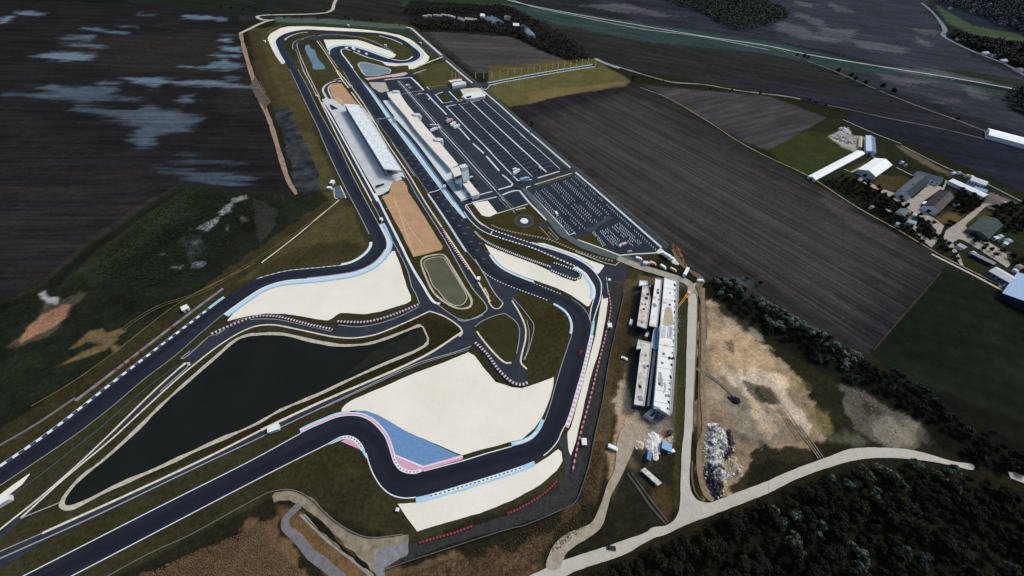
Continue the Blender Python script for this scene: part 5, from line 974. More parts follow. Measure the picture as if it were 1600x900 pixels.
# --- unfinished building site: long white blocks
M_RAW = mat('stained_white_roof', (228, 230, 224), (178, 162, 138), scale=.11, contrast=.2, detail=7, fine=.06, fscale=1.5, bias=.13)
M_RAW2 = mat('stained_cream_roof', (206, 202, 192), (150, 132, 108), scale=.2, contrast=.24, detail=7, fine=.1, fscale=1.5, bias=.08)
M_NAVY = mat('navy_shade', (36, 46, 66), (28, 36, 52), scale=.5, fine=.1, rough=.3, spec=.4)  # navy holds dark glazing and the walls' shadow side in one colour
def longblock(name, px, h, label, roofm, hatches=(), win=True, walls=M_NAVY):
    c = px[0]; root = site(name, ((px[0][0] + px[2][0]) / 2, (px[0][1] + px[2][1]) / 2), label, 'building')
    r = ring(px, h); ar = sum(r[j][0] * r[(j + 1) % len(r)][1] - r[(j + 1) % len(r)][0] * r[j][1] for j in range(len(r))); r = r if ar > 0 else r[::-1]
    mb = MB(); mb.prism(grow(r, -.4), 0, h - .5); put(mb, 'wall', walls, root)
    mb = MB(); mb.prism(r, h - .5, h); put(mb, 'roof', roofm, root)
    mb = MB(); ri = grow(r, -.3)
    for i in range(len(r)):
        a, b = r[i], r[(i + 1) % len(r)]; c_, d_2 = ri[(i + 1) % len(r)], ri[i]; mb.prism([a, b, c_, d_2], h, h + .5)
    put(mb, 'parapet', M_WALLW, root)
    if win:
        for i in range(len(r)):
            g_ = grow(r, -.4); a, b = g_[i], g_[(i + 1) % len(r)]; L = math.dist(a, b); k = max(1, int(L / 2.6))
            for z0 in np.arange(1, h - 2.2, 2.9):
                mb = MB()
                for j in range(k): panel(mb, a, b, z0, z0 + 1.7, (j + .15) / k, (j + .85) / k, .06)
                if mb.v: put(mb, 'window_band', M_GLASS, root)
    for hx, hy, s_, hh in hatches:
        p = at(hx, hy, h); mb = MB(); mb.box((p.x, p.y, h - .05), (s_, s_ * 1.3, hh)); put(mb, 'roof_hatch', [M_DARKM, M_WALLG][int(hx) % 2], root)
    return root
rt = longblock('unfinished_building', [(1038, 433.5), (1058, 439), (1055.5, 490), (1054, 545), (1046, 649), (1021, 634), (1027.5, 560), (1033, 490)], 9, 'longest unfinished white block with tan stained roof beside the pale road', M_RAW,
          [(1046.5, 476.5, 1, .8), (1037, 553, 1, .8), (1035, 567, 1, .6), (1046, 559.5, 1.2, .7), (1052, 560, 1.2, .6), (1047, 458, .8, .5), (1030, 600, .9, .5), (1041, 618, 1, .5)], walls=M_WALLG)
for s_, c_, nm_ in ((Z(960, 420, '800,600 885,600 935,865 850,900 755,880 760,800'), (188, 176, 150), 'tan_patch'), (Z(960, 490, '740,170 770,110 890,100 900,160 850,185 780,185'), (190, 178, 152), 'tan_patch'), (Z(960, 580, '690,10 735,20 765,200 745,260 680,190'), (176, 180, 178), 'grey_patch'), (Z(960, 580, '770,180 805,180 800,300 760,360 780,260'), (184, 188, 184), 'grey_patch'), (Z(960, 490, '700,200 810,200 800,380 700,380'), (204, 212, 212), 'pale_patch'), (Z(960, 580, '620,540 720,570 715,600 610,590'), (150, 160, 158), 'grey_patch')):
    pz = globals().setdefault('_pz', [9.05]); pz[0] += .02; mb = MB(); mb.prism(ring(s_, 9), 8.9, pz[0]); put(mb, 'roof_patch', mat(nm_ + str(c_[0]), c_, tuple(v * .85 for v in c_), scale=.5, contrast=.4, fine=.15), rt)
for t_ in np.linspace(.03, .97, 22):
    y_ = 440 + 205 * t_ * (.9 + .1 * t_); x_ = 1056.5 - 11 * max(0, t_ - .35) / .65; p = at(x_ - 2.2, y_, 9); mb = MB(); mb.box((p.x, p.y, 8.95), (random.uniform(.6, 1.3), random.uniform(.6, 2.6), random.uniform(.1, .6))); put(mb, 'roof_hatch', [M_DARKM, flat('tan_block', (150, 140, 120)), M_WALLG][random.randrange(3)], rt)
for t_ in np.linspace(.06, .95, 11):
    y_ = 437 + 200 * t_; xl = np.interp(y_, [433, 490, 560, 634], [1038.5, 1033.5, 1028, 1022]); xr = np.interp(y_, [439, 490, 545, 649], [1057.5, 1055, 1053.5, 1046]); A2, B2 = at(xl, y_, 9), at(xr, y_ + 4, 9); d2 = B2 - A2; mb = MB(); c2 = (A2 + B2) / 2; mb.box((c2.x, c2.y, 8.98), (d2.length, .14, .14), math.atan2(d2.y, d2.x)); put(mb, 'roof_seam', M_WALLG, rt)
mb = MB(); p = ring(Z(960, 490, '845,190 920,205 900,395 825,370'), 9); mb.prism(grow(p, 0), 8.98, 9.35, 0); mb.prism(grow(p, -.7), 9.0, 9.38, 1); put(mb, 'roof_light', [M_WALLW, flat('grey_rooflight', (150, 164, 176))], rt)
mb = MB(); q = W([(1059.5, 440), (1057, 490), (1055.5, 545), (1048, 648)], 5)
for a, b in zip(q, q[1:]):
    d = b - a; L = d.length; d.normalize(); n = Vector((-d.y, d.x, 0))
    for z0 in (3.2, 6.0): mb.box(((a.x + b.x) / 2, (a.y + b.y) / 2, z0), (L, .9, .12), math.atan2(d.y, d.x))
    for i in range(int(L / 4)):
        s = a + d * (i * 4); mb.tube((s.x, s.y, 0), (s.x, s.y, 8.2), .07, n=4)
put(mb, 'scaffold', flat('scaffold_tube', (150, 152, 150)), rt)
longblock('unfinished_building', Z(960, 420, '440,265 525,270 560,480 545,640 500,940 350,890 385,660 420,420'), 7, 'western unfinished block of the three in line, mottled cream roof with dark openings', M_RAW2, [(1012, 460, 1.4, .6), (1010, 466, 1.6, .7), (1003.5, 475, .8, .6), (1006, 483, 1, .6), (1008.5, 475.5, .8, .5), (1003, 503, 1.1, .6), (1015.5, 448, 1, .5), (999, 500, .7, .5)])
longblock('unfinished_building', Z(960, 420, '640,150 750,170 710,620 665,920 540,890 590,520'), 7, 'middle unfinished block of the three in line, white roof ending in orange dirt', mat('orange_stained_roof', (228, 226, 222), (190, 140, 90), scale=.16, contrast=.16, detail=6, bias=.12), [(1028, 453, 1, .6), (1028, 457.5, 1.3, .7), (1023, 477, 2.2, .5), (1029, 468, 1, .4)])
o = longblock('site_hut', Z(960, 420, '395,180 520,195 515,255 440,262 380,275'), 5, 'white L shaped flat roofed hut at the north west corner of the building site', M_ROOFW, win=False)
longblock('unfinished_building', [(997, 531), (1018, 536), (1016.5, 560), (1006.5, 634.5), (990.5, 632), (1000, 553), (1002, 545), (994, 546)], 7, 'south western unfinished block with white cross wing and rust stained roof', M_RAW2, [(1000, 604, 1.6, .4), (1001, 622, 2.2, .5), (1009, 555.5, 1, .5), (1012, 572, .9, .5), (1007, 573, 1.8, .3)])
longblock('connecting_wing', Z(960, 490, '610,255 690,210 668,540 640,560 575,530 585,400'), 6, 'blue grey glass roofed link between the long white block and its western neighbours', mat('blue_roof_glass', (118, 150, 178), (92, 120, 146), scale=.3), win=False)
longblock('connecting_wing', [(1021, 545.5), (1025, 547), (1019.5, 590), (1014.5, 634), (1011, 633.5), (1017, 580)], 4.5, 'narrow pale walkway roof in the gap beside the south western block', mat('pale_walkway', (176, 190, 198), (150, 164, 172), scale=.3), win=False)
mb = MB(); root = site('front_steps', (1016, 648), 'grey sloping entrance front at the south end of the longest white block', 'entrance')
mb.prism(ring([(1007, 647), (1020.5, 635.5), (1027, 644), (1020, 655)], 3.5), 0, [3.5] * 4); put(mb, 'wall', flat('pale_grey_render', (172, 180, 176)), root)
mb = MB(); mb.prism(ring(Z(960, 580, '545,690 620,640 660,655 580,710'), 3.7), 3.45, 3.7); put(mb, 'window', M_GLASS, root)
# --- farm: gabled sheds and houses
def gable(name, a, b, width, eave, ridge, label, cat, wallm, roofm, roof2=None, nwin=0, chim=False, over=.35):
    """a, b: ridge ends as seen, ridge height known"""
    A, B = at(*a, ridge), at(*b, ridge); d = B - A; d.z = 0; L = d.length; d.normalize(); n = Vector((-d.y, d.x, 0)); A0 = Vector((A.x, A.y, 0))
    root = empty(name, ((A.x + B.x) / 2, (A.y + B.y) / 2, 0), 0, label, cat)
    def P(s, t, z): p = A0 + d * s + n * t; return (p.x, p.y, z)
    w = width / 2; mb = MB()
    k = 0; mb.v = [P(0, -w, 0), P(0, w, 0), P(0, w, eave), P(0, 0, ridge - .1), P(0, -w, eave), P(L, -w, 0), P(L, w, 0), P(L, w, eave), P(L, 0, ridge - .1), P(L, -w, eave)]
    mb.f = [(0, 4, 3, 2, 1), (5, 6, 7, 8, 9), (0, 5, 9, 4), (1, 2, 7, 6)]; mb.m = [0] * 4; put(mb, 'wall', wallm, root)
    mb = MB(); t = .18; wo = w + over; eo = eave - (ridge - eave) * over / w
    for sgn, mi in ((-1, 0), (1, 1)):
        s0, s1 = -over, L + over
        v0 = [P(s0, 0, ridge), P(s1, 0, ridge), P(s1, sgn * wo, eo), P(s0, sgn * wo, eo)]; v1 = [(x, y, z + t) for x, y, z in v0]; k = len(mb.v); mb.v += v0 + v1
        q = [(k, k + 1, k + 2, k + 3), (k + 4, k + 7, k + 6, k + 5), (k, k + 4, k + 5, k + 1), (k + 1, k + 5, k + 6, k + 2), (k + 2, k + 6, k + 7, k + 3), (k + 3, k + 7, k + 4, k)]; mb.f += q; mb.m += [mi] * 6
    put(mb, 'roof', [roofm, roof2 or roofm], root)
    if nwin:
        for sgn in (-1, 1):
            for j in range(nwin):
                mb = MB(); c = P(L * (j + .5) / nwin, sgn * (w + .02), eave * .4); mb.box(c, (min(1.6, L / nwin * .5), .08, eave * .35), math.atan2(d.y, d.x)); put(mb, 'window', M_GLASS, root)
    for s in (-.02, L + .02):
        mb = MB(); c = P(s, 0, .02); mb.box(c, (.1, min(3, width * .35), eave * .72), math.atan2(d.y, d.x)); put(mb, 'door', M_DARKM, root)
    if chim:
        mb = MB(); mb.box(P(L * .4, w * .2, ridge - 1), (.8, .8, 1.9)); put(mb, 'chimney', flat('brick_chimney', (130, 96, 82)), root)
    return root
M_TIN = flat('white_sheet_roof', (236, 242, 240)); M_TIN2 = flat('white_sheet_roof_lit', (242, 248, 246)); M_SLATE = mat('slate_roof', (100, 108, 112), (82, 90, 94), scale=.3); M_SLATE2 = mat('slate_roof_dark', (62, 70, 76), (50, 58, 62), scale=.3); M_TAUPE = mat('taupe_roof', (96, 92, 92), (78, 74, 74), scale=.3)  # white_sheet_roof_lit: sunnier slope of the same sheet, light put into its colour
gable('long_barn', (1270, 276.5), (1347, 236), 8.4, 2.6, 4.0, 'longest white sheet roofed barn standing alone beside the ploughed field', 'barn', M_WALLW, M_TIN2, M_TIN, 0)
gable('wide_barn', (1358, 266.5), (1384, 248.5), 18, 5, 8, 'wide white barn with grey gable next to the longest barn', 'barn', flat('grey_gable', (160, 172, 176)), M_TIN2, M_TIN, 0)
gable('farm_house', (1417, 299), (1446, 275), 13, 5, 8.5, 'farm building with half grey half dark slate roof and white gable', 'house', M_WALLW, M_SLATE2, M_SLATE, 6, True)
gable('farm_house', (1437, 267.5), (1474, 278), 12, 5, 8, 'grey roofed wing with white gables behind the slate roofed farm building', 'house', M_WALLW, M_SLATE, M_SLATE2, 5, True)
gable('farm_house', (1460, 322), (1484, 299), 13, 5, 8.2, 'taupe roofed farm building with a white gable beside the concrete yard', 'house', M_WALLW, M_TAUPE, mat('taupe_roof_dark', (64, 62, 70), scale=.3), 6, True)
gable('cattle_shed', (1489, 279.5), (1543, 304), 11, 3.6, 5.2, 'long white roofed cattle shed in front of the dark grove', 'shed', M_WALLW, M_TIN2, M_TIN, 0)
gable('processing_hall', (1519, 277.5), (1543, 286), 13, 6, 6.8, 'pale grey hall with a row of dark windows above the white shed', 'hall', flat('pale_grey_wall', (170, 176, 184)), flat('pale_grey_metal', (188, 196, 206)), None, 5)
gable('blue_shed', (1524, 291.5), (1543, 297), 7, 3.5, 4.6, 'light blue roofed shed between the pale hall and the white cattle shed', 'shed', M_WALLW, flat('light_blue_metal', (140, 172, 196)))
gable('green_roof_barn', (1532, 362), (1556, 341), 16, 4, 6.5, 'grey green roofed barn in the dark orchard', 'barn', flat('green_grey_wall', (86, 96, 92)), mat('grey_green_roof', (72, 84, 82), (58, 68, 66), scale=.2))
gable('open_store', (1500, 380.5), (1510, 386), 6, 3, 4, 'short pale roofed store at the head of the long low shed', 'shed', M_WALLW, flat('pale_store_roof', (176, 176, 178)))
gable('open_store', (1522, 394), (1556, 410.5), 5, 3, 4, 'long narrow low shed with dark blue shaded side', 'shed', M_NAVY, flat('pale_store_roof2', (150, 156, 166)))
gable('village_hall', (1555, 418.5), (1586, 436), 13, 4.4, 6, 'broad pale grey roofed hall near the right edge', 'hall', flat('grey_green_wall', (104, 116, 118)), flat('pale_hall_roof', (188, 196, 200)), None, 4)
gable('blue_hall', (1600, 470), (1622, 436), 22, 5, 7, 'sky blue roofed hall cut by the right edge', 'hall', M_NAVY, flat('sky_blue_roof', (150, 178, 208)))
gable('white_warehouse', (1547, 203.5), (1622, 223), 30, 5, 7, 'big white roofed warehouse in the far dark field at the right edge', 'warehouse', M_WALLW, M_TIN2, M_TIN)
gable('open_store', (1362.5, 236), (1361, 212), 10, 4, 5.2, 'blue grey roofed shed with a white side beyond the longest barn', 'shed', M_WALLW, mat('blue_grey_roof', (122, 142, 168), (96, 114, 138), scale=.3), flat('white_side', (196, 208, 222)))
gable('open_store', (1345, 229), (1346, 213), 3, 2.6, 3.4, 'thin cream roofed shed left of the blue grey shed', 'shed', M_WALLW, flat('cream_side', (190, 180, 150)))
gable('white_trailer', (1445, 318.5), (1449, 315.5), 4, 2.4, 2.9, 'small white roofed trailer parked against the taupe roofed house', 'trailer', M_WALLW, M_TIN)
gable('small_house', (1408, 333), (1416, 326), 7, 3, 4.8, 'small teal grey roofed house among trees by the field track', 'house', M_WALLW, flat('teal_grey_roof', (92, 108, 112)), None, 2)
gable('small_house', (1418, 342), (1432, 346), 6, 3, 4.5, 'small white and navy roofed house in the yard by the curved lane', 'house', M_WALLW, flat('white_navy', (176, 186, 196)), M_NAVY, 2)
gable('small_house', (1402, 347), (1410, 350), 4, 2.6, 3.6, 'little pale turquoise roofed hut beside the field track hedge', 'house', M_WALLW, flat('pale_turquoise', (178, 200, 200)))
gable('small_house', (1386, 326), (1393, 330), 4, 2.6, 3.6, 'little cream roofed hut hidden in the hedge trees', 'house', M_WALLW, flat('cream_hut', (186, 188, 172)))
gable('small_house', (1559, 369), (1563, 372), 5, 3, 4, 'left one of two tiny white huts in the dark orchard', 'house', M_WALLW, M_TIN)
gable('small_house', (1571, 377), (1576, 379), 5, 3, 4, 'right one of two tiny white huts in the dark orchard', 'house', M_WALLW, M_TIN)
# far farmstead at the top behind the field
for i, (a, b, w_, rf, lb) in enumerate([((751, 21), (757, 21.5), 16, M_TIN, 'white roofed house at the middle of the far farmstead'), ((727, 27), (745, 29), 9, mat('cream_tin', (196, 190, 178)), 'long cream roofed shed in the far farmstead'), ((716, 26), (726, 29), 8, mat('cream_tin', (196, 190, 178)), 'short cream shed at the left of the long cream shed'), ((762, 25), (772, 33), 12, flat('blue_grey_green', (104, 130, 134)), 'left blue grey greenhouse of the far farmstead'), ((768, 24), (785, 33), 12, flat('blue_grey_green', (104, 130, 134)), 'right blue grey greenhouse of the far farmstead'),
        ((802, 36), (811, 36.5), 14, M_TIN, 'white house standing right of the far greenhouses'), ((789, 24), (797, 25), 10, flat('pinkish_roof', (168, 150, 140)), 'small pinkish roofed house above the far greenhouses'), ((824, 44), (832, 53), 14, flat('slate_blue', (120, 142, 152)), 'slate blue roofed house at the right end of the far farmstead'), ((817, 37), (826, 43), 10, flat('dark_slate_blue', (72, 86, 98)), 'dark slate roofed barn above the slate blue house')]):
    gable('far_farm_building', a, b, w_, 4, 7, lb, 'house', M_WALLW, rf)
for i, (x, y) in enumerate([(664, 27), (671, 26), (680, 25.5), (687, 26), (693, 25), (699, 26), (704, 27), (708, 28.5)]):
    p = at(x, y); o = MB(); o.box((p.x, p.y, 0), (9, 7, 3)); o.box((p.x, p.y, 3), (10, 8, .4), taper=.7); tag(o.build('garden_shed', flat('pale_shed', (168, 164, 156))), 'tiny pale shed among the dark trees left of the far farmstead', 'shed', 'tiny sheds left of the far farmstead')
# far village, top right
vill = random.Random(3); cnt = 0
for i in range(46):
    x = vill.uniform(1480, 1640); y = 4 + (x - 1480) * .22 + vill.uniform(-16, 26)
    if y < 0 or y > 60 + (x - 1480) * .12: continue
    if 1460 < x and y > 12 + (x - 1470) * .30: continue
    p = at(x, y); o = MB(); wv = vill.uniform(7, 11); o.box((p.x, p.y, 0), (wv, wv * .8, 4), vill.uniform(0, 3)); o.box((p.x, p.y, 4), (wv + 1, wv * .8 + 1, 3), 0, 1, .25)
    tag(o.build('village_house', [M_WALLW, [flat('village_roof_a', (120, 128, 136)), flat('village_roof_b', (150, 156, 162)), flat('village_roof_c', (104, 92, 90))][i % 3]]), 'small house of the far village scattered among trees in the top right corner', 'house', 'far village houses')
for i, (x, y) in enumerate([(1515, 64), (1498, 63), (1545, 74), (1538, 86), (1552, 89), (1566, 98), (1590, 112)]):
    p = at(x, y); o = MB(); o.box((p.x, p.y, 0), (12, 9, 4)); o.box((p.x, p.y, 4), (13, 10, 3), 0, 1, .2)
    tag(o.build('lane_house', [M_WALLW, [flat('village_roof_a', (120, 128, 136)), M_WALLW][i % 2]]), 'small house beside the far lane under the green meadow', 'house', 'houses along the far lane')
# ---------------------------------------------------------------- barriers and tyre walls
M_TYP = flat('pinkish_tyres', (206, 186, 194)); M_TYD = flat('dark_tyres', (46, 42, 52)); M_TYW = flat('white_tyres', (204, 204, 204)); M_RAIL = flat('grey_rail', (128, 132, 130), rough=.6); M_TYR = flat('red_tyres', (160, 52, 56))
def tyres(pts, label, w_=1.5, h=1.0, per=1.1, a=None, b=None, rails=True):
    o = wall('tyre_wall', pts, w_, h, a or M_TYP, label, 'tyre wall', m2=b or M_TYD, period=per, group='tyre walls of the circuit')
    return o
tyres(T(1, 2, '1370,345 1440,410 1480,465 1530,530 1600,592 1625,602 1660,607 1700,592'), 'pink and white tyre wall along the north east edge of the large central gravel trap', 1.7)
tyres(T(1, 2, '512,212 600,217 700,214 800,190 900,155 1020,105'), 'pinkish tyre wall between left gravel trap and service road, right of the gap', 1.6)
tyres(T(1, 2, '-275,290 -150,235 0,182 120,180 200,195 300,222 400,245 485,262'), 'pinkish tyre wall between left gravel trap and service road, left of the gap', 1.5)
tyres(Z(740, 370, '20,-70 130,40 300,140 500,225 700,305 1000,410 1200,480'), 'hatched white tyre wall along the upper edge of the gravel trap inside the pit exit', 1.8, a=M_TYW, per=.9)
tyres(Z(860, 370, '50,415 250,480 380,530 450,570 470,610 445,650 400,670 300,650 150,590 0,530'), 'tyre wall wrapped round the end of the dark tongue inside the pit exit gravel', 1.4, a=M_TYW, per=1.0)
tyres(T(2, 2, '600,20 615,130 590,270 545,450 490,680 430,900') + T(2, 3, '400,130 375,260'), 'thin pink and red tyre wall along the narrow eastern gravel strip', .9, a=flat('pink_tyres', (196, 140, 156)), b=flat('maroon_tyres', (96, 48, 60)), per=1.6)
tyres(T(1, 3, '1020,693 1130,662 1250,628 1367,583'), 'short straight red tyre wall below the lower gravel trap', 1.0, a=flat('red_tyres_dull', (146, 54, 58)), b=M_TYD, per=.8)
tyres(T(1, 3, '1570,510 1600,500') + T(2, 3, '60,472 150,420 220,370 287,300'), 'curving red tyre wall at the south east corner of the lower gravel trap', 1.0, a=flat('red_tyres_dull', (146, 54, 58)), b=M_TYD, per=.8)
tyres(Z(560, 110, '165,160 300,142 420,125 545,112'), 'red and dark tyre wall on the pinkish concrete beside the grey pond', 2.4, a=flat('red_tyres2', (176, 70, 74)), b=flat('maroon_tyres2', (130, 50, 58)), per=2.2)
tyres(T(1, 1, '1160,520 1200,600 1260,690 1330,790'), 'dark and white tyre wall on the grass strip left of the main straight', 1.2, a=M_TYP, per=1.3)
tyres(Z(860, 370, '60,415 150,440 250,470'), 'short row of tyres on the upper side of the pit exit tongue', 1.4, a=M_TYW) if False else None
wall('guard_wall', [(119, 627), (175, 584), (240, 534), (300, 488), (350, 451)], 1.1, .9, flat('lilac_grey_wall', (140, 138, 142)), 'lilac grey wall with red marks left of the lower back straight', 'wall', m2=flat('lilac_grey_wall2', (128, 122, 128)), period=4)
for x, y in ((270, 512), (221, 550), (195, 569), (183, 578), (152, 601), (207, 561)):
    p = at(x, y); o = MB(); o.box((p.x, p.y, 0), (1.3, 1.1, 1.15), .7); tag(o.build('marker_block', flat('dull_red', (136, 70, 70))), 'small dull red block on the lilac grey wall of the lower back straight', 'block', 'red blocks on the lilac grey wall')
wall('guard_wall', [(-60, 728), (0, 697), (60, 662), (119, 622)], .5, .9, M_RAIL, 'thin pale rail at the far left edge above the lower back straight', 'rail')
wall('guard_rail', T(0, 3, '600,950 700,890 920,770 1200,640 1600,420') + T(1, 3, '100,375 200,360 270,375 360,430 450,520 560,600 650,645 730,660 920,640'), .35, .8, flat('weathered_rail', (112, 110, 98)), 'thin weathered guard rail below the bottom straight and round the dirt path', 'guard rail')
wall('fence', T(1, 3, '810,862 950,810 1100,762 1600,602') + T(2, 3, '60,590 300,492 380,452 410,410 440,330 480,200 520,0') + T(2, 2, '560,730 600,480 650,250 700,30'), .3, 1.6, flat('dark_fence', (92, 96, 96)), 'grey perimeter fence outside the worn gravel lane on the south east side', 'fence')
wall('guard_rail', T(2, 2, '600,-60 575,80 560,250 530,400 480,600 440,780 425,880'), .3, .8, flat('dark_rail', (80, 72, 74)), 'dark rail just inside the pink tyre wall of the eastern gravel strip', 'guard rail') if False else None
wall('perimeter_wall', [(755, 143), (785, 169), (820, 201.5), (852, 229), (891, 263)], 2.1, 1.0, flat('white_wall2', (206, 214, 212)), 'white perimeter wall beside the large car park', 'wall', smooth=False)
wall('perimeter_wall', [(899, 270.5), (920, 288.5), (956, 320), (1000, 359), (1033, 388)], 2.0, 1.0, flat('white_wall2', (206, 214, 212)), 'white perimeter wall beside the lower car park', 'wall', smooth=False)
wall('pit_wall', [(564, 124), (583, 143.5), (600, 166.5), (624, 199.5), (646, 226), (696, 294.5), (711, 315.5)], .4, 1.1, flat('blue_grey_pit_wall', (150, 178, 196)), 'blue grey pit wall between the pale blue strip and the pit lane', 'wall', smooth=False)
for s, lb in (('380,232 450,262 620,330 850,420', 'white barrier topping the gravel beyond the pit exit road'), ('850,420 1010,455 1070,405', 'white barrier corner at the end of the escape road grass')):
    wall('barrier', Z(860, 370, s), .8, .9, flat('white_barrier', (176, 176, 170)), lb, 'barrier', smooth=False)
wall('barrier', Z(860, 370, '870,640 885,760 900,900'), .6, .9, flat('white_barrier', (176, 176, 170)), 'short white barrier beside the pit exit escape road', 'barrier')
wall('barrier', Z(540, 20, '1080,455 1180,540 1355,695'), .9, .9, flat('dark_barrier', (92, 104, 98)), 'thin grey barrier outside the far hairpin gravel', 'barrier', smooth=False)
wall('barrier', Z(400, 20, '170,330 250,270 390,205'), .8, .9, flat('dark_barrier', (92, 104, 98)), 'thin grey barrier outside the far left curve', 'barrier')
# slanting concrete blocks on the grass beyond the pit exit road
blk = MB(); blk.box((0, 0, 0), (2.7, 1.0, .8), 0, 0, .85); m_blk = flat('weathered_block', (150, 146, 126)); proto = blk.build('concrete_block', m_blk)
bl_l = 'weathered concrete block, one of the slanting row on the grass above the pit exit road'
c = resample(curve([(769, 353), (782, 358), (800, 363), (820, 367), (840, 371), (862, 376.5), (880, 384), (900, 392.5), (930, 402), (960, 409)]), 2.55)
for i, p in enumerate(c):
    t = (c[min(i + 1, len(c) - 1)] - c[max(i - 1, 0)]); o = proto if i == 0 else copy_thing(proto, (0, 0, 0), 0)
    o.location = (p.x, p.y, 0); o.rotation_euler = (0, 0, math.atan2(t.y, t.x) + .95); tag(o, bl_l, 'concrete block', 'slanting concrete blocks')
# huts and boxes round the circuit
def hut(px, d, label, m=None, name='marshal_hut', rz=0, h=2.4):
    p = at(*px); root = empty(name, (p.x, p.y, 0), rz, label, 'hut'); mb = MB(); mb.box((0, 0, 0), (d[0], d[1], h)); mb.build('wall', m or M_WALLW, root)
    mb = MB(); mb.box((0, 0, h), (d[0] + .4, d[1] + .4, .25)); mb.build('roof', m or M_ROOFW, root); mb = MB(); mb.box((0, -d[1] / 2 - .03, .05), (.9, .06, 1.9)); mb.build('door', M_DARKM, root)
    return root
hut((951.5, 511), (2.6, 3.4), 'white marshal hut at the upper end of the pink tyre wall'); hut((911.5, 692), (2.4, 3.2), 'white marshal hut at the lower end of the pink tyre wall'); hut((622, 797), (1.2, 1.2), 'tiny white box on the grass at the west tip of the lower gravel trap', h=1.4)
hut((292, 484), (3.4, 4.2), 'white hut with a pale pad beside the lilac grey wall', rz=.8); hut((5, 787), (3.0, 7), 'white container hut at the far left edge below the gravel patch', rz=-.75); hut((430, 671), (3.2, 5), 'white hut on the service road south of the black pond', rz=-1.1)
hut((544.5, 41), (3.5, 3.5), 'tiny white hut on the bank above the far curve'); hut((414, 66), (3, 3), 'tiny white hut left of the far left gravel curve'); hut((602.5, 72.5), (4, 3), 'white hut inside the far hairpin grass'); hut((657.5, 69), (3, 3), 'tiny white hut outside the far hairpin'); hut((596, 345), (1.6, 2.4), 'small white box on the wall of the back straight service road')
hut((549.5, 137), (2.2, 2.4), 'white post box left of the main straight above the sandy patch'); hut((496, 152), (2.5, 2.5), 'white box beside the back straight near the far ramp pit'); hut((748, 438), (2, 3), 'white cabin on the service strip below the tyre row'); hut((520, 287), (3, 5), 'cream hut beside the pump pad left of the back straight'); hut((516, 296), (4, 2.5), 'low cream block left of the pump pad')
hut((951, 440), (1.6, 1.6), 'tiny white cabin in the escape road yard'); hut((890, 823), (2, 3), 'small white box') if False else None
# ---------------------------------------------------------------- poles of the entrance avenue
pole = empty('flagpole', (0, 0, 0)); mb = MB(); mb.tube((0, 0, 0), (0, 0, 9), .45, .34); mb.build('pole', flat('cream_pole', (226, 222, 200)), pole); mb = MB(); mb.box((0, 0, 0), (1.0, 1.0, .4)); mb.build('base', M_CON, pole)
fl = [(743.5, 122.5), (756, 122.5), (768.5, 121.5), (781, 120), (793.5, 119), (804, 116), (814.5, 115), (824.5, 113.5), (834, 112.5), (843.5, 111), (853, 109.5), (863, 108), (872, 106.5), (881.5, 105), (891, 103.5), (900, 102), (909, 101), (918, 100)]
fl2 = [(772.5, 134), (782.5, 131.5), (792, 130), (802, 128), (811.5, 125.5), (821, 123.5), (830.5, 121), (840, 119.5), (850, 117.5), (860, 115.5), (870, 113.5), (880, 112), (890, 110), (900, 108), (910, 106.5), (920, 105), (930, 103.5)]
fl3 = [(706.5, 123), (712, 122.5), (717.5, 121.5)]
first = True
for lst, lb, g in ((fl, 'pale pole in the upper row along the entrance avenue', 'upper row of avenue poles'), (fl2, 'pale pole in the lower row along the entrance avenue', 'lower row of avenue poles'), (fl3, 'pale flagpole behind the curved entrance canopy', 'canopy flagpoles')):
    for x, y in lst:
        p = at(x, y); o = pole if first else copy_thing(pole, (0, 0, 0), 0); first = False
        o.location = (p.x, p.y, 0); s = .75 if lst is fl2 else random.uniform(.85, 1.05); o.scale = (1, 1, s); tag(o, lb, 'flagpole', g)
# ---------------------------------------------------------------- vehicles
def make_car(kind, body, name):
    root = empty(name, (0, 0, 0)); mb = MB(); wm = flat('tyre_rubber', (20, 20, 22))
    if kind == 'car':
        mb.box((0, 0, .35), (4.3, 1.8, .55), 0, 0, .97); mb.box((-.2, 0, .9), (2.3, 1.6, .55), 0, 0, .78); mb.build('body', body, root)
        mb = MB(); mb.box((-.2, 0, 1.0), (2.2, 1.63, .3), 0, 0, .84); mb.build('window', M_GLASS, root); ax = ((1.3, .82), (-1.3, .82)); hl = 2.12
    elif kind == 'van':
        mb.box((-.4, 0, .4), (4.6, 2.0, 1.9), 0, 0, .97); mb.box((2.3, 0, .4), (1.2, 1.95, 1.0), 0, 0, .94); mb.build('body', body, root)
        mb = MB(); mb.box((1.75, 0, 1.35), (.5, 1.8, .7), 0, 0, .9); mb.build('window', M_GLASS, root); ax = ((1.8, .92), (-1.7, .92)); hl = 2.86
    else:
        mb.box((-1.6, 0, 1.0), (8.2, 2.5, 2.6)); mb.build('cargo_box', body, root); mb = MB(); mb.box((4.0, 0, .5), (2.0, 2.4, 2.5), 0, 0, .93); mb.build('cab', body, root)
        mb = MB(); mb.box((4.95, 0, 1.7), (.2, 2.1, .8)); mb.build('window', M_GLASS, root); ax = ((3.6, 1.15), (-3.0, 1.15), (-4.3, 1.15)); hl = 5.0
    for ax_, ay in ax:
        for s in (-1, 1):
            w_ = MB(); w_.tube((ax_, s * ay - .12, .36), (ax_, s * ay + .12, .36), .36, n=10); w_.build('wheel', wm, root)
    for s in (-1, 1):
        h_ = MB(); h_.box((hl, s * .62, .62), (.1, .3, .18)); h_.build('headlight', flat('headlight_glass', (220, 224, 226)), root)
    return root
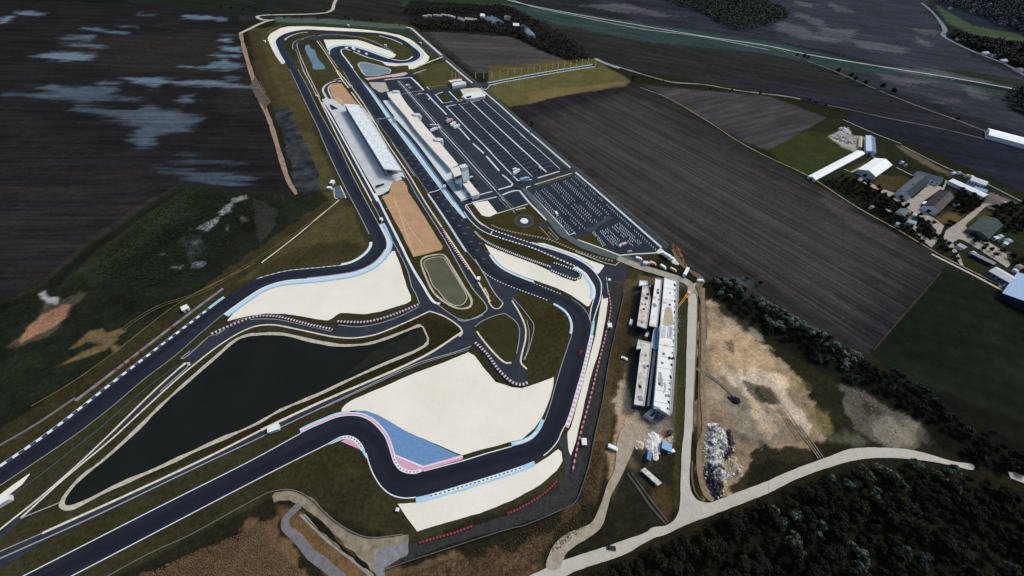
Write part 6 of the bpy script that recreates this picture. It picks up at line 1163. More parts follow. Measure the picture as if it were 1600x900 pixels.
M_CARW = flat('white_car_paint', (230, 232, 232), rough=.35); M_CARR = flat('red_car_paint', (112, 36, 42), rough=.3); M_CARK = flat('dark_car_paint', (32, 34, 42), rough=.3); M_CARP = flat('pinkish_truck', (206, 178, 180), rough=.5); M_CARB = flat('light_blue_truck', (150, 186, 206), rough=.5); M_CARO = flat('sand_truck', (206, 176, 132), rough=.5); M_CARS = flat('silver_car', (170, 176, 180), rough=.35)
VEH = [('truck', M_CARP, (674, 199), (684, 199), 'parked_truck', 'pinkish truck parked against the right side of the pit building'), ('truck', M_CARW, (676.5, 205.5), (681, 203.5), 'parked_truck', 'white truck parked against the right side of the pit building'), ('van', M_CARW, (686, 201), (688, 203), 'parked_van', 'white van straddling the paddock line beside the parked trucks'), ('van', M_CARP, (684, 197), (686.5, 199), 'parked_van', 'pinkish van touching the paddock line beside the parked trucks'),
 ('truck', M_CARP, (700, 192), (705, 189.5), 'parked_truck', 'pink fronted truck, uppermost of the row nosed to the paddock kerb'), ('truck', M_CARW, (706.5, 197), (710, 194.5), 'parked_truck', 'white truck, middle of the row nosed to the paddock kerb'), ('truck', M_CARW, (711.5, 201), (716, 198.5), 'parked_truck', 'white truck, lowest of the row nosed to the paddock kerb'),
 ('truck', M_CARW, (805, 272), (809, 269), 'parked_truck', 'white truck in the lower corner of the big car park'), ('van', M_CARW, (803, 266.5), (806, 265.5), 'parked_van', 'white van above the white truck in the big car park corner'), ('truck', M_CARB, (817, 283), (823, 281.5), 'parked_truck', 'light blue truck on the kerb at the lower corner of the big car park'), ('van', M_CARB, (842.5, 263), (845, 266), 'parked_van', 'light blue van on the white divider of the big car park'),
 ('van', M_CARW, (636, 134.5), (638.5, 134), 'parked_van', 'upper one of two pale vans in the top paddock square'), ('van', M_CARS, (640, 139), (642.5, 138.5), 'parked_van', 'lower one of two pale vans in the top paddock square'), ('van', M_CARW, (655.5, 185), (657.5, 184), 'parked_van', 'white van beside the middle stair tower of the pit building'), ('car', M_CARW, (655, 147.3), (657, 147), 'parked_car', 'white car on the kerb at the top of the paddock'), ('car', M_CARW, (669.5, 156), (672.5, 155), 'parked_car', 'white car against the upper paddock kerb'),
 ('car', M_CARW, (703, 282), (704.5, 280), 'parked_car', 'white car on the pit apron beside the control tower'), ('car', M_CARW, (735, 278), (737, 277), 'parked_car', 'white car behind the annex of the control tower'), ('car', M_CARK, (737, 282), (740, 281.5), 'parked_car', 'dark car behind the annex of the control tower'), ('car', M_CARK, (743, 290), (745, 292), 'parked_car', 'dark car beside the low cream block'), ('car', M_CARW, (727, 304), (728, 302), 'parked_car', 'white car on the apron before the low cream block'), ('car', M_CARK, (732, 303.5), (733, 306), 'parked_car', 'dark car on the apron before the low cream block'),
 ('van', M_CARW, (868.5, 334), (870.5, 337), 'parked_van', 'white van alone near the left kerb of the lower car park'), ('van', M_CARP, (973, 383.5), (977, 381.5), 'parked_van', 'pinkish white van in the tip of the lower car park'), ('van', M_CARS, (968, 386), (969.5, 384), 'parked_van', 'grey van left of the pinkish van in the lower car park'), ('car', M_CARS, (982, 394), (985, 393.5), 'parked_car', 'silver car near the bottom kerb of the lower car park'),
 ('car', M_CARK, (806, 295), (808, 294.5), 'moving_car', 'dark car crossing the paddock junction'), ('car', M_CARR, (905.5, 555), (907.5, 549), 'racing_car', 'red car on the track beside the pink and white kerb'),
 ('van', M_CARW, (984.5, 507), (985.5, 503), 'parked_van', 'white van on the brown ground west of the unfinished blocks'), ('van', M_CARW, (1009, 526), (1011, 522), 'parked_van', 'white van in the gap between the western unfinished blocks'), ('car', M_CARW, (974, 560), (976.5, 561), 'parked_car', 'white car on the dark ground west of the building site'), ('van', M_CARW, (954.5, 699.5), (958, 701), 'parked_van', 'white van beside the dirt track south of the building site'),
 ('van', M_CARW, (995.5, 405), (999, 406), 'parked_van', 'white van left of the flat white hut by the site road'), ('van', M_CARO, (1015, 411), (1024, 415), 'parked_van', 'sand coloured van beside the site road'), ('truck', M_CARW, (1037, 400), (1047, 406), 'parked_truck', 'long white truck in the yard at the tip of the lower car park'), ('van', M_CARW, (1034.5, 418), (1036, 419), 'parked_van', 'small white van in the dark yard'), ('van', M_CARO, (1050, 422.5), (1052, 423.5), 'parked_van', 'sand coloured van deep in the dark yard'), ('truck', M_CARW, (1069.5, 429), (1071.5, 425), 'parked_truck', 'white truck at the earth bank by the site road'), ('van', M_CARW, (1090, 440), (1096, 440), 'parked_van', 'white van where the site road meets the tan track'),
 ('car', M_CARW, (1046, 706), (1050, 705), 'parked_car', 'white car beside the light blue container'), ('car', M_CARK, (953, 856), (956, 856.5), 'moving_car', 'lower dark car on the gravel road at the bottom'), ('car', M_CARK, (951.5, 855), (952.5, 853.5), 'moving_car', 'upper') , ('van', M_CARW, (1478, 321), (1481, 318), 'parked_van', 'x')]
vproto = {}
for kind, m, a, b, nm, lb in VEH:
    if lb in ('upper', 'x'): continue
    A, B = at(*a), at(*b); d = B - A; rz = math.atan2(d.y, d.x); loc = ((A.x + B.x) / 2, (A.y + B.y) / 2, 0)
    if (kind, m.name) not in vproto: o = make_car(kind, m, nm); vproto[(kind, m.name)] = o; o.location = loc; o.rotation_euler = (0, 0, rz)
    else: o = copy_thing(vproto[(kind, m.name)], loc, rz); o.name = nm
    tag(o, lb, {'truck': 'truck', 'van': 'van', 'car': 'car'}[kind])
for x, y, rz in ((1016, 404, 0), (1018.5, 409, .3), (1071, 671, 0)):
    pass
# yellow mobile crane at the site road
p = at(1073, 462); q = at(1059.5, 479.5, 5); root = empty('mobile_crane', (p.x, p.y, 0), 0, 'yellow mobile crane with its boom lowered across the verge by the longest block', 'crane')
M_YEL = flat('crane_yellow', (206, 152, 72)); d = q - p; d.z = 0; L = d.length; rz = math.atan2(d.y, d.x)
mb = MB(); mb.box((0, 0, .8), (7, 2.6, 1.0), rz); mb.build('chassis', M_YEL, root); mb = MB(); mb.box((-1.2 * math.cos(rz), -1.2 * math.sin(rz), 1.8), (2.6, 2.2, 1.6), rz, 0, .9); mb.build('cab', flat('crane_white', (214, 210, 200)), root)
mb = MB(); u3 = d.normalized(); nn = Vector((-u3.y, u3.x, 0))
for sx, sz in ((-1, 0), (1, 0), (-1, 1), (1, 1)):
    mb.tube(tuple(nn * sx * .7 + Vector((0, 0, 2.6 + sz * 1.1))), tuple(u3 * (L + 2) + nn * sx * .45 + Vector((0, 0, 5.2 + sz * .8))), .16, n=4)
for i in range(14):
    t0, t1 = i / 14 * (L + 2), (i + 1) / 14 * (L + 2)
    for sx in (-1, 1): mb.tube(tuple(u3 * t0 + nn * sx * .65 + Vector((0, 0, 2.6 + 2.6 * i / 14))), tuple(u3 * t1 - nn * sx * .6 + Vector((0, 0, 3.6 + 2.6 * (i + 1) / 14))), .12, n=4)
mb.build('boom', M_YEL, root)
for ax_ in (-2.4, -.8, .8, 2.4):
    for s in (-1, 1):
        w_ = MB(); c_ = u3 * ax_ + nn * s * 1.2; w_.tube((c_.x - nn.x * .2, c_.y - nn.y * .2, .55), (c_.x + nn.x * .2, c_.y + nn.y * .2, .55), .55, n=10); w_.build('wheel', flat('tyre_rubber', (20, 20, 22)), root)
# site containers and stacks
def container(px, h, label, m, name='container', lid=None):
    r = ring(px, h); c_ = ((px[0][0] + px[2][0]) / 2, (px[0][1] + px[2][1]) / 2); root = site(name, c_, label, 'container'); mb = MB(); mb.prism(r, 0, h); put(mb, 'body', m, root); mb = MB(); mb.prism(grow(r, .06), h, h + .12); put(mb, 'roof', lid or m, root)
    mb = MB(); panel(mb, r[3] if False else r[0], r[-1], .1, h - .2, .1, .9, .06); put(mb, 'door', flat('container_door', (60, 84, 120)), root); return root
container(Z(960, 660, '755,285 900,345 890,465 740,400'), 2.8, 'light blue container, right of the white slab heap', flat('shaded_blue_container', (58, 92, 140)), lid=flat('lit_blue_roof', (140, 176, 206)))  # shade on the sides and light on the roof are put into the blues
container(Z(960, 660, '525,435 590,465 565,600 510,570'), 2.8, 'violet blue container, below the white slab heap', flat('shaded_blue_container2', (44, 72, 112)), lid=flat('lit_violet_roof', (112, 136, 182)))  # sides darker as if shaded, roof paler as if lit, by colour alone
container(Z(960, 660, '855,110 930,130 905,190 845,175'), 2.6, 'dark teal container behind the red brown stack', flat('teal_container', (44, 66, 72)))
container([(1001, 734.5), (1008, 731), (1034, 754.5), (1028, 758.5)], 2.2, 'long white stained trailer lying alone south of the containers', mat('stained_white', (216, 218, 206), (160, 160, 148), scale=.5, contrast=.3), 'trailer')
container(Z(980, 370, '280,395 375,390 375,410 280,412'), 2.4, 'pale bar shaped cabin by the site road', flat('pale_cabin', (196, 200, 196))); container([(1005.5, 407.5), (1012.5, 408), (1012, 412), (1005, 411)], 3, 'white flat roofed cabin beside the site road', M_WALLW)
# heaps
def heap(name, px, h, m, label, step=.45, seed=1, mats=None, fs=1.1, group=None, cat='heap'):
    pw = [(p.x, p.y) for p in curve(px, True, 3, True)]; xs = [p[0] for p in pw]; ys = [p[1] for p in pw]
    gx_ = np.arange(min(xs) - step, max(xs) + step, step); gy_ = np.arange(min(ys) - step, max(ys) + step, step); X, Y = np.meshgrid(gx_, gy_)
    sd_ = sdist(pw, X, Y) + (fbm(X / 1.7, Y / 1.7, seed, 4) - .5) * 4.5; Hh = h * smooth01(sd_ / 3.2) * (.15 + 1.5 * fbm(X / fs, Y / fs, seed + 3, 4)) + .15; Hh[sd_ < 0] = -.1
    ins = sd_ > -.7; idx = -np.ones(X.shape, int); idx[ins] = np.arange(ins.sum()); f = []
    for j in range(X.shape[0] - 1):
        for i in range(X.shape[1] - 1):
            q = (idx[j, i], idx[j, i + 1], idx[j + 1, i + 1], idx[j + 1, i])
            if min(q) >= 0: f.append(q)
    o = link_mesh(name, np.stack([X[ins], Y[ins], Hh[ins]], -1).tolist(), f, m); return tag(o, label, cat, group)
M_CHALK = mat('white_rubble', (228, 228, 222), (84, 82, 80), scale=.36, contrast=.2, detail=9, fine=.3, fscale=2.5, bias=-.01); M_SHEET = mat('black_sheet', (16, 16, 24), (34, 34, 44), scale=.8, contrast=.3, fine=.3, rough=.5, spec=.3); M_TAN = mat('tan_rubble', (190, 178, 152), (110, 100, 80), scale=.5, contrast=.3, fine=.3)  # dark tone in white_rubble paints the shadows between its lumps
def Q(s): return [(1080 + x * 160 / 1108, 660 + y * 130 / 900) for x, y in S(s)]
heap('rubble_heap', Q('160,40 260,10 330,50 380,170 390,250 350,330 300,300 270,340 230,300 160,230 140,130'), 2.2, M_CHALK, 'upper white rubble heap beside the tan track', seed=2)
heap('rubble_heap', Q('150,280 240,290 290,390 340,440 385,610 320,640 260,590 200,440 170,410 140,350'), 1.8, M_CHALK, 'lower white rubble heap beside the tan track', seed=5)
heap('plastic_sheet_heap', Q('360,90 410,75 440,130 470,280 430,380 370,400 340,350 390,280 395,180'), 1.8, M_SHEET, 'black sheet covered heap right of the white rubble', seed=7)
heap('plastic_sheet_heap', Q('150,440 190,430 250,480 260,600 340,650 340,780 300,820 220,800 170,680 150,600 140,520'), 1.8, M_SHEET, 'black sheet covered heap at the bottom next to the gravel road', seed=8)
heap('rubble_heap', Q('400,390 480,380 520,470 560,540 520,590 470,560 420,480'), 1.2, M_TAN, 'small tan rubble heap right of the lower white rubble', seed=9)
heap('rubble_heap', Q('130,470 200,480 220,560 160,570'), 1.0, M_CHALK, 'small white rubble spill between the black sheets', seed=12)
heap('rubble_heap', Z(960, 660, '560,190 640,150 720,210 745,300 720,420 720,560 690,590 620,560 590,450 510,420 520,270'), 1.0, mat('white_slabs', (232, 232, 226), (196, 192, 184), scale=.4, contrast=.4, fine=.15), 'white slab heap beside the blue containers', seed=4)
heap('rubble_heap', Z(960, 660, '280,330 340,280 440,320 460,380 400,410 320,370'), 1.1, mat('cream_rubble', (214, 204, 186), (170, 156, 134), scale=.5), 'round cream heap beside the dirt track', seed=3)
heap('brick_stack', Z(960, 660, '720,180 780,110 840,110 850,200 800,250 740,220'), 1.4, mat('brick_red_stack', (172, 116, 96), (96, 66, 58), scale=.7, contrast=.3), 'red brown stack behind the light blue container', seed=6)
heap('soil_heap', T(2, 2, '1340,680 1380,670 1410,690 1430,720 1400,735 1360,705'), 1.2, mat('black_soil', (40, 40, 44), (26, 26, 28), scale=.8), 'dark mound at the end of the muddy ruts', seed=10)
heap('soil_heap', Z(980, 370, '720,110 760,130 850,260 900,400 960,500 930,540 850,400 780,280 700,160'), 1.6, mat('orange_soil', (140, 104, 66), (92, 74, 50), scale=.4, contrast=.4), 'orange earth bank at the tip of the lower car park', seed=11)
heap('rubble_heap', Z(980, 370, '640,310 700,310 760,360 820,420 790,440 700,390 630,350'), .9, mat('white_slabs', (232, 232, 226)), 'white slab pile in the yard at the tip of the lower car park', seed=13)
heap('rubble_heap', T(3, 0, '440,800 480,795 520,830 500,845 460,830'), 1.2, M_CHALK, 'small white heap above the longer white heap at the farm corner', seed=15); heap('rubble_heap', T(3, 0, '385,848 430,845 500,870 560,900 520,905 440,880'), 1.4, M_CHALK, 'long white heap at the farm corner by the triangular field', seed=16)
# ---------------------------------------------------------------- trees
def crown_mesh(name, m, seed, rad=3.6, hgt=7.0, base=2.2, lumps=17, leaves=62, size=.52):
    r = random.Random(seed); v = []; f = []
    for i in range(lumps):
        t = i / lumps; a = r.uniform(0, 6.28); z = base + (hgt - base) * (.15 + .8 * r.random()); k = 1 - abs((z - base) / (hgt - base) - .42) * 1.1; rr = rad * max(.15, k) * r.uniform(.2, .85)
        c = Vector((rr * math.cos(a), rr * math.sin(a), z)); lr = rad * r.uniform(.22, .46)
        for j in range(leaves):
            d = Vector((r.gauss(0, 1), r.gauss(0, 1), r.gauss(.25, 1))).normalized(); p = c + d * lr * r.uniform(.7, 1.08); s = size * r.uniform(.5, 1.2)
            n = (d + Vector((r.gauss(0, .5), r.gauss(0, .5), r.gauss(.2, .5)))).normalized(); u_ = n.orthogonal().normalized(); w_ = n.cross(u_); k0 = len(v); an = r.uniform(0, 6.28)
            for q in range(4):
                b = an + q * math.pi / 2 + r.uniform(-.35, .35); v.append(tuple(p + (u_ * math.cos(b) + w_ * math.sin(b)) * s * r.uniform(.6, 1)))
            f.append((k0, k0 + 1, k0 + 2, k0 + 3))
    me = bpy.data.meshes.new(name); me.from_pydata(v, [], f); me.materials.append(m); me.update(); return me
def leaf_mat(name, c1, c2=None): return mat(name, c1, c2, scale=.35, contrast=.3, fine=.35, fscale=1.6, rough=.9, spec=.1)
L_DARK = leaf_mat('dark_leaves', (36, 41, 29), (23, 26, 18)); L_OLV = leaf_mat('olive_leaves', (43, 40, 28), (28, 27, 19)); L_HED = leaf_mat('hedge_silver_leaves', (136, 152, 134), (56, 72, 62)); L_SIL = mat('silver_leaves', (120, 134, 116), (34, 41, 32), scale=.3, contrast=.16, fine=.35, fscale=1.6, bias=-.02); L_GRY = mat('grey_leaves', (82, 90, 82), (30, 34, 30), scale=.3, contrast=.16, fine=.35, fscale=1.6, bias=-.03); L_BLK = leaf_mat('blackish_leaves', (34, 35, 26), (22, 23, 17)); L_GRN = leaf_mat('green_leaves', (44, 58, 34), (28, 38, 24))
M_BARK = flat('bark', (56, 48, 40))
CR = {}
def tree_proto(key, m, seed, name, **k):
    root = empty(name, (0, -3000 - len(CR) * 30, 0)); h = k.get('hgt', 7.0); mb = MB(); mb.tube((0, 0, 0), (.1, 0, h * .45), .3, .2, 7); mb.tube((.1, 0, h * .4), (.9, .3, h * .75), .16, .06, 5); mb.tube((.1, 0, h * .42), (-.8, -.5, h * .7), .15, .06, 5); mb.tube((.05, 0, h * .3), (.1, .9, h * .62), .12, .05, 5)
    mb.build('trunk', M_BARK, root); o = bpy.data.objects.new('crown', crown_mesh('crown', m, seed, **k)); COL.objects.link(o); o.parent = root
    CR[key] = root; return root
for i in range(3):
    tree_proto(('hed', i), L_HED, 15 + i, 'silver_hedge_tree', leaves=80, lumps=19); tree_proto(('sil', i), L_SIL, 10 + i, 'silver_tree', leaves=80, lumps=19); tree_proto(('gry', i), L_GRY, 20 + i, 'grey_tree'); tree_proto(('drk', i), L_DARK, 30 + i, 'dark_tree'); tree_proto(('olv', i), L_OLV, 40 + i, 'olive_tree'); tree_proto(('blk', i), L_BLK, 50 + i, 'black_green_tree'); tree_proto(('grn', i), L_GRN, 60 + i, 'green_tree')
tr = random.Random(11); used_t = set()
def plant(key, x, y, s, label, group, world=None, zc=4.0, name=None):
    k = (key, tr.randrange(3)); src = CR[k]; p = world or at(x, y, zc * s); loc = (p.x, p.y, 0); sc = (s * tr.uniform(.9, 1.15), s * tr.uniform(.9, 1.15), s * tr.uniform(.85, 1.1))
    if k in used_t: o = copy_thing(src, loc, tr.uniform(0, 6.28), label, sc, group)
    else: o = src; used_t.add(k); o.location = loc; o.scale = sc; o.rotation_euler = (0, 0, tr.uniform(0, 6.28))
    if name: o.name = name
    tag(o, label, 'tree', group); return o
def scatter(poly_px, n, mind, key_fn, smin, smax, label, group, seed=0, taken=None):
    r = random.Random(seed); pw = [(p.x, p.y) for p in W(poly_px)]; xs = [p[0] for p in pw]; ys = [p[1] for p in pw]; out = [] if taken is None else taken; k = 0; tries = 0; arr = np.array(pw)
    while k < n and tries < n * 60:
        tries += 1; x = r.uniform(min(xs), max(xs)); y = r.uniform(min(ys), max(ys))
        if sdist(pw, np.array([x]), np.array([y]))[0] < 0: continue
        if any((x - a) ** 2 + (y - b) ** 2 < mind ** 2 for a, b in out): continue
        out.append((x, y)); k += 1; key = key_fn(r); lb = label[key] if isinstance(label, dict) else label
        plant(key, 0, 0, r.uniform(smin, smax), lb, group if isinstance(group, str) else group[key], world=Vector((x, y, 0)))
    return out
# the hedge of silver trees east of the waste ground
G1 = 'silver leaved trees of the eastern hedge'; lb1 = 'silver leaved tree in the hedge between the waste ground and the dark field'
sil = [(1119, 439), (1124, 441), (1133, 438), (1138, 445), (1143, 448), (1148, 444), (1155, 452), (1158, 455), (1130, 453), (1140, 463), (1126, 458), (1186, 470), (1190, 468), (1186, 477), (1192, 476), (1199, 474), (1205, 477), (1210, 480), (1198, 482), (1206, 486), (1213, 486), (1219, 490), (1225, 489), (1232, 493), (1238, 496), (1226, 497), (1233, 501), (1243, 502), (1249, 506), (1252, 504), (1241, 509), (1200, 500), (1207, 505), (1212, 508), (1218, 505), (1196, 494), (1222, 512), (1258, 510), (1264, 513), (1270, 514), (1275, 518), (1281, 521), (1287, 524), (1292, 529), (1297, 532), (1303, 536), (1308, 540), (1268, 521), (1280, 531), (1290, 540), (1299, 545), (1317, 552), (1323, 556), (1319, 562), (1323, 568), (1320, 574), (1330, 553), (1338, 555), (1343, 558), (1332, 563)]
for x, y in sil: plant('hed', x, y, tr.uniform(.5, .8), lb1, G1)
for x, y in [(1275, 557), (1282, 561), (1291, 559), (1298, 563), (1330, 589), (1336, 592), (1352, 565), (1358, 570), (1398, 582), (1405, 585), (1411, 588), (1420, 596), (1432, 604), (1440, 608), (1447, 613), (1454, 619), (1460, 627), (1440, 634), (1447, 640), (1475, 637), (1480, 650), (1395, 606), (1402, 612), (1515, 672), (1550, 675)]: plant('gry', x, y, tr.uniform(.55, .85), 'grey leaved tree in the southern half of the eastern hedge', 'grey trees of the eastern hedge')
tk = []
scatter([(1108, 440), (1130, 436), (1180, 470), (1260, 512), (1330, 560), (1400, 600), (1470, 645), (1540, 690), (1500, 690), (1420, 645), (1340, 595), (1260, 550), (1180, 510), (1140, 480)], 90, 4.2, lambda r: r.choice(['drk', 'blk', 'drk']), .55, .85, {'drk': 'dark green tree filling the eastern hedge', 'blk': 'blackish green tree filling the eastern hedge'}, {'drk': 'dark trees of the eastern hedge', 'blk': 'blackish trees of the eastern hedge'}, 3, tk)
# wood at the bottom right
tk = []; P3 = lambda x, y: (1200 + x / 4, 675 + y / 4)
for x, y in ((390, 280), (410, 300), (490, 320), (530, 335), (590, 230), (620, 260), (650, 290), (690, 225), (730, 240), (790, 280), (820, 310), (845, 350), (910, 195), (950, 200), (1040, 245), (1070, 270), (1120, 240), (1160, 235), (1140, 320), (1180, 350), (40, 500), (90, 560), (80, 600), (170, 520), (160, 640), (130, 680), (190, 700), (330, 580), (350, 600), (320, 650), (490, 690), (520, 710), (560, 740), (590, 770), (610, 820), (570, 840), (990, 790), (1010, 780), (980, 830), (920, 470), (930, 500), (1520, 850), (1540, 890), (680, 365), (665, 400), (215, 760), (860, 740)):
    px = P3(x, y); o = plant('sil' if x < 900 or y < 380 else 'gry', px[0], px[1], tr.uniform(.4, .8), 'silver leaved tree standing out in the dark wood at the bottom right' if (x < 900 or y < 380) else 'grey leaved tree in the dark wood at the bottom right', 'silver trees of the dark wood' if (x < 900 or y < 380) else 'grey trees of the dark wood'); tk.append((o.location.x, o.location.y))
scatter([(905, 915), (1000, 868), (1100, 828), (1200, 788), (1280, 752), (1340, 735), (1420, 733), (1480, 745), (1540, 755), (1620, 790), (1640, 930), (1200, 930)], 215, 4.6, lambda r: r.choice(['blk', 'olv', 'drk', 'blk', 'olv']), .5, 1.25, {'blk': 'blackish green tree of the dark wood below the gravel road', 'olv': 'olive brown tree of the dark wood below the gravel road', 'drk': 'dark green tree of the dark wood below the gravel road'}, {'blk': 'blackish trees of the dark wood', 'olv': 'olive trees of the dark wood', 'drk': 'dark trees of the dark wood'}, 4, tk)
scatter([(1500, 700), (1560, 700), (1640, 740), (1640, 760), (1560, 735), (1520, 722)], 16, 5, lambda r: r.choice(['blk', 'drk']), .6, 1.0, 'dark tree where the gravel road vanishes at the right', 'dark trees over the vanishing road', 5)
# trees of the farm
def grove(s, n, mind, label, group, keys=('drk', 'blk', 'grn', 'olv'), a=.4, b=.8, seed=1, c=(3, 1)): scatter(T(c[0], c[1], s), n, mind, lambda r: r.choice(keys), a, b, label, group, seed)
grove('320,240 480,200 560,230 720,300 860,390 830,440 720,420 560,350', 60, 4.2, 'dark tree in the belt between long barn and field track', 'dark tree belt behind the field track', seed=6)
grove('600,390 700,370 820,440 900,540 1000,640 980,640 860,560 700,450', 30, 4, 'dark tree of the hedge along the field track south of the farm', 'hedge trees along the field track', seed=7)
grove('1150,305 1200,295 1290,350 1340,385 1290,420 1200,440 1110,410 1115,350', 26, 5.0, 'dark tree of the grove in front of the long white cattle shed', 'dark grove by the cattle shed', ('blk', 'drk'), .6, .95, 8)
grove('1390,400 1600,370 1640,560 1500,560 1380,480', 40, 6, 'dark tree of the orchard right of the farm houses', 'dark orchard trees', ('blk', 'drk', 'olv'), .5, .9, 9)
grove('1240,560 1330,600 1430,700 1400,710 1290,640', 12, 5, 'dark tree lining the long low shed', 'trees along the low shed', ('blk', 'drk'), .5, .8, 10)
grove('940,520 1040,590 1030,600 960,590', 7, 4, 'small dark tree inside the curved farm lane', 'trees inside the curved lane', ('blk', 'drk'), .5, .8, 11)
grove('1050,560 1090,600 1190,740 1150,720 1050,650', 11, 4.5, 'small dark tree between the farm lane and field track', 'trees between lane and track', ('blk', 'drk'), .45, .7, 12)
grove('1440,680 1560,740 1620,800 1540,760', 10, 6, 'dark tree behind the pale grey village hall', 'trees behind the village hall', ('blk', 'drk'), .6, .9, 13)
grove('930,450 1010,480 1030,520 960,520 900,490', 9, 4, 'grey green tree in the middle of the farm yard', 'grey green trees of the farm yard', ('gry', 'drk'), .45, .7, 14)
grove('1100,500 1150,500 1110,530', 3, 3, 'dark tree beside the farm crossroads', 'trees by the farm crossroads', ('blk',), .5, .7, 15)
grove('760,200 880,190 840,220 770,225', 0, 3, 'x', 'x') if False else None
for x, y, s in ((225, 350, 1.5), (250, 362, 1.3), (180, 345, 1.2), (440, 440, 1.5), (520, 470, 1.7), (545, 492, 1.4), (610, 515, 1.5), (715, 538, 1.8), (785, 563, 1.7), (1185, 745, 1.0)): plant('blk', 1200 + x / 4, y / 4, s * .75, 'dark round tree beside the far diagonal track', 'dark trees along the far diagonal track')
for x, y, s in ((755, 485, 1.2), (880, 490, .7), (945, 505, .6), (1080, 530, .6), (1240, 553, .7), (1375, 563, .8), (1550, 582, .9), (1900, 640, 1.0), (1960, 660, .9), (2040, 680, .8), (1860, 625, .9)): plant('drk', 800 + x / 4, y / 4, s * .6, 'dark bush along the field lane below the far dark field', 'dark bushes along the field lane')
for x, y, s in ((415, 20, 1.0), (425, 22, .8), (445, 27, 1.0), (497, 28, .9), (540, 27, 1.4), (545, 29, 1.2), (580, 32, 1.0), (625, 38, 1.0), (472, 26, .8), (390, 10, 1.1), (398, 14, 1.0), (380, 14, 1.1), (360, 12, 1.2), (345, 10, 1.2)): plant('drk', x, y, s * .6, 'dark bush on the far edge of the circuit below the top field', 'dark bushes above the far curve')
for x, y, s in ((829, 207, .35), (1166, 435, .4), (1188, 443, .5), (831, 193, .5), (831.5, 196, .4)): plant('blk', x, y, s, 'small dark bush at the edge of the big ploughed field', 'small bushes by the big field')
# masses too far to count
def mass(name, polys, n, hgt, size, m, label, seed):
    r = random.Random(seed); v = []; f = []
    for s in polys:
        pw = [(p.x, p.y) for p in W(s)]; xs = [p[0] for p in pw]; ys = [p[1] for p in pw]; N = int(n); X = rng.uniform(min(xs), max(xs), N * 4); Y = rng.uniform(min(ys), max(ys), N * 4); ok = sdist(pw, X, Y) > 0; pts = list(zip(X[ok], Y[ok]))[:N]
        for x, y in pts:
            hh = hgt * (.35 + 1.1 * float(fbm(x / 16, y / 16, seed, 3))); 
            for j in range(3):
                p = Vector((x + r.gauss(0, size), y + r.gauss(0, size), max(.5, hh * r.uniform(.5, 1.05)))); nn = Vector((r.gauss(0, .6), r.gauss(0, .6), 1)).normalized(); u_ = nn.orthogonal().normalized(); w_ = nn.cross(u_); k0 = len(v); a0 = r.uniform(0, 6.28)
                for q in range(4):
                    b = a0 + q * math.pi / 2; v.append(tuple(p + (u_ * math.cos(b) + w_ * math.sin(b)) * size * r.uniform(.5, 1.1)))
                f.append((k0, k0 + 1, k0 + 2, k0 + 3))
    o = link_mesh(name, v, f, m); tag(o, label, 'woods', None, 'stuff'); return o
mass('woods', [T(2, 0, '860,-40 1000,20 1200,90 1300,150 1400,195 1500,185 1620,155 1720,120 1730,80 1600,20 1500,-60 1000,-80')], 5200, 9, 2.8, leaf_mat('far_leaves', (58, 68, 52), (32, 40, 34)), 'far dark green wood in the fields at the top', 21)
mass('woods', [T(3, 0, '1040,-40 1060,25 1200,60 1400,140 1700,260 1900,200 1900,-60')], 5200, 11, 3.6, leaf_mat('far_blue_leaves', (46, 58, 62), (28, 36, 42)), 'bluish wood around the far village in the top right corner', 22)
mass('woods', [T(3, 0, '1150,200 1300,250 1450,270 1700,320 1700,470 1600,450 1480,390 1300,310 1150,240')], 2600, 10, 3, leaf_mat('far_dark_leaves', (36, 42, 36), (22, 26, 24)), 'dark wood along the far lane below the green meadow', 23)
mass('woods', [[(635, 14), (700, 12), (790, 10), (840, 34), (890, 60), (925, 88), (922, 96), (880, 80), (840, 60), (800, 44), (788, 22), (720, 22), (650, 24), (632, 24)], [(640, 36), (720, 34), (790, 38), (822, 56), (870, 82), (915, 96), (900, 98), (850, 80), (800, 56), (740, 48), (660, 46)]], 1700, 5.5, 2.0, leaf_mat('belt_leaves', (42, 42, 34), (30, 31, 26)), 'dark tree belt wrapping the far farmstead', 24)
mass('woods', [[(1570, 150), (1600, 140), (1660, 160), (1660, 190), (1600, 180), (1575, 165)]], 500, 10, 3, leaf_mat('far_dark_leaves', (36, 42, 36)), 'dark copse at the right edge below the far road', 25)
# scrub: low growth nobody could count
def scrub(label, polys, n, hgt, size, m, seed): o = mass('scrub', polys, n, hgt, size, m, label, seed); o['category'] = 'scrub'; return o
scrub('green scrub on the damp ground left of the circuit', [T(0, 1, '560,800 860,490 1150,300 1450,320 1700,340 1500,560 1250,830 900,900')], 3600, .9, .45, leaf_mat('scrub_leaves', (44, 55, 34), (20, 26, 17)), 31)
scrub('brown scrub strip between the fence and the building site', [T(2, 2, '700,60 780,60 740,300 680,560 600,760 540,900 430,1380 480,1300 560,1000 640,560')], 1500, .7, .3, leaf_mat('brown_scrub', (92, 76, 48), (50, 44, 30)), 32)
scrub('tawny scrub on the bank below the guard rail at the bottom', [T(0, 3, '900,890 1200,760 1500,640 1650,560 1700,700 1900,880 1800,1000 1000,1000')], 2600, .6, .27, leaf_mat('tawny_scrub', (112, 94, 70), (84, 70, 52)), 33)
scrub('brown scrub below the perimeter fence at the bottom', [T(1, 3, '900,900 1200,800 1600,660 1900,520 2000,450 2060,300 2120,60 2170,60 2130,400 2050,600 1900,720 1750,820 1600,960')], 1900, .6, .28, leaf_mat('brown_scrub2', (86, 70, 50), (50, 42, 30)), 34)

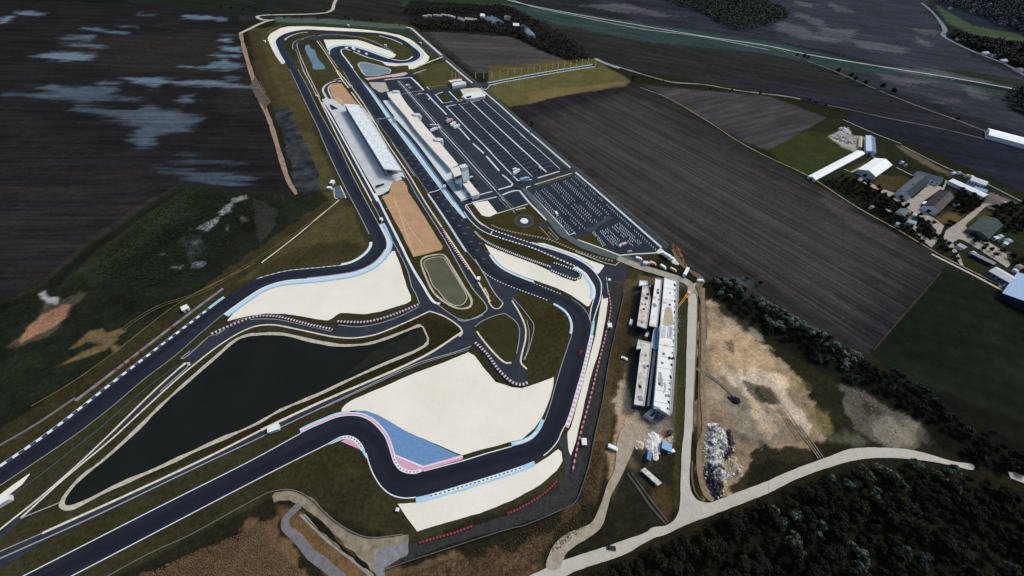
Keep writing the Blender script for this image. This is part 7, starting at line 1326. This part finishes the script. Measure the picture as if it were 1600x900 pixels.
for i, (x, y, a, b, rz) in enumerate([(1150, 190, 5, 3, .3), (1185, 188, 4, 3, .1), (1235, 205, 6, 3, .4), (1262, 212, 4, 3, .4), (828, 122, 5, 3, .5), (852, 138, 3, 2, .5), (1440, 585, 4, 3, .2), (1490, 612, 5, 4, .2), (1365, 500, 4, 3, 0), (1402, 520, 3, 3, 0), (1290, 520, 5, 3, .5), (1345, 575, 4, 3, .4), (1270, 690, 4, 3, .3), (1360, 740, 3, 3, .3), (1560, 775, 6, 4, .4), (1530, 800, 4, 3, .4), (1485, 890, 5, 4, .4), (865, 432, 5, 4, .8), (905, 452, 4, 3, .8), (745, 410, 4, 3, .8), (640, 402, 5, 3, .6), (1465, 375, 3, 2, 0), (1165, 385, 4, 3, 0), (985, 268, 3, 2, .5)]):
    p = at(1200 + x / 4, 225 + y / 4); mb = MB(); mb.box((p.x, p.y, 0), (a, b, 2.2), rz); mb.box((p.x, p.y, 2.2), (a + .5, b + .5, .7), rz, 1, .6)
    tag(mb.build('outbuilding', [M_WALLW, [flat('pale_tin', (206, 210, 208)), flat('blue_tin', (150, 170, 186)), flat('rust_tin', (150, 128, 112))][i % 3]]), 'small outbuilding with a pale, bluish or rusty roof, scattered about the farm yards', 'outbuilding', 'small farm outbuildings')
# scattered stones and broken concrete on the waste ground and the building site
def stones(polys, n, s0, s1, m, label, seed):
    r = random.Random(seed); mb = MB()
    for s in polys:
        pw = [(p.x, p.y) for p in W(s)]; xs = [p[0] for p in pw]; ys = [p[1] for p in pw]; X = rng.uniform(min(xs), max(xs), n * 4); Y = rng.uniform(min(ys), max(ys), n * 4); w_ = (sdist(pw, X, Y) > 0) & (fbm(X / 5, Y / 5, seed, 3) > .5); k = 0
        for x, y in zip(X[w_], Y[w_]):
            if k >= n: break
            k += 1; z = r.uniform(s0, s1) * r.random() ** 1.5 + s0 * .4; mb.box((x, y, -.05), (z * r.uniform(.6, 1.4), z * r.uniform(.6, 1.4), z * r.uniform(.3, .8)), r.uniform(0, 3), 0, r.uniform(.4, .9))
    o = mb.build('rubble', m); tag(o, label, 'rubble', None, 'stuff'); return o
stones([T(2, 3, '1200,-20 1320,-20 1380,100 1330,220 1420,240 1330,320 1290,380 1210,300'), Q('130,20 300,0 420,60 480,300 560,560 380,640 340,820 200,810 140,560')], 420, .3, 1.1, flat('pale_stone', (206, 204, 196)), 'pale broken rubble strewn over and around the white and black heaps', 41)
stones([T(2, 2, '1190,40 1320,120 1440,260 1560,420 1640,600 1640,700 1500,760 1300,900 1190,900')], 420, .15, .6, flat('tan_stone', (196, 180, 154)), 'small tan stones strewn over the sandy waste ground', 42)
stones([T(2, 2, '640,740 760,720 1000,830 1040,860 1000,1000 860,1040 700,1000 640,880'), T(2, 2, '1030,40 1060,60 1050,300 1030,420 1010,380 1030,200')], 240, .2, .8, flat('pale_stone', (206, 204, 196)), 'pale building debris strewn round the unfinished blocks', 43)
stones([T(3, 2, '480,620 560,610 700,720 860,820 980,860 960,900 700,900 560,830')], 260, .2, .9, flat('grey_stone', (138, 132, 118)), 'grey stones on the spoil ground before the eastern hedge', 44)
